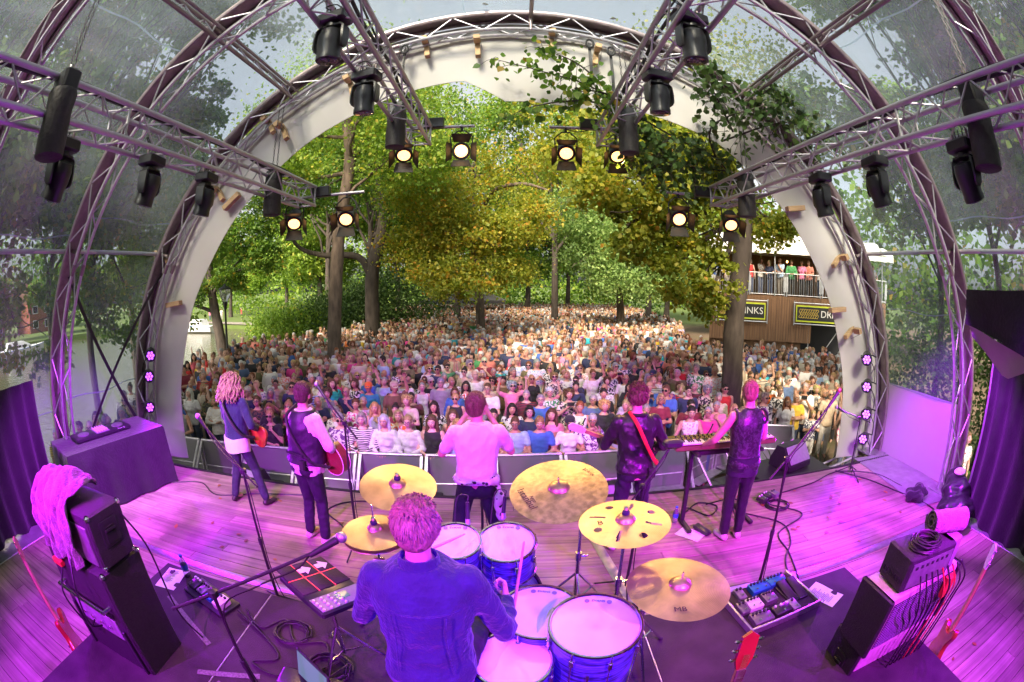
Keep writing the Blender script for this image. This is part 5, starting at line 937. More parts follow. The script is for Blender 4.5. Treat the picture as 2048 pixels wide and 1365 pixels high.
# people on the left bank seen through the film
for k in range(26): cand.append((random.uniform(-9.0, -7.7), random.uniform(3.6, 7.4)))
for k in range(12): cand.append((random.uniform(7.3, 8.6), random.uniform(4.4, 8.0)))
cand = [c for c in cand if all((c[0] - a) ** 2 + ((c[1] - b_) * 1.0) ** 2 > .19 for a, b_ in placed)]
cand.sort(key=lambda c: math.hypot(c[0], c[1])); near, rest = cand[:205], cand[205:]
TOPW = ['white'] * 7 + ['black'] * 6 + ['navy'] * 5 + ['grey'] * 3 + ['beige'] * 4 + ['cream'] * 3 + ['light blue'] * 3 + ['blue'] * 2 + ['teal', 'red', 'red', 'coral', 'coral', 'pink', 'pink', 'magenta', 'orange', 'green', 'olive', 'olive', 'brown', 'yellow', 'purple', 'denim', 'denim', 'turquoise', 'maroon', 'lilac']
def rnd_look():
    fem = random.random() < .52; top = random.choice(TOPW); pat = random.choice([None] * 5 + ['print_dark', 'print_white', 'stripes', 'dots']) if top not in ('black',) else random.choice([None] * 4 + ['print_white', 'dots'])
    hair = random.choice(['bob', 'bob', 'long', 'long', 'short', 'curly', 'pony', 'bun']) if fem else random.choice(['short', 'short', 'crop', 'crop', 'bald', 'receding', 'quiff']); hc = random.choice(['blond', 'blond', 'blond', 'brown', 'brown', 'grey', 'fair', 'dark', 'auburn', 'white'] if fem else ['grey', 'grey', 'grey', 'brown', 'dark', 'fair', 'white'])
    ex = random.choice([''] * 5 + ['sun', 'sun', 'specs', 'specs']); 
    if not fem and random.random() < .08: ex += ' cap_' + random.choice(['navy', 'white', 'black', 'beige'])
    pose = random.choice(['arms_down'] * 8 + ['clap', 'clap', 'clap', 'crossed', 'crossed', 'phone', 'chin', 'chin', 'wave', 'hands_up'] ); tp = random.choice(['tee', 'tee', 'tank', 'long']) if fem else random.choice(['tee'] * 5 + ['long'])
    return fem, top, pat, hair, hc, ex, pose, tp
# rows counted from the barrier so that every label singles out one person
rows = {}
for c in near: rows.setdefault('left' if (c[0] < -7.4 and c[1] < 7.5) else 'right' if (c[0] > 6.8 and c[1] < 8.2) else int((c[1] - BAR_Y(c[0])) / .72), []).append(c)
for rk in rows:
    for i, (x, y) in enumerate(sorted(rows[rk])):
        fem, top, pat, hair, hc, ex, pose, tp = rnd_look()
        if rk in ('left', 'right'): pose = 'arms_down'
        hw = 'bald head' if hair == 'bald' else hc + ' ' + {'bob': 'bob', 'receding': 'thinning hair', 'crop': 'cropped hair', 'pony': 'ponytail', 'bun': 'bun', 'quiff': 'quiff', 'curly': 'curls'}.get(hair, hair + ' hair')
        where = {'left': '%s along behind left film' % ordn(i), 'right': '%s along behind right film' % ordn(i)}.get(rk) or '%s crowd row, %s from left' % (ordn(rk), ordn(i))
        lb = 'person with %s in %s%s top, %s' % (hw, top, {None: '', 'stripes': ' striped', 'dots': ' dotted'}.get(pat, ' print'), where)
        person(x, y, GZ, face_cam(x, y) + random.gauss(0, .32), pose, fem, tp, top, hair, hc, ex + (' phone' if pose == 'phone' else ''), pat, random.uniform(.91, 1.07) * (.97 if fem else 1.02), None, lb, 'crowd in front of the stage', random.uniform(.95, 1.1))
# people on the balcony
for k in range(17):
    u = .5 + k * .53 + random.uniform(-.12, .12); p = FA + FD * u - Vector((-FD.y, FD.x, 0)) * S * random.choice((.3, .3, .55, .9)); fem, top, pat, hair, hc, ex, pose, tp = rnd_look(); top = ['white', 'black', 'white', 'turquoise', 'denim', 'beige', 'white', 'coral', 'pink', 'green', 'light blue', 'navy', 'white', 'red', 'black', 'cream', 'blue'][k]
    person(p.x, p.y, 2.45, frot + (0 if S < 0 else PI) + random.uniform(-.9, .9), random.choice(('rail', 'rail', 'arms_down', 'chin')), fem, tp, top, hair, hc, '', None, random.uniform(.94, 1.03), None, 'person in %s on the balcony, %s from the right' % (top, ordn(k)), 'people on the balcony')
for k, (x, y, c) in enumerate(((-47, 58.5, 'pink'), (-45.2, 59.5, 'white'), (-41, 59.5, 'red'), (-32, 54.5, 'black'), (-30.6, 54.8, 'white'))): person(x, y, GZ, random.uniform(-1, 1), 'arms_down', k % 2 == 0, 'tee', c, 'short', 'brown', '', None, 1., None, 'tiny figure in %s on the far grassy bank, %s from left' % (c, ordn(k)), 'people on the far bank')
# ---------------------------------------------------------------- the rest of the crowd: one mass, real low-poly people
def deci(mb, ratio, zmin=None):
    me = mb.mesh('tmp', []); o = bpy.data.objects.new('tmp', me); COL.objects.link(o); m_ = o.modifiers.new('d', 'DECIMATE'); m_.ratio = ratio; m2 = o.modifiers.new('t', 'TRIANGULATE'); dg = bpy.context.evaluated_depsgraph_get(); ev = o.evaluated_get(dg); e = ev.to_mesh(); V = np.empty(len(e.vertices) * 3, np.float32); e.vertices.foreach_get('co', V); V = V.reshape(-1, 3); F = np.array([tuple(p.vertices) for p in e.polygons], np.int32); ev.to_mesh_clear(); bpy.data.objects.remove(o); bpy.data.meshes.remove(me)
    if zmin is not None:
        keep = (V[F][:, :, 2].max(1) > zmin); F = F[keep]; u = np.unique(F); mp_ = np.full(len(V), -1); mp_[u] = np.arange(len(u)); V = V[u]; F = mp_[F]
    return V, F
def mb_from_mesh(me):
    b = MB(); b.v = [tuple(v.co) for v in me.vertices]; b.f = [tuple(p.vertices) for p in me.polygons]; b.mi = [0] * len(b.f); return b
def lod(pose, fem, top, hair, tb, tt, th, face=True):
    e = TPL[pose, fem]; fgb = MB(); fgb.v = list(e['body'].v); nb_ = [i for i, m_ in enumerate(e['body'].mi)]; fgb.f = e['body'].f; fgb.mi = e['body'].mi
    # only the remeshed skin (the first closed part), fingers and eyes are dropped at this size
    nf = e['nskin']; fgb.f = e['body'].f[:nf]; fgb.mi = [0] * nf; mv = max(max(f) for f in fgb.f) + 1; fgb.v = e['body'].v[:mv]
    out_ = []; V, F = deci(fgb, tb / (2 * nf), .95); out_.append((V, F, 0)); tm = e[top if top in e else 'tee']; V, F = deci(tm, tt / (2 * len(tm.f)), .9); out_.append((V, F, 1))
    M = np.array(e['HM'])
    def hd(P): return (np.c_[np.array(P, float), np.ones(len(P))] @ M.T)[:, :3]
    if hair != 'bald': hm_ = mb_from_mesh(HAIR[hair]); V, F = deci(hm_, th / (2 * len(hm_.f))); out_.append((hd(V), F, 2))
    if face:
        for s in (-1, 1):
            c = s * .031; out_.append((hd([(c - .017, -.099, .014), (c, -.101, .006), (c + .017, -.099, .014), (c, -.102, .024)]), np.array([[0, 1, 2], [0, 2, 3]]), 3)); out_.append((hd([(c - .02, -.098, .034), (c + .02, -.098, .034), (c + .018, -.098, .043), (c - .018, -.098, .043)]), np.array([[0, 1, 2], [0, 2, 3]]), 3))
        out_.append((hd([(-.024, -.1, -.05), (0, -.106, -.06), (.024, -.1, -.05), (0, -.106, -.043)]), np.array([[0, 1, 2], [0, 2, 3]]), 4))
    V = np.concatenate([o_[0] for o_ in out_]); n0 = np.cumsum([0] + [len(o_[0]) for o_ in out_]); F = np.concatenate([o_[1] + n for o_, n in zip(out_, n0)]); Sx = np.concatenate([np.full(len(o_[0]), o_[2]) for o_ in out_]); return V, F, Sx
for k_, e_ in list(TPL.items()):
    if isinstance(k_, tuple): e_['nskin'] = next((i for i, f in enumerate(e_['body'].f) if e_['body'].mi[i] != 0), len(e_['body'].f)); e_['nskin'] = min(e_['nskin'], e_['nrem'])
combos = [('arms_down', True, 'tee', 'bob'), ('arms_down', True, 'tank', 'long'), ('arms_down', False, 'tee', 'short'), ('arms_down', False, 'tee', 'crop'), ('arms_down', False, 'long', 'bald'), ('clap', True, 'tee', 'curly'), ('crossed', False, 'tee', 'short'), ('chin', True, 'tank', 'pony'), ('phone', False, 'tee', 'receding'), ('wave', True, 'tee', 'bob'), ('arms_down', True, 'long', 'short'), ('hands_up', True, 'tank', 'long')]
LM = [lod(*c, 300, 170, 110) for c in combos]; LF = [lod(*c, 110, 60, 44, False) for c in combos[:9]]; wts = [5, 4, 5, 4, 3, 3, 2, 1.5, 1.2, .6, 3, .35]
def mass(name, pts, T, label):
    Vs, Fs, Cs, o = [], [], [], 0
    for x, y in pts:
        k = random.choices(range(len(T)), wts[:len(T)])[0]; V, F, Sx = T[k]; a = face_cam(x, y) * 1.1 + random.gauss(0, .45); h = random.uniform(.89, 1.09); w_ = random.uniform(.95, 1.1); c, s = math.cos(a), math.sin(a); P = V * np.array([h * w_, h * w_, h]); P = np.c_[P[:, 0] * c - P[:, 1] * s + x, P[:, 0] * s + P[:, 1] * c + y, P[:, 2] + GZ]
        sk_ = np.array(random.choice(SK)); hcol = np.array(HC[random.choice(['blond', 'grey', 'grey', 'brown', 'dark', 'fair', 'white', 'auburn'])]); tp = np.array(COLS[random.choice(TOPW)]); pal = np.array([sk_, tp, hcol, (.03, .02, .016), (.4, .14, .12)]); Vs.append(P); Fs.append(F + o); Cs.append(pal[Sx]); o += len(P)
    V = np.concatenate(Vs); F = np.concatenate(Fs); C = np.concatenate(Cs); me = np_mesh(name, V, F, ['crowd_vertex'], None, True); at = me.attributes.new('Col', 'FLOAT_COLOR', 'POINT'); at.data.foreach_set('color', np.c_[C, np.ones(len(C))].astype(np.float32).ravel()); o_ = struct(put(name, me), 'stuff'); tag(o_, label, 'crowd'); return o_
m = mat('crowd_vertex', rough=.75); at = m.node_tree.nodes.new('ShaderNodeAttribute'); at.attribute_name = 'Col'; m.node_tree.links.new(at.outputs['Color'], m.node_tree.nodes['Principled BSDF'].inputs['Base Color'])
mass('crowd', [c for c in rest if c[1] < 21], LM, 'packed audience in the middle distance'); mass('distant_crowd', [c for c in rest if c[1] >= 21], LF, 'distant packed audience under the trees')
# ---------------------------------------------------------------- crowd barrier
m = mat('perforated', (.2, .2, .22), .5, .4); N = m.node_tree.nodes; L = m.node_tree.links; tc = N.new('ShaderNodeTexCoord'); vo = N.new('ShaderNodeTexVoronoi'); vo.inputs['Scale'].default_value = 55; vo.inputs['Randomness'].default_value = 0; L.new(tc.outputs['Object'], vo.inputs['Vector']); mr = N.new('ShaderNodeMapRange'); mr.inputs[1].default_value = .2; mr.inputs[2].default_value = .3; mr.inputs[3].default_value = .05; mr.inputs[4].default_value = .24; L.new(vo.outputs['Distance'], mr.inputs[0]); L.new(mr.outputs[0], N['Principled BSDF'].inputs['Base Color'])
def barrier(p0, p1, label):
    p0 = Vector((*p0, GZ)); p1 = Vector((*p1, GZ)); d = p1 - p0; L_ = d.length; t = thing('crowd_barrier', label, 'barrier', p0, (0, 0, math.atan2(d.y, d.x)), group='crowd barrier panels'); MB().box((L_ / 2, 0, .6), (L_ - .06, .012, 1.0)).build('mesh_sheet', 'perforated', t, False)
    MB().tube([(.02, 0, 1.13), (L_ - .02, 0, 1.13)], .028, 8).build('top_rail', 'alu', t); MB().tube([(.02, 0, .58), (L_ - .02, 0, .58)], .018, 6).build('middle_rail', 'alu', t)
    for xx in (.03, L_ - .03): MB().box((xx, 0, .57), (.045, .05, 1.12), b=.006).build('post', 'alu', t, False); MB().box((xx, -.45, .56), (.06, .035, 1.42), Matrix.Rotation(R(-39), 3, 'X'), b=.006).build('strut', 'alu', t, False)
    MB().box((L_ / 2, -.5, .03), (L_ - .04, .9, .05), b=.006).build('foot_plate', 'tread', t, False); MB().box((L_ / 2, -.16, .33), (L_ - .1, .24, .02)).build('step_grating', 'galv', t, False)
x = -7.5
for k in range(9):
    barrier((x, BAR_Y(x)), (x + 1.17, BAR_Y(x + 1.17)), 'perforated metal crowd barrier panel, %s from left' % ordn(k)); x += 1.2
for k, (a, b_) in enumerate((((3.35, 7.55), (4.2, 8.15)), ((4.25, 8.2), (5.2, 8.45)), ((5.25, 8.45), (6.2, 8.05)))): barrier(a, b_, 'angled crowd barrier panel near the right trunk, %s from left' % ordn(k))
# ================================================================== MUSICIANS
mat('trouser_dark', (.02, .02, .032), .8, 0, .25, 9, .6, 15); mat('jeans', (.03, .033, .06), .8, 0, .3, 14, .5, 30); mat('waistcoat', (.022, .018, .03), .55, 0, .25, 10, .4, 18); mat('shoe_white', (.65, .62, .58), .5, 0, .1, 20); mat('shoe_dark', (.03, .025, .022), .45, 0, .2, 20)
pattern('lace_vest', 'print', (.05, .045, .06), 24); MATS['lace_vest'].node_tree.nodes['Principled BSDF'].inputs['Roughness'].default_value = .4
def musician(label, loc, rz, h, fg, topn, topm, legm, shoem, hair, hcol, skin=(.55, .33, .25), vox=.0125, wamp=.006, extra=None):
    b = join(remesh(fg['body'], vox, 1), fg['post']); o = put('person', b.mesh('person', SKINM), None, loc, (0, 0, rz), skin); o.scale = (h, h, h); tag(o, label, 'person', 'musicians on the stage')
    t = remesh(fg['top'], vox - .001, 2, folds(wamp * .42, 15, len(label))); put(topn, t.mesh(topn, topm), o, color=(.02, .018, .022))
    put('trousers', remesh(fg['leg'], vox, 1, folds(.0026, 16, 3 + len(label))).mesh('trousers', legm), o)
    sh = remesh(fg['shoe'], .012, 1)
    for s in (1, -1):
        q = MB(); keep = [f for f in sh.f if s * sum(sh.v[i][0] for i in f) > 0]; q.v = sh.v; q.f = keep; q.mi = [0] * len(keep); me = q.mesh('shoe', shoem); bm_ = bmesh.new(); bm_.from_mesh(me); bmesh.ops.delete(bm_, geom=[v for v in bm_.verts if not v.link_faces], context='VERTS'); bm_.to_mesh(me); bm_.free(); put('shoe', me, o)
    if hair: c = put('hair', hair, o, color=hcol); c.matrix_local = fg['HM']
    return o
def part(o, name, mb, m, vox=None, amp=0, color=None):
    if vox: mb = remesh(mb, vox, 1, wob(amp, 26) if amp else None)
    return put(name, mb.mesh(name, m), o, color=color)
def strand_hair(n, length, kind, seed=1, cov=-.25):
    """hair as many separate locks growing from the scalp over a close cap"""
    rg = random.Random(seed); b = MB(); b.ell((0, .016, .032), (.081, .1, .1), nu=20, nv=14); b.ell((0, .05, -.012), (.078, .064, .07), nu=16, nv=10)
    for i in range(n):
        z = 1 - (1 - cov) * (i + .5) / n; a = i * 2.39996; q = math.sqrt(max(0, 1 - z * z)); d = Vector((q * math.cos(a), q * math.sin(a), z))
        if d.y < -.35 and d.z < .55: continue
        p = Vector((d.x * .08, .016 + d.y * .098, .032 + d.z * .098)); L_ = length * rg.uniform(.7, 1.25)
        if kind == 'short':   # combed up and back from a crown whorl
            g = Vector((d.x * .5 + rg.gauss(0, .12), .35 - d.y * .4 + rg.gauss(0, .12), .1 if z > .5 else -.9)); g = (g - d * g.dot(d)); g.normalize(); pts = [p - d * .003, p + d * .002 + g * L_ * .3, p + d * .0025 + g * L_ * .7, p + d * .001 + g * L_]; r = [.005, .0058, .005, .002]
        else:
            pts = [p - d * .005]; c = p + d * .02; ph = rg.uniform(0, 6); am = .016
            for k in range(8):
                f = k / 7; c = c + Vector((d.x * .012 + am * math.sin(ph + k * 1.5), d.y * .012 + am * math.cos(ph + k * 1.3), -L_ / 8 * (.35 if k < 2 else 1.1))); c.y = max(c.y, -.05 if abs(c.x) > .07 else .02 if c.z < .05 else c.y); pts.append(c.copy())
            r = [.009, .011, .012, .012, .012, .012, .011, .009, .004]
        b.tube(pts, r, 5)
    return b.mesh('hair', 'hair')
# --- 1 long-haired guitarist
fg = figure([((.30, -.10, 1.15), (.34, -.30, 1.20), (.4, -.5, .6), (0, 1, 0)), ((-.30, .0, 1.14), (-.20, -.26, 1.00), (.5, -.5, -.5), (0, 1, 0))], long_=True, fit=.024, hem=.93, legs=[((.16, -.05, .50), (.23, .05, .09)), ((-.12, -.12, .50), (-.26, -.08, .09))], lean=(.02, -.03), head=(8, 0, 0), curl=(1.2, 1.0), neck=1.505)
gl = musician('long-haired guitarist in dark denim jacket, leftmost on stage', (-3.3, 4.42, 0), PI - .18, .95, fg, 'jacket', 'denim', 'jeans', 'shoe_dark', strand_hair(260, .26, 'long', 3), (.36, .25, .15))
q = MB(); q.loft([[(.185 * math.cos(a) * w_, .02 + .14 * math.sin(a) * w_, z + .012 * math.sin(3 * a)) for a in [2 * PI * i / 24 for i in range(24)]] for z, w_ in ((.78, 1.08), (.86, 1.1), (.96, 1.06))]); part(gl, 'shirt_tail', q, 'white_shirt')
part(gl, 'guitar_strap', MB().tube(spline([(.10, -.02, 1.50), (.06, .135, 1.42), (-.06, .155, 1.22), (-.19, .09, 1.02), (-.25, -.08, .95)], 6), .02, 6), 'black')
part(gl, 'collar', MB().tube([(.075 * math.cos(a), .005 + .07 * math.sin(a), 1.475 + .012 * math.sin(a)) for a in np.linspace(-.9, PI + .9, 12)], .018, 7), 'denim')
# --- 2 acoustic guitarist
fg = figure([((.31, -.08, 1.16), (.34, -.26, 1.28), (.3, -.5, .7), (0, 1, 0)), ((-.33, -.04, 1.16), (-.20, -.27, 1.0), (.6, -.5, -.5), (0, 1, 0))], long_=True, fit=.02, hem=.74, legs=[((.11, -.03, .49), (.12, .03, .09)), ((-.10, -.03, .49), (-.12, .02, .09))], lean=(-.02, -.02), head=(-2, 0, 12), heavy=1.12, curl=(1.2, 1.0), neck=1.505)
ac = musician('acoustic guitarist in dark waistcoat over loose white shirt', (-2.03, 3.86, 0), PI - .42, .985, fg, 'shirt', 'white_shirt', 'trouser_dark', 'shoe_white', strand_hair(1100, .022, 'short', 11, -.45), (.08, .05, .035))
q = MB()
q.loft([[(-.02 * max(0, (z - .9) / .55) + rx * math.cos(a), -.02 * max(0, (z - .9) / .55) + yo + ry * math.sin(a), z + (.02 * math.sin(a) if z < 1 else 0)) for a in [2 * PI * i / 26 for i in range(26)]] for z, rx, ry, yo in [(.95, .242, .190, .01), (1.02, .226, .178, 0), (1.12, .214, .170, -.004), (1.24, .212, .178, -.008), (1.33, .196, .180, -.002), (1.41, .165, .158, .002), (1.49, .118, .112, .006)]]); part(ac, 'waistcoat', q, 'waistcoat', .012, .003)
part(ac, 'waist_buckle', MB().box((-.03, .178, 1.08), (.26, .012, .035), b=.004), 'satin'); part(ac, 'guitar_strap', MB().tube(spline([(.09, -.02, 1.52), (.05, .155, 1.44), (-.05, .18, 1.24), (-.19, .12, 1.02), (-.29, -.05, .93)], 6), .017, 6), 'black'); part(ac, 'radio_pack', MB().box((-.14, .185, .99), (.07, .035, .1), b=.006), 'black_plastic')
part(ac, 'beard', MB().ell((0, 0, 0), (.064, .06, .05)), 'hair', color=(.1, .06, .04)).matrix_local = fg['HM'] @ Matrix.Translation((0, -.04, -.068))
# --- 3 singer
fg = figure([((.30, -.10, 1.17), (.10, -.24, 1.46), (-.6, -.1, .6), (0, 1, 0)), ((-.31, -.12, 1.18), (-.12, -.22, 1.50), (.5, -.1, .7), (0, 1, 0))], long_=False, sleeve=.72, fit=.03, hem=.96, legs=[((.17, -.02, .49), (.24, .06, .09)), ((-.17, -.02, .49), (-.25, .05, .09))], lean=(-.02, .02), head=(-12, 0, -25), curl=(1.3, 1.3), neck=1.505)
si = musician('singer in white shirt with both hands at the microphone', (-.31, 3.62, 0), PI + .06, .99, fg, 'shirt', 'white_shirt', 'trouser_dark', 'shoe_white', strand_hair(1100, .018, 'short', 12, -.45), (.17, .10, .06), (.62, .36, .28))
part(si, 'collar', MB().tube([(.072 * math.cos(a) - .02, .02 + .072 * math.sin(a), 1.485 + .014 * math.sin(a)) for a in np.linspace(-.9, PI + .9, 12)], .017, 7), 'white_shirt')
q = MB(); q.tube([(.19 * math.cos(a), .012 + .145 * math.sin(a), .985 + .012 * math.sin(5 * a)) for a in np.linspace(0, 2 * PI, 28)[:-1]], .02, 6, True); q.tube(spline([(-.16, .1, .99), (-.2, .13, .9), (-.19, .14, .75), (-.22, .13, .62)], 5), [.03] * 6 + [.045] * 10, 7); q.ell((-.165, .12, 1.0), (.05, .045, .05)); part(si, 'hip_scarf', q, 'dots', .012, .006, (.03, .025, .04))
t = thing('microphone', 'handheld microphone at the singer\'s mouth', 'microphone'); b = MB().cyl((0, 0, -.16), (0, 0, 0), .012, .02, 12); b.build('handle', 'black_plastic', t); MB().ell((0, 0, .03), (.028, .028, .034)).build('grille', 'steel', t); t.matrix_world = Matrix.Translation((-.31, 3.62, 0)) @ Matrix.Rotation(PI + .06, 4, 'Z') @ Matrix.Translation((.0, -.2, 1.56)) @ Matrix.Rotation(R(-60), 4, 'X')
# --- 4 leather jacket guitarist
fg = figure([((.29, -.12, 1.14), (.30, -.34, 1.17), (.4, -.6, .4), (0, 1, 0)), ((-.31, -.03, 1.13), (-.17, -.27, 1.0), (.6, -.5, -.4), (0, 1, 0))], long_=True, fit=.03, hem=.88, legs=[((.12, -.03, .49), (.17, .04, .09)), ((-.13, -.03, .49), (-.24, .0, .09))], lean=(.01, -.04), head=(10, 0, 5), curl=(1.2, 1.), neck=1.505)
gr = musician('guitarist in black leather jacket behind the ride cymbal', (1.17, 3.92, 0), PI + .04, .97, fg, 'jacket', 'leather', 'trouser_dark', 'shoe_white', strand_hair(900, .075, 'short', 5, -.3), (.13, .07, .04), wamp=.008)
part(gr, 'collar', MB().tube([(.078 * math.cos(a), -.01 + .075 * math.sin(a), 1.475 + .014 * math.sin(a)) for a in np.linspace(-.9, PI + .9, 12)], .02, 7), 'leather'); part(gr, 'guitar_strap', MB().tube(spline([(.09, -.02, 1.50), (.05, .14, 1.42), (-.06, .165, 1.2), (-.19, .1, 1.0), (-.26, -.08, .95)], 6), .02, 6), 'red_plastic'); part(gr, 'radio_pack', MB().box((-.13, .165, .93), (.07, .035, .1), b=.006), 'black_plastic')
# --- 5 keyboard player
fg = figure([((.31, -.14, 1.14), (.34, -.36, 1.0), (.1, -1, -.1), (0, 0, -1)), ((-.29, -.12, 1.13), (-.32, -.36, 1.0), (0, -1, -.1), (0, 0, -1))], sleeve=0, fit=.022, hem=.80, legs=[((.09, -.02, .49), (.085, .02, .09)), ((-.09, -.02, .49), (-.085, .02, .09))], lean=(.0, -.03), head=(6, 0, -14), curl=(.6, .6), neck=1.505)
kb = musician('keyboard player in sleeveless black patterned vest and white shoes', (2.33, 3.82, 0), PI + .0, .985, fg, 'vest', 'lace_vest', 'satin', 'shoe_white', strand_hair(1100, .024, 'short', 13, -.45), (.30, .17, .09), (.62, .36, .28), wamp=.004)
part(kb, 'vest_hem', MB().loft([[(.187 * math.cos(a), .0 + .145 * math.sin(a), z) for a in [2 * PI * i / 24 for i in range(24)]] for z in (.80, .90, 1.0)]), 'trouser_dark')
for s in (1, -1): part(kb, 'armhole_trim', MB().tube([(s * (.165 + .012 * math.cos(a)), .004 + .072 * math.cos(a), 1.4 + .075 * math.sin(a)) for a in np.linspace(0, 2 * PI, 20)[:-1]], .014, 6, True), 'black_cloth')
part(kb, 'earpiece_wire', MB().tube(spline([(-.07, .02, 1.6), (-.05, .09, 1.5), (-.01, .11, 1.44)], 6), .004, 5), 'black')
# --- 6 drummer (seated on a stool on the riser, seen from behind and above)
fg = figure([((.31, -.12, 1.10), (.12, -.33, 1.26), (-.5, -.7, .2), (0, 0, -1)), ((-.33, -.10, 1.06), (-.34, -.30, 1.10), (.1, -.8, .5), (1, 0, 0))], long_=True, fit=.034, hem=.82, legs=[((.22, -.42, .86), (.24, -.36, .42)), ((-.22, -.42, .86), (-.24, -.40, .42))], lean=(.0, -.05), head=(10, 0, -4), sit=1, curl=(1.3, 1.4), heavy=1.06, neck=1.505)
DZ = .15
dr = musician('drummer in blue denim shirt seen from behind, centre foreground', (-.345, 1.36, DZ), PI + .04, .97, fg, 'shirt', 'denim', 'trouser_dark', 'shoe_dark', strand_hair(1700, .05, 'short', 9, -.5), (.32, .21, .12), (.60, .36, .28), .011, .007)
part(dr, 'collar', MB().loft([[(r_ * 1.0 * math.cos(a), -.045 + r_ * math.sin(a), z + .01 * math.sin(a)) for a in [2 * PI * i / 24 for i in range(24)]] for r_, z in ((.098, 1.445), (.086, 1.49), (.079, 1.53), (.073, 1.53), (.078, 1.49))], cap=False), 'denim')
q = MB(); q.tube([(.20 * math.cos(a) * 1.02, -.035 + .152 * math.sin(a), 1.335 + .006 * math.cos(2 * a)) for a in np.linspace(.35, PI - .35, 22)], .0045, 5); [q.tube(spline([(s * .105, .118, 1.33), (s * .10, .128, 1.2), (s * .115, .138, 1.0)], 6), .0035, 5) for s in (-1, 1)]; part(dr, 'seam', q, 'denim')
t = thing('drum_stool', 'round black drum stool under the drummer', 'stool', (-.345, 1.42, .4)); MB().lathe([(.05, .44), (.17, .46), (.18, .5), (.165, .535), (.02, .545)], 24).build('seat', 'black_cloth', t); bar('post', (0, 0, .1), (0, 0, .45), .02, 'chrome', t)
for a in (0, 2.1, 4.2): bar('leg', (0, 0, .2), (.26 * math.cos(a), .26 * math.sin(a), .01), .012, 'chrome', t)
mat('stick_wood', (.55, .38, .22), .5, 0, .1, 20)
def stick(p0, p1, label): b = MB(); p0 = Vector(p0); p1 = Vector(p1); b.tube([p0, p0.lerp(p1, .7), p0.lerp(p1, .94), p0.lerp(p1, .96), p1], [.008, .0075, .0045, .0055, .003], 8); tag(b.build('drumstick', 'stick_wood'), label, 'drumstick', 'drumsticks')
stick((.005, 1.66, 1.12), (.055, 1.78, 1.47), 'wooden drumstick pointing up in the right hand'); stick((-.42, 1.72, 1.42), (-.24, 2.02, 1.36), 'wooden drumstick in the left hand over the hi-hat')
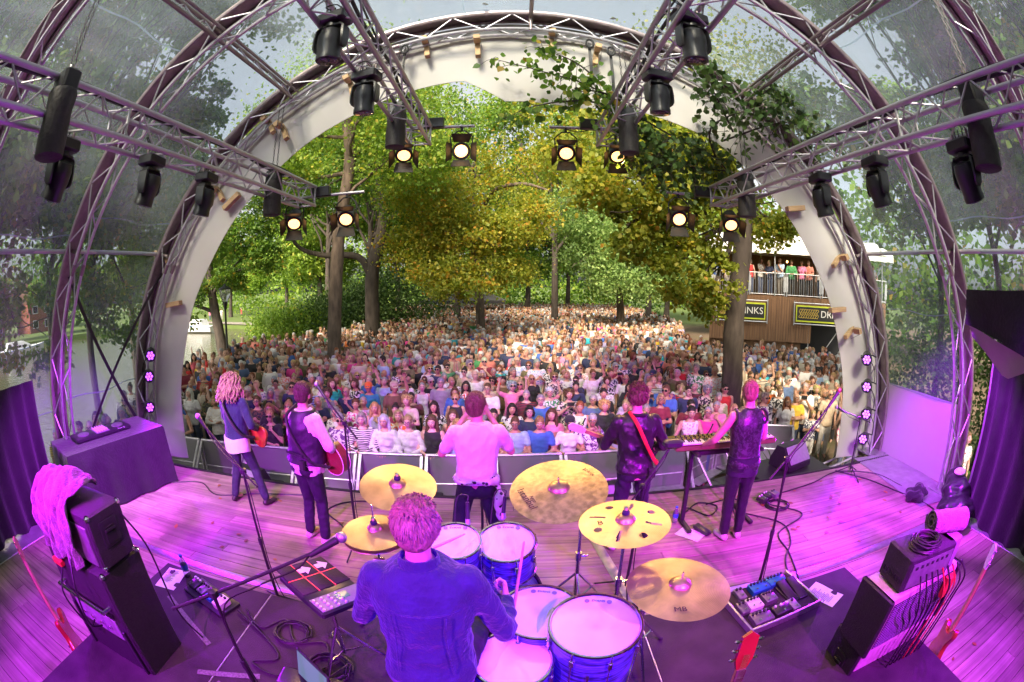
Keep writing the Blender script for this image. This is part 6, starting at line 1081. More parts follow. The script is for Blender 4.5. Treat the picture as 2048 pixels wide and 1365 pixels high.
# ================================================================== GUITARS
mat('sunburst', (.34, .06, .02), .25, 0, .5, 4, coat=.8); mat('cherry', (.28, .02, .018), .25, 0, .2, 5, coat=.8); mat('mahogany', (.20, .05, .03), .3, 0, .3, 7, coat=.6, stretch=(1, 6, 6)); mat('spruce', (.52, .32, .13), .35, 0, .15, 6, coat=.5); mat('neck_wood', (.38, .22, .10), .45, 0, .2, 10); mat('rosewood', (.05, .025, .015), .5, 0, .3, 20); mat('pearl', (.7, .68, .62), .3); mat('black_gloss', (.012, .012, .014), .15, coat=1)
def guitar(label, M, kind='electric', bodym='sunburst', headm='neck_wood', guard='pearl'):
    t = thing('guitar', label, 'guitar', group='guitars on the stage'); t.matrix_world = M
    if kind == 'acoustic':
        ol = []
        for i in range(48):
            a = 2 * PI * i / 48; x = .24 * math.cos(a); w = .195 if x < -.02 else .15; y = w * math.sin(a) * (1 - .22 * math.exp(-((x - .03) / .06) ** 2)); ol.append((x, y))
        MB().prism(ol, -.10, .0).build('body_back', bodym, t); MB().prism([(x * .985, y * .985) for x, y in ol], 0, .004).build('soundboard', 'spruce', t); MB().tube([(x, y, 0) for x, y in ol], .005, 5, True).build('binding', 'pearl', t); MB().tube([(x, y, -.1) for x, y in ol], .005, 5, True).build('binding', 'pearl', t); MB().cyl((.06, 0, .003), (.06, 0, .0055), .05, n=24).build('sound_hole', 'black', t); MB().box((-.13, 0, .008), (.03, .16, .01), b=.002).build('bridge', 'rosewood', t); nx = .22; nl = .42
    else:
        pts = [(-.2, .02), (-.2, .1), (-.15, .155), (-.07, .15), (0, .115), (.07, .12), (.15, .165), (.2, .15), (.19, .11), (.13, .06), (.11, .0), (.12, -.06), (.16, -.1), (.14, -.14), (.07, -.13), (0, -.12), (-.08, -.155), (-.16, -.14), (-.205, -.08)]
        sp = spline([(*p, 0) for p in pts + pts[:1]], 3)[:-1]; MB().loft([[(p.x * s_, p.y * s_, z) for p in sp] for z, s_ in ((-.045, .96), (-.038, 1), (-.006, 1), (0, .97))]).build('body', bodym, t)
        MB().loft([[(p.x * .62 + .02, p.y * .6 - .02, z) for p in sp] for z in (.0005, .003)]).build('pickguard', guard, t)
        for xx in (-.1, -.02, .07): MB().box((xx, 0, .006), (.022, .075, .012), b=.003).build('pickup', 'black_plastic', t)
        MB().box((-.15, 0, .008), (.03, .08, .014), b=.003).build('bridge', 'chrome', t); nx = .12; nl = .50
        for k in range(3): MB().cyl((-.1 + .03 * k, -.09 - .012 * k, 0), (-.1 + .03 * k, -.09 - .012 * k, .016), .01).build('knob', 'black_plastic', t)
    MB().loft([[(xx, -w, .006), (xx, w, .006), (xx, w * .8, -.016), (xx, -w * .8, -.016)] for xx, w in ((nx - .04, .029), (nx + nl, .022))]).build('neck', 'neck_wood', t); MB().box((nx + nl / 2, 0, .009), (nl, .046, .006), b=.001).build('fretboard', 'rosewood', t)
    q = MB(); [q.box((nx + nl * (1 - .944 ** (k * 1.5)) / .7, 0, .0125), (.002, .044, .002)) for k in range(1, 13)]; struct(q.build('frets', 'chrome', t), 'stuff')
    hx = nx + nl; MB().prism([(hx, -.022), (hx, .022), (hx + .05, .04), (hx + .16, .038), (hx + .185, 0), (hx + .16, -.038), (hx + .05, -.04)], -.016, .002).build('headstock', headm, t)
    for k in range(3):
        for s in (-1, 1): MB().caps((hx + .05 + .045 * k, s * .04, -.006), (hx + .05 + .045 * k, s * .06, -.006), .006, .009, 6).build('tuning_peg', 'chrome', t)
    q = MB(); [q.cyl((-.14 if kind != 'acoustic' else -.13, -.016 + .0064 * k, .014), (hx + .08, -.013 + .0052 * k, .012), .0009, n=4) for k in range(6)]; struct(q.build('strings', 'chrome', t), 'stuff'); return t
def worn(o, c, ang, tilt=0, yaw=0): 
    W_ = Matrix.Translation(o.location) @ Matrix.Rotation(o.rotation_euler.z, 4, 'Z') @ Matrix.Scale(o.scale.x, 4)
    X = Vector((math.cos(R(ang)), -math.sin(R(yaw)), math.sin(R(ang)))).normalized(); Zv = Vector((0, -1, .15 + tilt)); Zv = (Zv - X * Zv.dot(X)).normalized(); Yv = Zv.cross(X); L_ = Matrix(((X.x, Yv.x, Zv.x, c[0]), (X.y, Yv.y, Zv.y, c[1]), (X.z, Yv.z, Zv.z, c[2]), (0, 0, 0, 1))); return W_ @ L_
guitar('yellow and red electric guitar worn by the long-haired guitarist', worn(gl, (-.18, -.21, .98), 28), 'electric', 'sunburst')
guitar('red-brown acoustic guitar worn by the waistcoated player', worn(ac, (-.2, -.22, 1.02), 24), 'acoustic', 'mahogany')
guitar('electric guitar with pale neck worn by the leather-jacketed player', worn(gr, (-.10, -.23, 1.03), 22), 'electric', 'black_gloss', 'pearl')
def stood(head, base, face, label, bodym, headm='neck_wood'):
    head = Vector(head); base = Vector(base); X = (head - base).normalized(); Zv = Vector(face); Zv = (Zv - X * Zv.dot(X)).normalized(); Yv = Zv.cross(X); g = guitar(label, Matrix(((X.x, Yv.x, Zv.x, base.x), (X.y, Yv.y, Zv.y, base.y), (X.z, Yv.z, Zv.z, base.z), (0, 0, 0, 1))), 'electric', bodym, headm)
    t = thing('guitar_stand', 'folding stand holding the ' + label, 'guitar stand', (base.x, base.y, 0 if base.z < .7 else .4), group='guitar stands'); z = base.z - t.location.z
    for s in (-1, 1): bar('leg', (s * .04, 0, z * .6), (s * .2, .12, .01), .01, 'black', t); bar('arm', (s * .08, 0, z - .22), (s * .08, -.05, z - .2), .01, 'rubber', t)
    bar('leg', (0, 0, z * .7), (0, -.22, .01), .01, 'black', t); bar('arm', (-.09, 0, z - .22), (.09, 0, z - .22), .01, 'black', t)
stood((-3.45, 1.02, 1.08), (-3.12, .98, .38), (-.7, -.7, .2), 'spare bass guitar behind the left amplifier', 'cherry'); stood((3.08, 1.02, 1.05), (2.95, 1.0, .38), (.7, -.6, .2), 'spare guitar behind the right amplifier', 'sunburst', 'pearl'); stood((.9, 1.08, 1.36), (.82, .88, .60), (0, -.9, .4), 'red electric guitar at the bottom edge by the floor tom', 'cherry', 'cherry')
# ================================================================== LAMPS
PUR, MAG, BLU, WARM = (.40, .0, 1.), (.85, .0, 1.), (.05, .0, 1.), (1., .56, .22)
mat('violet_lit_grille', (.6, .5, .75), .4, .3); mat('lamp_lens', (1, .8, .5), .2, emit=(1, .48, .15), es=2.2); mat('led_on', (.9, .6, 1), .3, emit=(.4, .06, 1.), es=1.6); mat('barn_door', (.03, .026, .022), .5, .3)  # first colour: violet stage light put into a microphone grille
def moving_head(loc, tilt, pan, label, beam=None, power=0, ang=35, target=None):
    t = thing('moving_light', label, 'moving light', loc, (0, 0, pan), group='moving lights hung from the trusses')
    MB().box((0, 0, -.05), (.30, .21, .11), b=.018).build('base', 'black_plastic', t); q = MB(); [q.caps((x, .02, .0), (x + .015, .0, .1), .007, n=5) for x in (-.08, -.03, .03, .08)]; struct(q.build('plugs', 'black', t), 'stuff')
    for s in (-1, 1): MB().cyl((s * .1, 0, .0), (s * .1, 0, .09), .014, n=8).build('clamp', 'alu_dark', t)
    MB().tube(spline([(-.08, .0, .1), (-.14, .02, .17), (-.06, .06, .2), (.02, .05, .12)], 5), .007, 5).build('cable', 'black', t)
    y = MB(); y.lathe([(.05, -.10), (.07, -.11), (.07, -.15), (.03, -.16)], 16); [y.loft([[(s * .135 + dx, -.05 * w, z), (s * .135 + dx, .05 * w, z), (s * .155 + dx, .045 * w, z), (s * .155 + dx, -.045 * w, z)] for z, w, dx in ((-.13, 1.1, -s * .06), (-.17, 1.2, -s * .01), (-.28, 1.2, 0), (-.36, 1.0, 0), (-.39, .6, -s * .01))]) for s in (-1, 1)]; y.box((0, 0, -.145), (.24, .11, .035), b=.01); y.build('yoke', 'black_plastic', t)
    hd = MB(); Mr = Matrix.Rotation(tilt, 3, 'X'); c = Vector((0, 0, -.31)); hd.lathe([(.05, .13), (.095, .12), (.115, .06), (.118, -.02), (.105, -.13), (.112, -.15), (.112, -.19), (.095, -.195)], 22, c, Mr); h = hd.build('head', 'black_plastic', t)
    MB().lathe([(.096, -.186), (.09, -.2), (.02, -.207)], 20, c, Mr).build('lens', 'lens_off', t)
    if beam:
        W_ = Matrix.Translation(loc) @ Matrix.Rotation(pan, 4, 'Z'); p = W_ @ (c + Mr @ Vector((0, 0, -.23))); light('beam', 'SPOT', p, target, power, beam, None, ang, .6, .06)
    t.scale = (.88, .88, .88); return t
K = ['nearest', 'second', 'third']
for k, (y, tl) in enumerate(((1.75, R(25)), (2.85, R(20)), (3.75, R(15)))): 
    bm_ = dict(beam=[(.35, .0, 1.), (.5, .02, 1.), None][k], power=(260, 1300, 0)[k], ang=58)
    moving_head((-3.12, y, 3.86 if k else 3.80), tl, R(100), 'black moving light on the far left truss, %s' % K[k], target=((-3.0, 1.4, 0), (-5.4, 3.4, .6))[k % 2], **bm_); moving_head((3.16, y, 3.86 if k else 3.80), tl, R(-100), 'black moving light on the far right truss, %s' % K[k], target=((3.0, 1.4, 0), (5.6, 3.4, .6))[k % 2], **bm_)
for k, (y, s) in enumerate(((2.85, -1), (3.8, -1), (2.85, 1), (3.8, 1))): moving_head((s * 1.36, y, 4.67 + (.1 if k % 2 == 0 else 0)), R(4), R(10 * s), 'black moving light on the centre %s truss, %s' % ('left' if s < 0 else 'right', 'nearer' if k % 2 == 0 else 'farther'))
for k, (x, col, pw, ang, tg) in enumerate(((-3.3, (.42, .0, 1.), 850, 80, (-2.5, 1.9, .4)), (-1.7, (.78, .07, 1.), 560, 80, (-1.2, 2.2, .3)), (.35, BLU, 900, 30, (.0, 1.45, 1.1)), (1.7, (.78, .07, 1.), 560, 80, (1.3, 2.2, .3)), (3.4, (.42, .0, 1.), 850, 80, (2.6, 1.9, .4)), (-2.5, (.62, .0, 1.), 1500, 40, (-3.2, 6.6, -.4)), (2.5, (.7, .0, .9), 1500, 40, (2.6, 6.8, -.4)))): moving_head((x, -.95, 3.95), R(35), PI, 'wash light on the rear cross truss, %s from left' % ordn([0, 2, 3, 4, 6, 1, 5][k]), col, pw, ang, tg)
def fresnel(loc, label, power, tgt=(0, 2, .8), drop=.32):
    t = thing('stage_lantern', label, 'stage lantern', loc, group='warm stage lanterns at the front'); d = (Vector(tgt) - Vector(loc)).normalized(); q = d.to_track_quat('-Z', 'Y').to_matrix()
    MB().lathe([(.07, .24), (.115, .22), (.125, .1), (.125, -.01), (.135, -.02), (.135, -.04), (.105, -.045)], 24, (0, 0, 0), q).build('housing', 'barn_door', t); MB().lathe([(.103, -.03), (.095, -.045), (.05, -.058), (.01, -.062)], 24, (0, 0, 0), q).build('lens', 'lamp_lens', t)
    for k, (a, op) in enumerate(((0, 50), (90, 28), (180, 28), (270, 28))):
        A = q @ Matrix.Rotation(R(a), 3, 'Z'); o = .135; e = .17; c_, s_ = math.cos(R(op)), math.sin(R(op)); pts = [A @ Vector(p) for p in ((-.115, o, -.035), (.115, o, -.035), (.15, o + e * s_, -.035 - e * c_), (-.15, o + e * s_, -.035 - e * c_))]; n_ = A @ Vector((0, .004, 0)); MB().loft([pts, [p + n_ for p in pts]]).build('barn_door', 'barn_door', t, False)
    MB().tube([(-.16, 0, 0), (-.165, 0, drop * .7), (-.06, 0, drop), (.06, 0, drop), (.165, 0, drop * .7), (.16, 0, 0)], .011, 6).build('yoke', 'black', t); MB().cyl((0, 0, drop), (0, 0, drop + .1), .02, n=8).build('clamp', 'black', t)
    light('lamp', 'SPOT', Vector(loc) + d * .1, tgt, power, WARM, None, 55, .7, .1); return t
FR = ((-3.39, 3.67, (-2.2, 3.5, .6)), (-2.48, 3.66, (-1.6, 2.6, .8)), (-1.6, 4.6, (-.9, 3.4, .8)), (-.74, 4.6, (-.1, .6, 2.3)), (.79, 4.58, (.5, 2.4, 1)), (1.56, 4.58, (1.2, 3.2, .8)), (2.5, 3.66, (1.6, 2.4, .9)), (3.41, 3.65, (2.4, 3.4, .6)))
for k, (x, z, tg) in enumerate(FR): fresnel((x, 6.45, z), 'lit warm stage lantern with barn doors, %s from left' % ordn(k), 130, tg)
for k, (x0, x1, z) in enumerate(((-3.6, -2.2, 4.05), (-1.75, -.55, 5.0), (.55, 1.75, 4.98), (2.2, 3.6, 4.05))):
    t = thing('lighting_bar', 'short tube carrying two lanterns, %s from left' % ordn(k), 'tube', (x0, 6.4, z), group='lantern bars'); bar('tube', (0, .05, 0), (x1 - x0, .05, 0), .024, 'alu', t, 10); MB().box(((x1 - x0) * .5, .0, .05), (.3, .12, .16), b=.01).build('dimmer_box', 'black_plastic', t)
    MB().tube(spline([(.1, .05, .03), ((x1 - x0) * .35, .06, -.06), ((x1 - x0) * .6, .05, .03)], 6), .008, 5).build('cable', 'black', t)
def led_par(loc, tgt, label, power, col):
    t = thing('led_spotlight', label, 'led spotlight', loc, group='purple led spotlights on the arch legs'); d = (Vector(tgt) - Vector(loc)).normalized(); q = d.to_track_quat('-Z', 'Y').to_matrix(); MB().lathe([(.06, .2), (.085, .19), (.095, .08), (.1, 0), (.1, -.03), (.088, -.034), (.088, -.01)], 20, rot=q, cap=True).build('housing', 'black_plastic', t)
    for k in range(7):
        a = k * PI / 3; p = q @ Vector((0 if k == 6 else .052 * math.cos(a), 0 if k == 6 else .052 * math.sin(a), -.012)); MB().lathe([(.021, .002), (.021, -.018), (.012, -.026)], 10, p, q).build('led', 'led_on', t)
    s = 1 if loc[0] > 0 else -1; MB().tube([q @ Vector((.105, 0, .05)), q @ Vector((.11, .0, .16)), Vector((s * .2, .05, .05)), Vector((s * .3, .05, .02))], .012, 6).build('bracket', 'black', t); MB().tube(spline([q @ Vector((0, 0, .2)), Vector((s * .18, .0, -.1)), Vector((s * .3, .04, -.22)), Vector((s * .33, .05, -.4))], 6), .008, 5).build('cable', 'black', t)
    light('beam', 'SPOT', Vector(loc) + d * .06, tgt, power, col, None, 50, .6, .06)
for k, (x, z) in enumerate(((-5.72, 1.72), (-5.82, 1.38), (-5.92, .86))): led_par((x, 5.3, z), (-1.5 + k, 1.2, .6), 'lit purple led spotlight on the left arch leg, %s from top' % ordn(k), 260, (.42, .0, 1))
for k, (x, z) in enumerate(((5.55, 1.66), (5.63, 1.22), (5.73, .76), (5.76, .33))): led_par((x, 5.3, z), (1.5 - k * .6, 1.2, .6), 'lit purple led spotlight on the right arch leg, %s from top' % ordn(k), 260, (.42, .0, 1))
# ratchet straps and rigging hanging at the top right
for k, (x, z, L_) in enumerate(((1.02, 5.9, .55), (1.3, 5.8, .7), (1.62, 5.7, .55), (-1.42, 5.85, .5))):
    b = MB(); b.loft([[(x - .02, 5.36 + .01 * math.sin(j), z - L_ * j / 8), (x + .02, 5.36 + .01 * math.sin(j), z - L_ * j / 8), (x + .02, 5.37 + .01 * math.sin(j), z - L_ * j / 8), (x - .02, 5.37 + .01 * math.sin(j), z - L_ * j / 8)] for j in range(9)]); o = tag(b.build('hanging_strap', 'black'), 'black strap hanging from the front arch near the ridge, %s from left' % ordn([1, 2, 3, 0][k]), 'strap', 'hanging straps'); MB().tube([(x + .05 * math.cos(a), 5.34, z - .02 + .07 * math.sin(a)) for a in np.linspace(0, 2 * PI, 12)[:-1]], .016, 6, True).build('coil', 'black', o)
# ================================================================== DRUM KIT
def drum(loc, dia, depth, label, rot=(0, 0, 0), heads='drum_head', legs=0, mark=True):
    t = thing('drum', label, 'drum', loc, rot, group='drums of the kit'); r = dia / 2; MB().lathe([(r - .004, -depth), (r, -depth + .004), (r, -.012), (r - .004, -.006)], 40).build('shell', 'drum_wrap', t); MB().lathe([(r + .0, -.006), (r * .98, .0), (r * .6, .001), (.002, .0012)], 40).build('drum_head', heads, t)
    for z in (-.006, -depth + .006): MB().tube([((r + .008) * math.cos(a), (r + .008) * math.sin(a), z + .006) for a in np.linspace(0, 2 * PI, 41)[:-1]], .009, 6, True).build('hoop', 'chrome', t)
    for k in range(8):
        a = 2 * PI * (k + .5) / 8; c, s = math.cos(a), math.sin(a); MB().box(((r + .012) * c, (r + .012) * s, -.075 if depth > .14 else -depth / 2), (.022, .022, .05), (0, 0, a), b=.005).build('lug', 'chrome', t); bar('tension_rod', ((r + .016) * c, (r + .016) * s, .004), ((r + .016) * c, (r + .016) * s, -depth + .01), .0038, 'chrome', t, 6)
    if mark:
        text('lettering', 'EVANS', .022, 'banner_black', t, (0, r * .78, .0022), (0, 0, 0), .0003)
        for x in (-.055, .055): MB().cyl((x, r * .76, .001), (x, r * .76, .0035), .013, n=16).build('sticker', 'grey_plastic', t)
    for k in range(legs): a = 2 * PI * k / legs + .5; MB().tube([((r + .03) * math.cos(a), (r + .03) * math.sin(a), -.12), ((r + .03) * math.cos(a), (r + .03) * math.sin(a), -depth - .05), ((r + .09) * math.cos(a), (r + .09) * math.sin(a), .41 - loc[2])], .0065, 6).build('leg', 'chrome', t)
    return t
drum((-.31, 2.12, 1.25), .27, .2, 'small rack tom beside the drummer\'s head', (R(13), 0, R(4))); drum((-.03, 2.2, 1.2), .31, .23, 'larger rack tom in the middle of the kit', (R(13), 0, R(-4))); drum((.14, 1.76, 1.04), .39, .17, 'snare drum with pale head under the drumstick', (R(4), 0, R(-10))); drum((.385, 1.57, 1.1), .42, .4, 'floor tom with dark streaked shell at front right', (R(5), 0, R(-12)), legs=3); drum((.0, 1.48, .96), .36, .3, 'low drum beside the drummer\'s right elbow', (R(3), 0, 0), legs=3, mark=False)
t = thing('bass_drum', 'blue bass drum lying under the rack toms', 'drum', (-.1, 2.12, .70), (R(90), 0, 0), group='drums of the kit'); MB().lathe([(.27, -.22), (.278, -.2), (.278, .2), (.27, .22)], 40).build('shell', 'drum_wrap', t); MB().lathe([(.268, .205), (.2, .212), (.002, .213)], 40).build('drum_head', 'drum_head', t)
for z in (-.215, .215): MB().tube([(.285 * math.cos(a), .285 * math.sin(a), z) for a in np.linspace(0, 2 * PI, 41)[:-1]], .014, 6, True).build('hoop', 'black_gloss', t)
bar('tom_post', (0, .27, 0), (0, .46, .03), .015, 'chrome', t)
def cymbal(loc, dia, rot, label, m_='bronze', base=None, mark=None, holes=False, felt=True, zb=.4):
    t = thing('cymbal', label, 'cymbal', loc, rot, group='cymbals on stands'); r = dia / 2; bell = r * .22; prof = lambda q: (.032 * (1 - (q / bell) ** 2) ** .6 + .020 if q < bell else .020 * (1 - ((q - bell) / (r - bell)) ** 1.1))
    if holes:
        n, mr_ = 200, 60; rows_ = [[(q * math.cos(2 * PI * i / n), q * math.sin(2 * PI * i / n), prof(q)) for i in range(n)] for q in np.linspace(.006, r, mr_)]; b = MB(); idx = [[b.pt(p) for p in row_] for row_ in rows_]
        def inh(x, y):
            for k in range(4):
                a = PI / 2 * k + .35; 
                if math.hypot(x - r * .68 * math.cos(a), y - r * .68 * math.sin(a)) < .021: return True
                a += PI / 4; u = x * math.cos(a) + y * math.sin(a); v = -x * math.sin(a) + y * math.cos(a)
                if abs(u - r * .62) < .042 and abs(v) < .0085: return True
            return False
        for j in range(mr_ - 1):
            for i in range(n):
                i2 = (i + 1) % n; p = [b.v[k_] for k_ in (idx[j][i], idx[j][i2], idx[j + 1][i2], idx[j + 1][i])]
                if not inh(sum(a[0] for a in p) / 4, sum(a[1] for a in p) / 4): b.face((idx[j][i], idx[j][i2], idx[j + 1][i2], idx[j + 1][i]))
        b.build('plate', m_, t)
    else: MB().lathe([(q, prof(q)) for q in list(np.linspace(.006, bell, 8)) + list(np.linspace(bell * 1.05, r, 10))] + [(r - .001, -.002)] + [(q, prof(q) - .002) for q in np.linspace(r * .95, .01, 6)], 56, cap=False).build('plate', m_, t)
    if felt: MB().lathe([(.02, .053), (.02, .066), (.012, .07)], 12).build('felt', 'purple_felt', t); MB().lathe([(.009, .068), (.012, .074), (.012, .092), (.005, .096)], 10).build('wing_nut', 'chrome', t)
    else: MB().cyl((0, 0, .04), (0, 0, .09), .004).build('wing_nut', 'chrome', t)
    if mark:
        for s_, sz, x, y, rz in mark: text('lettering', s_, sz, 'cymbal_ink', t, (x, y, prof(math.hypot(x, y)) + .0025), (0, 0, rz), .0002)
    if base is not None:
        st = thing('cymbal_stand', 'chrome stand under the ' + label, 'cymbal stand', (base[0], base[1], zb), group='cymbal stands'); top = Vector(loc) - Vector((base[0], base[1], zb)); j = Vector((0, 0, top.z * .78)); bar('pole', (0, 0, .08), (0, 0, top.z * .5), .0145, 'chrome', st, 10); bar('pole', (0, 0, top.z * .5), j, .011, 'chrome', st, 10); bar('boom', j - (top - j) * .3, top + Vector((0, 0, .0)), .008, 'chrome', st, 8); MB().cyl(j + Vector((-.03, 0, 0)), j + Vector((.03, 0, 0)), .02, n=10).build('joint', 'chrome', st); MB().cyl((0, 0, top.z * .5 - .03), (0, 0, top.z * .5 + .03), .022, n=10).build('clamp', 'chrome', st); MB().caps((.02, 0, top.z * .5), (.055, 0, top.z * .5), .006, .01, 6).build('wing_bolt', 'chrome', st)
        for k in range(3): a = 2 * PI * k / 3 + .6; e = Vector((.29 * math.cos(a), .29 * math.sin(a), .012)); bar('leg', (0, 0, .40), e, .009, 'chrome', st); bar('strut', (0, 0, .14), e * .55 + Vector((0, 0, .19)), .006, 'chrome', st); MB().ell(e, (.018, .018, .012), nu=8, nv=5).build('foot', 'rubber', st)
mat('purple_felt', (.03, .02, .06), .9); mat('cymbal_ink', (.05, .03, .02), .6); mat('cymbal_ink_pale', (.75, .55, .3), .5)
cymbal((-.665, 2.36, 1.46), .46, (R(13), R(3), .2), 'crash cymbal left of the drummer\'s head', 'bronze', (-.62, 2.62)); cymbal((.265, 2.33, 1.47), .56, (R(15), R(-6), 0), 'large hammered ride cymbal in the centre', 'bronze_dark', (.42, 2.42), [('Istanbul', .062, -.185, -.06, R(-68)), ('Agop', .03, -.15, -.07, R(-68)), ('22 Ride', .03, .19, .12, R(-58))], felt=False)
cymbal((.565, 1.95, 1.45), .47, (R(2), R(-3), 0), 'pale cymbal with holes and slots, right of centre', 'bronze_pale', (.62, 2.12), [('B', .055, -.13, .0, 0)], True); cymbal((.755, 1.56, 1.29), .5, (R(1), R(2), 0), 'large crash cymbal at lower right', 'bronze', (.72, 1.9), [('MB', .045, -.05, -.17, R(-8))], felt=False)
cymbal((-.745, 2.08, 1.3), .38, (R(2), 0, 0), 'upper hi-hat cymbal left of the drummer', 'bronze', (-.745, 2.08)); cymbal((-.745, 2.08, 1.268), .38, (R(180), 0, 0), 'lower hi-hat cymbal left of the drummer', 'bronze', None, felt=False)
tag(MB().cyl((-.745, 2.08, 1.2), (-.745, 2.08, 1.47), .004).build('hihat_rod', 'chrome'), 'thin rod rising through the hi-hat', 'rod'); 
def small_mic(loc, d, label):
    t = thing('drum_microphone', label, 'microphone', loc, group='small drum microphones'); d = Vector(d).normalized(); MB().cyl((0, 0, 0), d * .1, .013, .011, 10).build('body', 'black_plastic', t); MB().cyl(d * -.035, (0, 0, 0), .016, .014, 10).build('capsule', 'steel', t); MB().tube(spline([d * .1, d * .14, d * .12 + Vector((-.06, 0, .0)), Vector((-.08, 0, -.1))], 5), .004, 5).build('cable', 'black', t)
small_mic((-.25, 2.27, 1.31), (0, .25, 1), 'small drum microphone on the small rack tom'); small_mic((-.05, 2.37, 1.30), (.1, .25, 1), 'small drum microphone on the larger rack tom')
# sampling pad on its stand
t = thing('sampling_pad', 'black sampling pad with white tape left of the drummer', 'drum pad', (-1.02, 1.84, 1.02), (R(-9), R(5), R(-32))); MB().box((0, 0, 0), (.42, .35, .05), b=.012).build('case', 'black_plastic', t)
for i in range(2):
    for j in range(3): MB().box((-.08 + (i - .5) * .145 - .03, -.115 + j * .115, .027), (.138, .108, .008), b=.003).build('pad', 'riser_ply', t)
mat('red_line', (.7, .02, .05), .5, emit=(1, .02, .1), es=.6)
for j in (-.0575, .0575): MB().box((-.11, j, .026), (.29, .005, .005)).build('red_line', 'red_line', t, False)
MB().box((-.11, 0, .0265), (.005, .34, .005)).build('red_line', 'red_line', t, False); MB().box((.14, 0, .0255), (.12, .33, .003)).build('panel', 'grey_plastic', t, False); MB().box((.13, .02, .029), (.05, .08, .004)).build('display', 'screen', t, False)
q = MB(); [q.cyl((.1 + .03 * (k % 4), -.15 + .05 * (k // 4), .026), (.1 + .03 * (k % 4), -.15 + .05 * (k // 4), .036), .007, n=8) for k in range(16)]; struct(q.build('buttons', 'white_plastic', t), 'stuff')
for x, y in ((-.17, .105), (-.17, -.02)):
    MB().prism([(x - .02, y - .04), (x + .02, y - .04), (x + .02, y), (x + .045, y), (x, y + .05), (x - .045, y), (x - .02, y)], .0315, .033).build('tape_arrow', 'paper', t, False)
for y in (.13, .02, -.1): MB().box((-.198, y, .0262), (.03, .06, .003)).build('tape', 'paper', t, False)
st = thing('pad_stand', 'chrome stand under the sampling pad', 'stand', (-1.0, 1.82, .4)); bar('pole', (0, 0, .1), (0, 0, .58), .014, 'chrome', st)
for k in range(3): a = 2.1 * k + .3; bar('leg', (0, 0, .34), (.28 * math.cos(a), .28 * math.sin(a), .01), .01, 'chrome', st); bar('strut', (0, 0, .12), (.16 * math.cos(a), .16 * math.sin(a), .16), .007, 'chrome', st)
# ================================================================== MICROPHONE STANDS
def mic_stand(base, joint, tip, label, tail=None, z0=0., cond=False, tri=True, micm='steel'):
    t = thing('microphone_stand', label, 'microphone stand', (base[0], base[1], z0), group='microphone stands'); B_ = Vector((base[0], base[1], z0)); j = Vector(joint) - B_; tp = Vector(tip) - B_; bar('pole', (0, 0, .1), (j.x * .5, j.y * .5, j.z * .55), .0135, 'black', t, 10); bar('pole', (j.x * .5, j.y * .5, j.z * .55), j, .0095, 'black', t, 10)
    d = (tp - j).normalized(); bar('boom', (Vector(tail) - B_) if tail else j - d * .2, tp, .0085, 'black', t, 8); MB().box(j, (.045, .045, .05), b=.01).build('joint', 'black_plastic', t); MB().cyl((j.x * .5, j.y * .5, j.z * .55 - .04), (j.x * .5, j.y * .5, j.z * .55 + .02), .019, n=10).build('clutch', 'black_plastic', t)
    if tri:
        for k in range(3): a = 2 * PI * k / 3 + .4; bar('leg', (0, 0, .16), (.3 * math.cos(a), .3 * math.sin(a), .012), .009, 'black', t)
    else: MB().lathe([(.15, 0), (.15, .015), (.03, .03)], 20).build('base', 'black', t)
    md = (d + Vector((0, 0, .12))).normalized(); m0 = tp - md * .06
    if cond: MB().box(tp, (.16, .1, .07), b=.02).build('microphone', 'black_plastic', t)
    else: MB().cyl(m0, m0 + md * .15, .012, .019, 12).build('microphone', 'black_plastic', t); MB().ell(m0 + md * .175, (.027, .027, .027)).build('grille', micm, t)
    MB().tube(spline([m0, m0 - md * .08 + Vector((0, 0, -.03)), j.lerp(tp, .4) + Vector((0, 0, -.05)), j + Vector((.02, 0, -.1)), Vector((j.x * .3 + .03, j.y * .3, .4)), Vector((.08, .02, .02))], 6), .0045, 5).build('cable', 'black', t)
mic_stand((-1.25, 1.18), (-1.25, 1.19, 1.39), (-.83, 1.55, 1.50), 'boom stand with microphone reaching over the sampling pad', (-1.42, 1.04, 1.345), .4)
mic_stand((-1.94, 2.62), (-1.96, 2.62, 1.32), (-2.55, 2.92, 1.55), 'boom stand with a violet-lit microphone at left', None, 0, micm='violet_lit_grille'); mic_stand((-1.56, 3.78), (-1.46, 3.6, 1.44), (-1.72, 3.75, 1.66), 'boom stand at the acoustic guitarist'); mic_stand((-.3, 4.05), (-.29, 4.02, .9), (-.27, 4.0, 1.0), 'low straight stand in front of the singer', None, 0, False, False); mic_stand((.98, 3.1), (1.0, 3.08, 1.1), (1.26, 3.2, 1.4), 'stand with a boxy microphone beside the leather jacket', None, 0, True); mic_stand((2.07, 2.66), (1.98, 2.6, 1.42), (2.47, 2.72, 1.8), 'tall stand with tilted boom at right', None, 0, micm='gold'); mic_stand((2.62, 4.45), (2.62, 4.42, 1.2), (2.45, 4.15, 1.55), 'stand with microphone before the keyboard player'); mic_stand((5.0, 4.75), (5.0, 4.75, .9), (4.7, 4.9, 1.0), 'small boom stand at the far right of the stage')
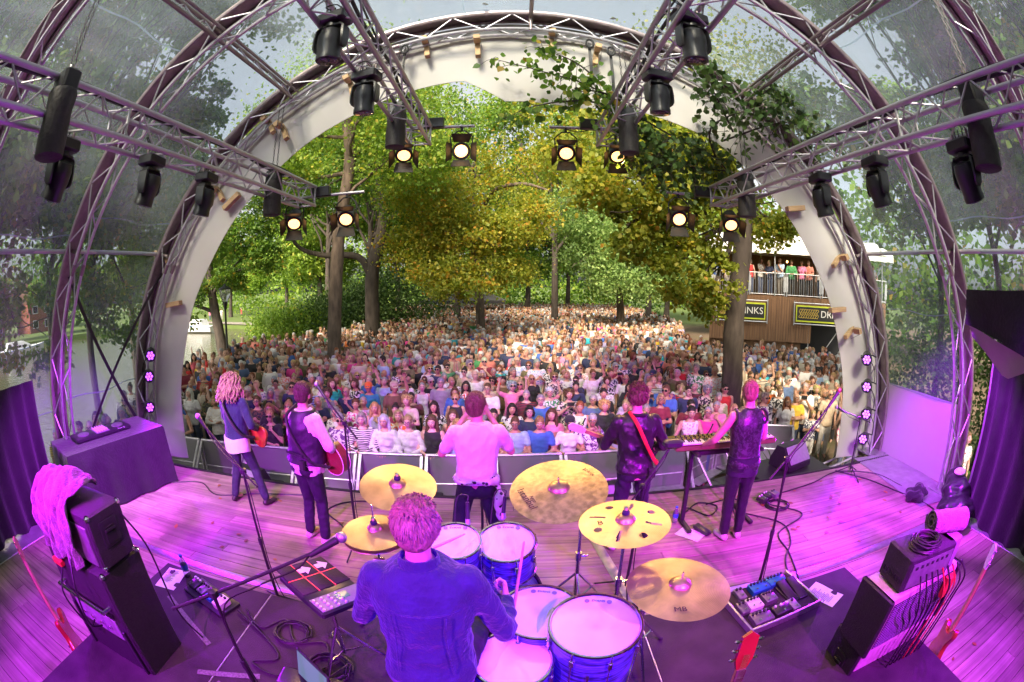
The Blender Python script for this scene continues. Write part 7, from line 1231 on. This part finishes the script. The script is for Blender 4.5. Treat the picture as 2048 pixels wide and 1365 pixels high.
# ================================================================== AMPLIFIERS
def corner_caps(t, c, s):
    for sx in (-1, 1):
        for sy in (-1, 1):
            for sz in (-1, 1): MB().box((c[0] + sx * (s[0] / 2 - .017), c[1] + sy * (s[1] / 2 - .017), c[2] + sz * (s[2] / 2 - .017)), (.04, .04, .04), b=.012).build('corner_cap', 'chrome', t)
def handle_cup(t, c, w, h, side=1):
    MB().box((c[0], c[1], c[2]), (.008, w, h), b=.003).build('handle_cup', 'black_plastic', t); MB().box((c[0] + side * .003, c[1], c[2] - .01), (.008, w * .62, h * .62), b=.002).build('handle_recess', 'dark_inside', t); MB().box((c[0] + side * .008, c[1], c[2] + h * .12), (.012, w * .6, .025), b=.005).build('handle', 'black_plastic', t)
t = thing('bass_cabinet', 'tall black bass speaker cabinet at lower left', 'speaker cabinet', (-2.54, 1.33, 0)); c, s = (0, 0, .62), (.72, .40, 1.16); MB().box(c, s, b=.015).build('cabinet', 'tolex', t); MB().box((0, .202, .6), (.66, .012, 1.05), b=.004).build('grille', 'black_cloth', t); corner_caps(t, c, s); MB().tube([(-.28, -.2, .95), (-.28, -.27, .95), (.28, -.27, .95), (.28, -.2, .95)], .016, 10).build('tilt_bar', 'chrome', t); MB().box((0, -.203, .75), (.5, .01, .16), b=.003).build('jack_plate', 'grey_plastic', t)
for k in range(4): MB().cyl((-.15 + .1 * k, -.205, .75), (-.15 + .1 * k, -.225, .75), .012, n=10).build('jack', 'chrome', t)
for xx in (-.3, .3): MB().box((xx, -.212, .4), (.03, .02, .75), b=.005).build('skid_rail', 'black_plastic', t); MB().cyl((xx - .02, -.22, .05), (xx + .02, -.22, .05), .05, n=16).build('wheel', 'rubber', t)
t = thing('bass_amplifier', 'black bass amplifier head on the tall cabinet', 'amplifier', (-2.54, 1.33, 1.205)); c, s = (0, 0, .175), (.76, .31, .34); MB().box(c, s, b=.012).build('case', 'tolex', t); corner_caps(t, c, s); handle_cup(t, (.381, .0, .2), .15, .16); MB().box((0, -.157, .15), (.66, .012, .24), b=.003).build('rear_panel', 'steel', t); MB().box((0, .157, .17), (.68, .012, .26), b=.003).build('front_panel', 'grey_plastic', t)
for xx in (-.2, .1): MB().ell((xx, 0, .348), (.012, .012, .005)).build('stud', 'chrome', t)
t = tag(MB().box((-2.75, 1.12, 1.12), (.12, .06, .045), b=.006).build('tuner_box', 'red_plastic'), 'small red box behind the bass amplifier', 'box')
for k, pts in enumerate((((-2.7, 1.1, 1.1), (-2.68, 1.0, .95), (-2.62, 1.05, .7), (-2.55, 1.09, .75)), ((-2.45, 1.1, 1.28), (-2.4, 1.0, 1.1), (-2.42, .98, .85), (-2.44, 1.08, .76)), ((-2.17, 1.45, 1.5), (-2.1, 1.55, 1.2), (-2.1, 1.58, .7), (-2.05, 1.65, .42)))): cable('amp_cable', pts, .007, ('thin cable dangling behind the bass amplifier', 'looped cable plugged into the bass cabinet', 'black cable running down the bass cabinet front')[k], 'black')
b = MB(); vp = spline([(0, .13, .03), (0, .04, .05), (0, -.06, .055), (0, -.15, .03), (0, -.185, -.08), (0, -.2, -.22), (0, -.205, -.36)], 5); rows_ = []
for i, q in enumerate(vp):
    f = i / (len(vp) - 1); rows_.append([Vector((-.30 + .52 * j / 34 + .02 * math.sin(i * .5 + j * .3), q.y, q.z)) + (Vector((0, 0, 1)) if f < .5 else Vector((0, -1, 0))) * (.020 * (1 + math.sin(j * .95 + .35 * i)) + .012 * math.sin(j * 2.1 - i * .8) + (.085 * math.exp(-((j - 24) / 7) ** 2 - ((i - 7) / 6) ** 2)) + (.05 * math.exp(-((j - 9) / 5) ** 2 - ((i - 9) / 5) ** 2))) + Vector((0, 0, .03 * math.sin(j * .4) * f)) for j in range(35)])
b.loft(rows_, closed=False); o = b.build('towel', 'towel', None, True, (-2.54, 1.33, 1.56)); md = o.modifiers.new('thick', 'SOLIDIFY'); md.thickness = .012; md = o.modifiers.new('sub', 'SUBSURF'); md.levels = 1; md.render_levels = 1; tag(o, 'crumpled towel draped over the bass amplifier', 'towel', 'towels on the amplifiers')
def coil(loc, r, n, label, material='black', tilt=0):
    b = MB(); P = []
    for i in range(n * 16): a = 2 * PI * i / 16; rr = r * (1 - .30 * ((i // 16 * 37 % 11) / 11)) + .01 * math.sin(i * .31); P.append((rr * math.cos(a), rr * math.sin(a) * .9, .008 + .006 * (i // 16) + .004 * math.sin(a * 3 + i)))
    return tag(b.tube(P, .0062, 5).build('cable_coil', material, None, True, loc, (tilt, 0, 0)), label, 'cable', 'coiled cables')
coil((-2.80, 1.36, 1.555), .1, 6, 'coiled black cable on the bass amplifier'); mat('cream_tolex', (.55, .48, .40), .6, 0, .15, 30, .3, 120)
for z0, h_, y0, x0, nm, lb in ((.10, .54, 1.38, 2.44, 'guitar_cabinet', 'lower guitar speaker cabinet with pale top at right'), (.66, .44, 1.30, 2.36, 'guitar_amplifier', 'upper guitar amplifier with pale top at right')):
    t = thing(nm, lb, 'amplifier', (x0, y0, z0), (0, 0, R(0)), group='guitar amplifiers stacked at right'); MB().box((0, 0, h_ / 2), (.74, .29, h_ - .006), b=.006).build('case', 'cream_tolex', t)
    for sx in (-1, 1): MB().box((sx * .385, 0, h_ / 2), (.035, .33, h_), b=.012).build('side_panel', 'tolex', t)
    MB().box((0, .15, h_ / 2), (.70, .012, h_ - .08), b=.003).build('grille', 'black_cloth', t); q = MB()
    for i in range(18): q.cyl((-.33, -.147, .06 + (h_ - .12) * i / 17), (.33, -.147, .06 + (h_ - .12) * i / 17), .0025, n=4)
    for i in range(30): q.cyl((-.33 + .66 * i / 29, -.147, .06), (-.33 + .66 * i / 29, -.147, h_ - .06), .0025, n=4)
    MB().box((0, -.146, h_ / 2), (.68, .004, h_ - .1)).build('back_panel', 'dark_inside' if z0 > .5 else 'cream_tolex', t, False)
    if z0 > .5: struct(q.build('back_grille', 'steel', t), 'stuff')
    else: handle_cup(t, (-.403, 0, .3), .13, .2, -1)
tag(MB().box((2.42, 1.34, .05), (.6, .3, .095), b=.01).build('low_case', 'black_plastic'), 'dark low case under the guitar cabinets', 'case')
t = thing('amplifier_head', 'small vented amplifier head on the guitar stack', 'amplifier', (2.28, 1.28, 1.105), (0, 0, R(-6))); MB().box((0, 0, .115), (.46, .26, .23), b=.014).build('case', 'tolex', t); MB().box((0, -.132, .11), (.4, .006, .16)).build('rear_panel', 'steel', t, False)
for i in range(7): MB().box((-.232, -.09 + .03 * i, .07), (.004, .012, .03)).build('vent', 'dark_inside', t, False)
for i in range(7): MB().box((-.16 + .05 * i, -.137, .16), (.02, .006, .02)).build('socket', 'black_plastic', t, False)
coil((2.22, 1.24, 1.34), .115, 9, 'coiled black cable on the guitar stack', 'black'); b = MB(); sp_ = [(.012 + .0105 * a) for a in np.linspace(0, 6.3, 60)]
for dy in (0,): b.loft([[Vector((-.15 + .30 * i / 16, r_ * math.cos(a) * (1 + .05 * math.sin(i * .9 + a)), r_ * math.sin(a) * (1 + .04 * math.sin(i * 1.3)))) for i in range(17)] for a, r_ in zip(np.linspace(0, 19, 60), sp_)], closed=False)
o = b.build('towel', 'towel', None, True, (2.50, 1.28, 1.41), (0, 0, R(-22))); md = o.modifiers.new('thick', 'SOLIDIFY'); md.thickness = .008; tag(o, 'rolled towel on the guitar stack', 'towel', 'towels on the amplifiers'); t = tag(MB().box((2.52, 1.27, 1.22), (.16, .24, .23), b=.01).build('effect_box', 'grey_plastic'), 'grey effects box under the rolled towel', 'box'); tag(MB().box((2.62, 1.12, .98), (.10, .05, .16), b=.01).build('tuner_box', 'red_plastic'), 'small red box hung behind the guitar stack', 'box')
for k in range(9):
    x0 = 2.14 + .07 * k; x1 = 2.3 + .05 * k; cable('amp_cable', [(x0, 1.13, 1.22 - .01 * k), (x0 + .02, 1.05, 1.05), ((x0 + x1) / 2 + .05, 1.08, .85), (x1, 1.1, .55 - .02 * k), (x1 + .08, 1.12, .3), (x1 + .12, 1.0, .05)], .0055 + .001 * (k % 3), 'thin cable hanging down the back of the guitar stack, %s from left' % ordn(k), 'red_plastic' if k in (4, 6) else 'black')
# ================================================================== PEDALBOARDS, PAPERS, BOTTLES
def pedal(parent, x, y, w, d, h, m_, knobs=3, rz=0):
    o = MB().box((0, 0, h / 2), (w, d, h), b=.005).build('pedal', m_, parent, True, (x, y, .03), (R(5), 0, rz))
    for k in range(knobs): MB().cyl((-w / 2 + w * (k + .5) / knobs, d * .3, h), (-w / 2 + w * (k + .5) / knobs, d * .3, h + .014), min(.011, w / knobs * .35), n=10).build('knob', 'black_plastic' if m_ != 'black_plastic' else 'white_plastic', o)
    for k in range(max(1, knobs // 2)): MB().cyl((-w / 2 + w * (k + .5) / max(1, knobs // 2), -d * .3, h), (-w / 2 + w * (k + .5) / max(1, knobs // 2), -d * .3, h + .012), .008, n=8).build('footswitch', 'chrome', o)
t = thing('pedalboard', 'large guitar pedalboard with blue and white pedals at right', 'pedalboard', (1.88, 2.2, .4), (0, 0, R(7)), group='pedalboards'); MB().box((0, 0, .015), (.66, .48, .03), b=.004).build('tray', 'riser_ply', t); [MB().box((s * .335, 0, .03), (.02, .5, .06), b=.004).build('side_rail', 'steel', t) for s in (-1, 1)]; MB().box((0, -.245, .03), (.68, .02, .06), b=.004).build('front_rail', 'steel', t)
mat('pedal_blue', (.03, .22, .5), .4, .3); mat('pedal_grey', (.2, .19, .22), .4, .4)
for a in ((-.02, .16, .17, .11, .05, 'pedal_blue', 5), (.16, .17, .17, .11, .05, 'pedal_blue', 5), (-.2, .16, .07, .12, .04, 'grey_plastic', 2), (-.27, .0, .07, .12, .04, 'pedal_grey', 2), (-.17, .0, .12, .12, .05, 'white_plastic', 4), (-.02, .01, .11, .11, .05, 'pedal_grey', 4), (-.2, -.16, .17, .12, .045, 'pedal_grey', 5), (-.01, -.16, .16, .1, .045, 'black_plastic', 3), (.11, -.16, .07, .12, .04, 'grey_plastic', 1)): pedal(t, *a)
for x in (.16, .26): MB().box((x, 0, .06), (.085, .24, .03), (R(12), 0, 0), b=.006).build('treadle', 'rubber', t); MB().box((x, 0, .035), (.095, .25, .03), b=.004).build('treadle_base', 'black_plastic', t)
t = thing('pedalboard', 'small pedalboard with a white tuner at left', 'pedalboard', (-2.25, 2.1, .4), (0, 0, R(-18)), group='pedalboards'); MB().box((0, 0, .015), (.52, .22, .03), b=.004).build('tray', 'black_plastic', t)
for a in ((-.18, .0, .11, .12, .05, 'black_plastic', 3), (-.06, .0, .09, .12, .05, 'pedal_grey', 3), (.05, 0, .08, .12, .05, 'pedal_blue', 2), (.18, -.01, .09, .13, .06, 'white_plastic', 2)): pedal(t, *a)
t = thing('floor_pedals', 'small effects pedals with cables by the keyboard stand', 'pedals', (3.2, 4.5, 0), (0, 0, .4)); [pedal(t, x, y, .1, .13, .06, m_, 2) for x, y, m_ in ((-.08, 0, 'black_plastic'), (.05, .02, 'black_plastic'), (.18, -.02, 'pedal_grey'))]
t = thing('foot_pedal', 'black sustain pedal beside the keyboard stand', 'pedal', (2.08, 4.02, 0), (0, 0, .5)); MB().box((0, 0, .03), (.09, .22, .04), (R(8), 0, 0), b=.006).build('treadle', 'black_plastic', t)
t = thing('foot_pedal', 'twin gold pedal box behind the hi-hat', 'pedal', (-1.02, 2.75, 0), (0, 0, .1)); [MB().box((x, 0, .04), (.11, .13, .06), b=.006).build('box', 'gold', t) for x in (-.06, .06)]
def paper(x, y, z, rz, label, w=.21, h=.297, lines=16):
    b = MB(); b.loft([[(-w / 2 + w * i / 6, -h / 2 + h * j / 8, .002 + .004 * math.sin(i * .8 + rz) * math.sin(j * .7)) for j in range(9)] for i in range(7)], closed=False); o = tag(b.build('set_list', 'paper', None, True, (x, y, z), (0, 0, rz)), label, 'paper', 'set list papers'); q = MB()
    for k in range(lines): q.box((-.02 - random.uniform(0, .03), h / 2 - .04 - k * .013, .0078), (w * random.uniform(.3, .6), .0035, .0008))
    struct(q.build('print', 'banner_black', o, False), 'stuff')
paper(-2.75, 2.16, .401, .15, 'paper set list on the riser by the left pedalboard', lines=14); paper(2.37, 2.1, .401, .45, 'paper set list on the riser right of the large pedalboard'); paper(1.93, 4.0, .003, .7, 'white sheet under the keyboard stand', lines=0)
m = mat('clear_plastic', (.85, .9, .95), .1); m.node_tree.nodes['Principled BSDF'].inputs['Transmission Weight'].default_value = .85; m.node_tree.nodes['Principled BSDF'].inputs['IOR'].default_value = 1.1
def bottle(loc, label):
    t = thing('water_bottle', label, 'bottle', loc, group='plastic water bottles'); MB().lathe([(.027, 0), (.032, .01), (.031, .06), (.033, .07), (.032, .13), (.028, .16), (.014, .19), (.013, .2)], 16).build('bottle', 'clear_plastic', t); MB().lathe([(.0335, .075), (.0335, .125)], 16, cap=False).build('label_band', 'blue_plastic', t); MB().lathe([(.0155, .196), (.0155, .216), (.012, .218)], 12).build('cap', 'blue_plastic', t)
bottle((-2.63, 2.27, .4), 'water bottle with blue cap by the left pedalboard'); bottle((1.84, 4.3, 0), 'water bottle beside the left keyboard stand leg'); bottle((-.72, 1.38, .4), 'water bottle at the bottom edge beside the drummer')
t = thing('laptop', 'dark laptop screen at the bottom edge', 'laptop', (-1.16, 1.40, .46), (0, 0, R(-35))); MB().box((0, 0, .01), (.32, .22, .018), b=.004).build('base', 'black_plastic', t); MB().box((0, .13, .12), (.32, .012, .22), (R(-15), 0, 0), b=.004).build('lid', 'black_plastic', t); MB().box((0, .1225, .12), (.29, .003, .19), (R(-15), 0, 0)).build('screen', 'screen', t, False); tag(MB().box((-1.16, 1.42, .43), (.4, .4, .05), b=.01).build('flight_case', 'black_plastic'), 'low dark case under the laptop', 'case')
# ================================================================== KEYBOARD, DJ TABLE, WEDGES
mat('key_white', (.75, .74, .7), .35); mat('kb_bronze', (.30, .24, .10), .35, .6, .1, 20)
t = thing('keyboard', 'bronze-coloured stage keyboard at right', 'keyboard', (2.32, 4.28, .93)); MB().box((0, .05, .04), (1.28, .34, .07), b=.012).build('case', 'kb_bronze', t); MB().box((0, -.06, .078), (1.16, .14, .006), b=.002).build('key_bed', 'black_plastic', t)
for k in range(44): MB().box((-.572 + .0266 * k, -.065, .088), (.0245, .135, .014), b=.002).build('white_key', 'key_white', t, False)
for k in range(43):
    if k % 7 in (0, 1, 3, 4, 5): MB().box((-.559 + .0266 * k, -.04, .1), (.013, .085, .014), b=.002).build('black_key', 'black_gloss', t, False)
q = MB(); [q.cyl((-.55 + .055 * i, .1 + .05 * j, .075), (-.55 + .055 * i, .1 + .05 * j, .095), .009, n=8) for i in range(21) for j in range(2) if not 8 < i < 12]; struct(q.build('knobs', 'black_plastic', t), 'stuff'); MB().box((0, .13, .078), (.17, .08, .006)).build('display', 'screen', t, False)
t = thing('keyboard_stand', 'black table-frame keyboard stand', 'keyboard stand', (2.32, 4.28, 0)); 
for s in (-1, 1): MB().box((s * .40, 0, .45), (.045, .05, .9), b=.006).build('leg', 'black', t); MB().box((s * .40, -.03, .03), (.05, .5, .045), b=.008).build('foot', 'black', t); MB().box((s * .40, .0, .91), (.05, .42, .035), b=.006).build('arm', 'black', t)
MB().box((0, 0, .86), (.84, .04, .05), b=.006).build('crossbar', 'black', t)
t = thing('dj_table', 'table draped in black cloth at the left of the stage', 'table', (-5.55, 3.85, 0), (0, 0, R(-15))); n = 60
def rect(w, d, i):
    P4 = [(-w, -d), (w, -d), (w, d), (-w, d)]; f = i / n * 4; k = int(f) % 4; u = f - int(f); a, b_ = P4[k], P4[(k + 1) % 4]; return (a[0] + (b_[0] - a[0]) * u, a[1] + (b_[1] - a[1]) * u)
q = MB(); q.loft([[(*rect(.48 + g + .02 * f * math.sin(i * 1.7), .88 + g + .02 * f * math.sin(i * 1.3), ), z) if False else (rect(.48, .88, i)[0] * (1 + g) + .03 * f * math.sin(i * 1.5), rect(.48, .88, i)[1] * (1 + g * .6) + .03 * f * math.cos(i * 1.3), z) for i in range(n)] for z, g, f in ((.02, .06, 1), (.3, .04, .8), (.6, .02, .5), (.83, .0, .1), (.85, -.02, 0))]); q.build('cloth', 'black_cloth', t); bar('caster', (.45, .8, .03), (.45, .84, .03), .04, 'rubber', t)
t = thing('dj_controller', 'black dj controller with two jog wheels on the draped table', 'dj controller', (-5.62, 3.82, .855), (0, 0, R(75))); MB().box((0, 0, .03), (1.0, .38, .055), b=.01).build('case', 'black_plastic', t); [MB().lathe([(.1, .056), (.1, .07), (.085, .076), (.02, .077)], 28, (x, -.02, 0)).build('jog_wheel', 'steel', t) for x in (-.32, .32)]; MB().box((0, 0, .059), (.24, .34, .006)).build('mixer_panel', 'grey_plastic', t, False); q = MB(); [q.cyl((-.09 + .045 * i, -.12 + .05 * j, .06), (-.09 + .045 * i, -.12 + .05 * j, .085), .01, n=8) for i in range(5) for j in range(6)]; struct(q.build('knobs', 'white_plastic', t), 'stuff'); text('lettering', 'Pioneer DJ', .03, 'white_plastic', t, (.32, -.19, .05), (PI / 2, 0, 0))
def wedge(loc, rz, label, tape=True):
    t = thing('stage_monitor', label, 'monitor speaker', loc, (0, 0, rz), group='wedge monitors along the stage front'); b = MB(); b.loft([[(x, -.24, 0), (x, .22, 0), (x, .22, .12), (x, .1, .36), (x, -.05, .36), (x, -.24, .08)] for x in (-.3, .3)]); b.build('cabinet', 'black', t, False); nrm = Vector((0, -.8, .54)).normalized(); MB().box((0, -.16, .235), (.54, .02, .30), (R(-34), 0, 0), b=.005).build('grille', 'grey_plastic', t)
    if tape: [MB().box((0, .16, .245), (.05, .42, .004), Matrix.Rotation(R(-63), 3, 'X') @ Matrix.Rotation(R(a), 3, 'Z')).build('tape', 'paper', t, False, (0, .012, 0)) for a in (48, -48)]
for a in (((-4.1, 5.62, -.42), -.2, 'black wedge monitor with white tape in front of the left guitarist'), ((-1.6, 5.85, -.5), 0, 'black wedge monitor with taped cross behind the left crash'), ((1.25, 5.8, -.5), 0, 'black wedge monitor in front of the leather-jacketed guitarist'), ((4.45, 5.75, -.1), .3, 'black wedge monitor with white taped cross at right')): wedge(*a)
for k, (x, y, w_, h_) in enumerate(((-4.2, 5.65, 1.0, .97), (-3.0, 5.62, .9, .92), (-1.55, 5.85, 1.0, .9), (-.55, 5.75, .8, .9), (1.2, 5.8, 1.0, .9), (4.4, 5.7, 1.5, 1.28))): t = thing('bass_bin', 'flat-topped black bass speaker below the stage edge, %s from left' % ordn(k), 'speaker', (x, y, GZ), group='bass speakers before the stage'); MB().box((0, 0, h_ / 2), (w_, .85, h_), b=.012).build('cabinet', 'black', t, False); MB().box((0, .43, h_ / 2), (w_ - .1, .012, h_ - .1)).build('grille', 'black_cloth', t, False)
# ================================================================== BAG HEAP, PLANTS, TRUSS PIECES, CABLES, LEAVES
b = MB(); [b.ell(c, r_) for c, r_ in (((0, 0, .18), (.34, .3, .2)), ((.12, .14, .34), (.27, .24, .2)), ((-.2, -.18, .12), (.3, .22, .12)), ((.3, .3, .3), (.2, .2, .3)))]; o = tag(remesh(b, .02, 1, wob(.02, 18)).build('bag_heap', 'black_plastic', None, True, (5.5, 2.75, 0)), 'heap of black bags in the right wing', 'bag'); MB().ell((.2, .22, .56), (.13, .09, .05)).build('pale_cloth', 'paper', o); tag(remesh(MB().ell((0, 0, .08), (.24, .16, .1)).ell((.14, .06, .1), (.14, .1, .09)), .016, 1, wob(.02, 25)).build('dark_cloth', 'black_cloth', None, True, (5.45, 3.55, 0)), 'crumpled dark cloth on the tread plate', 'cloth')
for k, (x, y) in enumerate(((5.35, 6.5), (5.75, 6.35), (4.95, 6.75))):
    t = thing('spiky_plant', 'spiky grass-like plant by the right arch leg, %s from left' % ordn([1, 2, 0][k]), 'plant', (x, y, GZ), group='spiky plants'); 
    for i in range(26): a = random.uniform(0, 6.28); q = random.uniform(.15, .5); h_ = random.uniform(.9, 1.5); MB().tube([(0, 0, .25), (q * .4 * math.cos(a), q * .4 * math.sin(a), h_ * .7), (q * math.cos(a), q * math.sin(a), h_ * .95)], [.014, .012, .002], 4).build('blade', 'leaf_blade', t) if 'leaf_blade' in MATS or mat('leaf_blade', (.06, .10, .03), .5) else None
    MB().lathe([(.14, 0), (.19, .35), (.17, .36)], 16).build('pot', 'black_plastic', t)
for k, (p0, p1) in enumerate((((5.2, 5.95, -.55), (6.3, 5.7, -.15)), ((5.1, 6.3, -.8), (6.2, 6.1, -.6)))):
    t = thing('loose_truss', 'loose truss piece lying beside the right arch leg, %s' % ('upper' if k == 0 else 'lower'), 'truss', p0, group='loose truss pieces'); d = Vector(p1) - Vector(p0); u, w, z = basis(d)
    for a in (-1, 1):
        for c in (-1, 1): bar('chord', u * .12 * a + w * .12 * c, u * .12 * a + w * .12 * c + d, .022, 'alu', t)
    for i in range(5):
        for a in (-1, 1): bar('brace', u * .12 * a - w * .12 * (1 if i % 2 else -1) + d * i / 5, u * .12 * a + w * .12 * (1 if i % 2 else -1) + d * (i + 1) / 5, .009, 'alu', t, 6)
cable('floor_cable', [(-4.9, 4.5, .01), (-4.4, 4.7, .01), (-3.9, 4.45, .01), (-3.3, 4.7, .01), (-2.4, 4.9, .01)], .008, 'black cable on the boards from the draped table')
for k, pts in enumerate((((2.75, 4.3, .01), (3.1, 3.9, .01), (3.0, 3.5, .01), (2.75, 3.2, .01), (2.62, 2.9, .01), (2.5, 2.45, .01)), ((3.2, 4.4, .01), (3.5, 4.0, .01), (2.95, 3.7, .01), (2.85, 3.3, .01), (2.72, 2.9, .01), (2.56, 2.45, .01)), ((3.3, 4.6, .01), (4.2, 4.75, .01), (4.9, 4.95, .01), (5.5, 4.6, .01), (5.6, 4.0, .01)), ((1.95, 4.3, .01), (2.1, 4.6, .01), (2.3, 4.35, .01), (2.5, 4.55, .01), (2.3, 4.7, .01), (2.05, 4.5, .01)), ((4.9, 5.0, .01), (5.2, 4.5, .01), (5.35, 4.0, .01), (5.5, 3.4, .01), (5.45, 3.0, .02)), ((-1.6, 3.8, .01), (-1.9, 4.2, .01), (-2.2, 4.5, .01), (-2.0, 4.8, .01), (-1.4, 4.9, .01)))): cable('floor_cable', pts, .009, ('black cable running from keyboard stand to the riser', 'second black cable curving beside the first to the riser', 'black cable along the right front of the stage', 'tangled black cable under the keyboard', 'black cable over the right tread plate', 'thin cable by the acoustic guitarist')[k])
coil((3.3, 4.32, .0), .17, 5, 'coiled black cable beside the floor pedals')
for k, pts in enumerate((((-1.9, 2.1, .41), (-1.7, 1.95, .41), (-1.55, 2.1, .41), (-1.4, 1.9, .41), (-1.2, 1.95, .41), (-1.1, 1.75, .41)), ((-1.95, 2.05, .42), (-1.6, 1.85, .41), (-1.45, 1.7, .41), (-1.6, 1.6, .41), (-1.4, 1.55, .41), (-1.15, 1.7, .41)), ((-1.05, 1.8, .42), (-1.2, 1.6, .41), (-1.15, 1.4, .41), (-1.25, 1.2, .41)), ((-.98, 1.8, .42), (-1.1, 1.55, .42), (-1.05, 1.35, .41), (-1.2, 1.1, .41)))): cable('riser_cable', pts, .008, ('black cable from the left pedalboard towards the sampling pad', 'looping black cable on the riser at left', 'black cable under the sampling pad stand', 'second cable under the sampling pad stand')[k])
coil((-1.45, 1.98, .401), .14, 4, 'coiled black cable between pedalboard and sampling pad'); coil((-1.1, 1.72, .401), .16, 5, 'coiled cable under the sampling pad')
lv = MB().loft([[(-.03, 0, 0), (-.01, .02, .006), (.02, .016, .004), (.04, 0, .008), (.02, -.016, .006), (-.01, -.02, .006)], [(-.03, 0, .002), (-.01, .02, .008), (.02, .016, .006), (.04, 0, .01), (.02, -.016, .008), (-.01, -.02, .008)]]).mesh('fallen_leaf', 'leaf_dry'); lv2 = lv.copy(); a = lv.attributes.new('tint', 'FLOAT', 'FACE'); a.data.foreach_set('value', [.7] * len(lv.polygons)); a = lv2.attributes.new('tint', 'FLOAT', 'FACE'); a.data.foreach_set('value', [.2] * len(lv2.polygons))
spots = [(random.uniform(2.6, 5.2), random.uniform(2.95, 4.9)) for _ in range(26)] + [(random.uniform(-4.4, -1.2), random.uniform(2.95, 4.8)) for _ in range(14)] + [(random.uniform(3.3, 4.3), random.uniform(.9, 2.7)) for _ in range(8)]
for k, (x, y) in enumerate(spots): o = put('fallen_leaf', random.choice((lv, lv2)), None, (x, y, .002), (random.uniform(-.1, .1), random.uniform(-.1, .1), random.uniform(0, 6))); tag(o, ('dry leaf lying on the boards at the right' if k < 26 else 'dry leaf lying on the boards at the left' if k < 40 else 'dry leaf lying on the boards beyond the guitar stack'), 'leaf', 'dry leaves on the stage boards'); o.scale = [random.uniform(.7, 1.3)] * 3
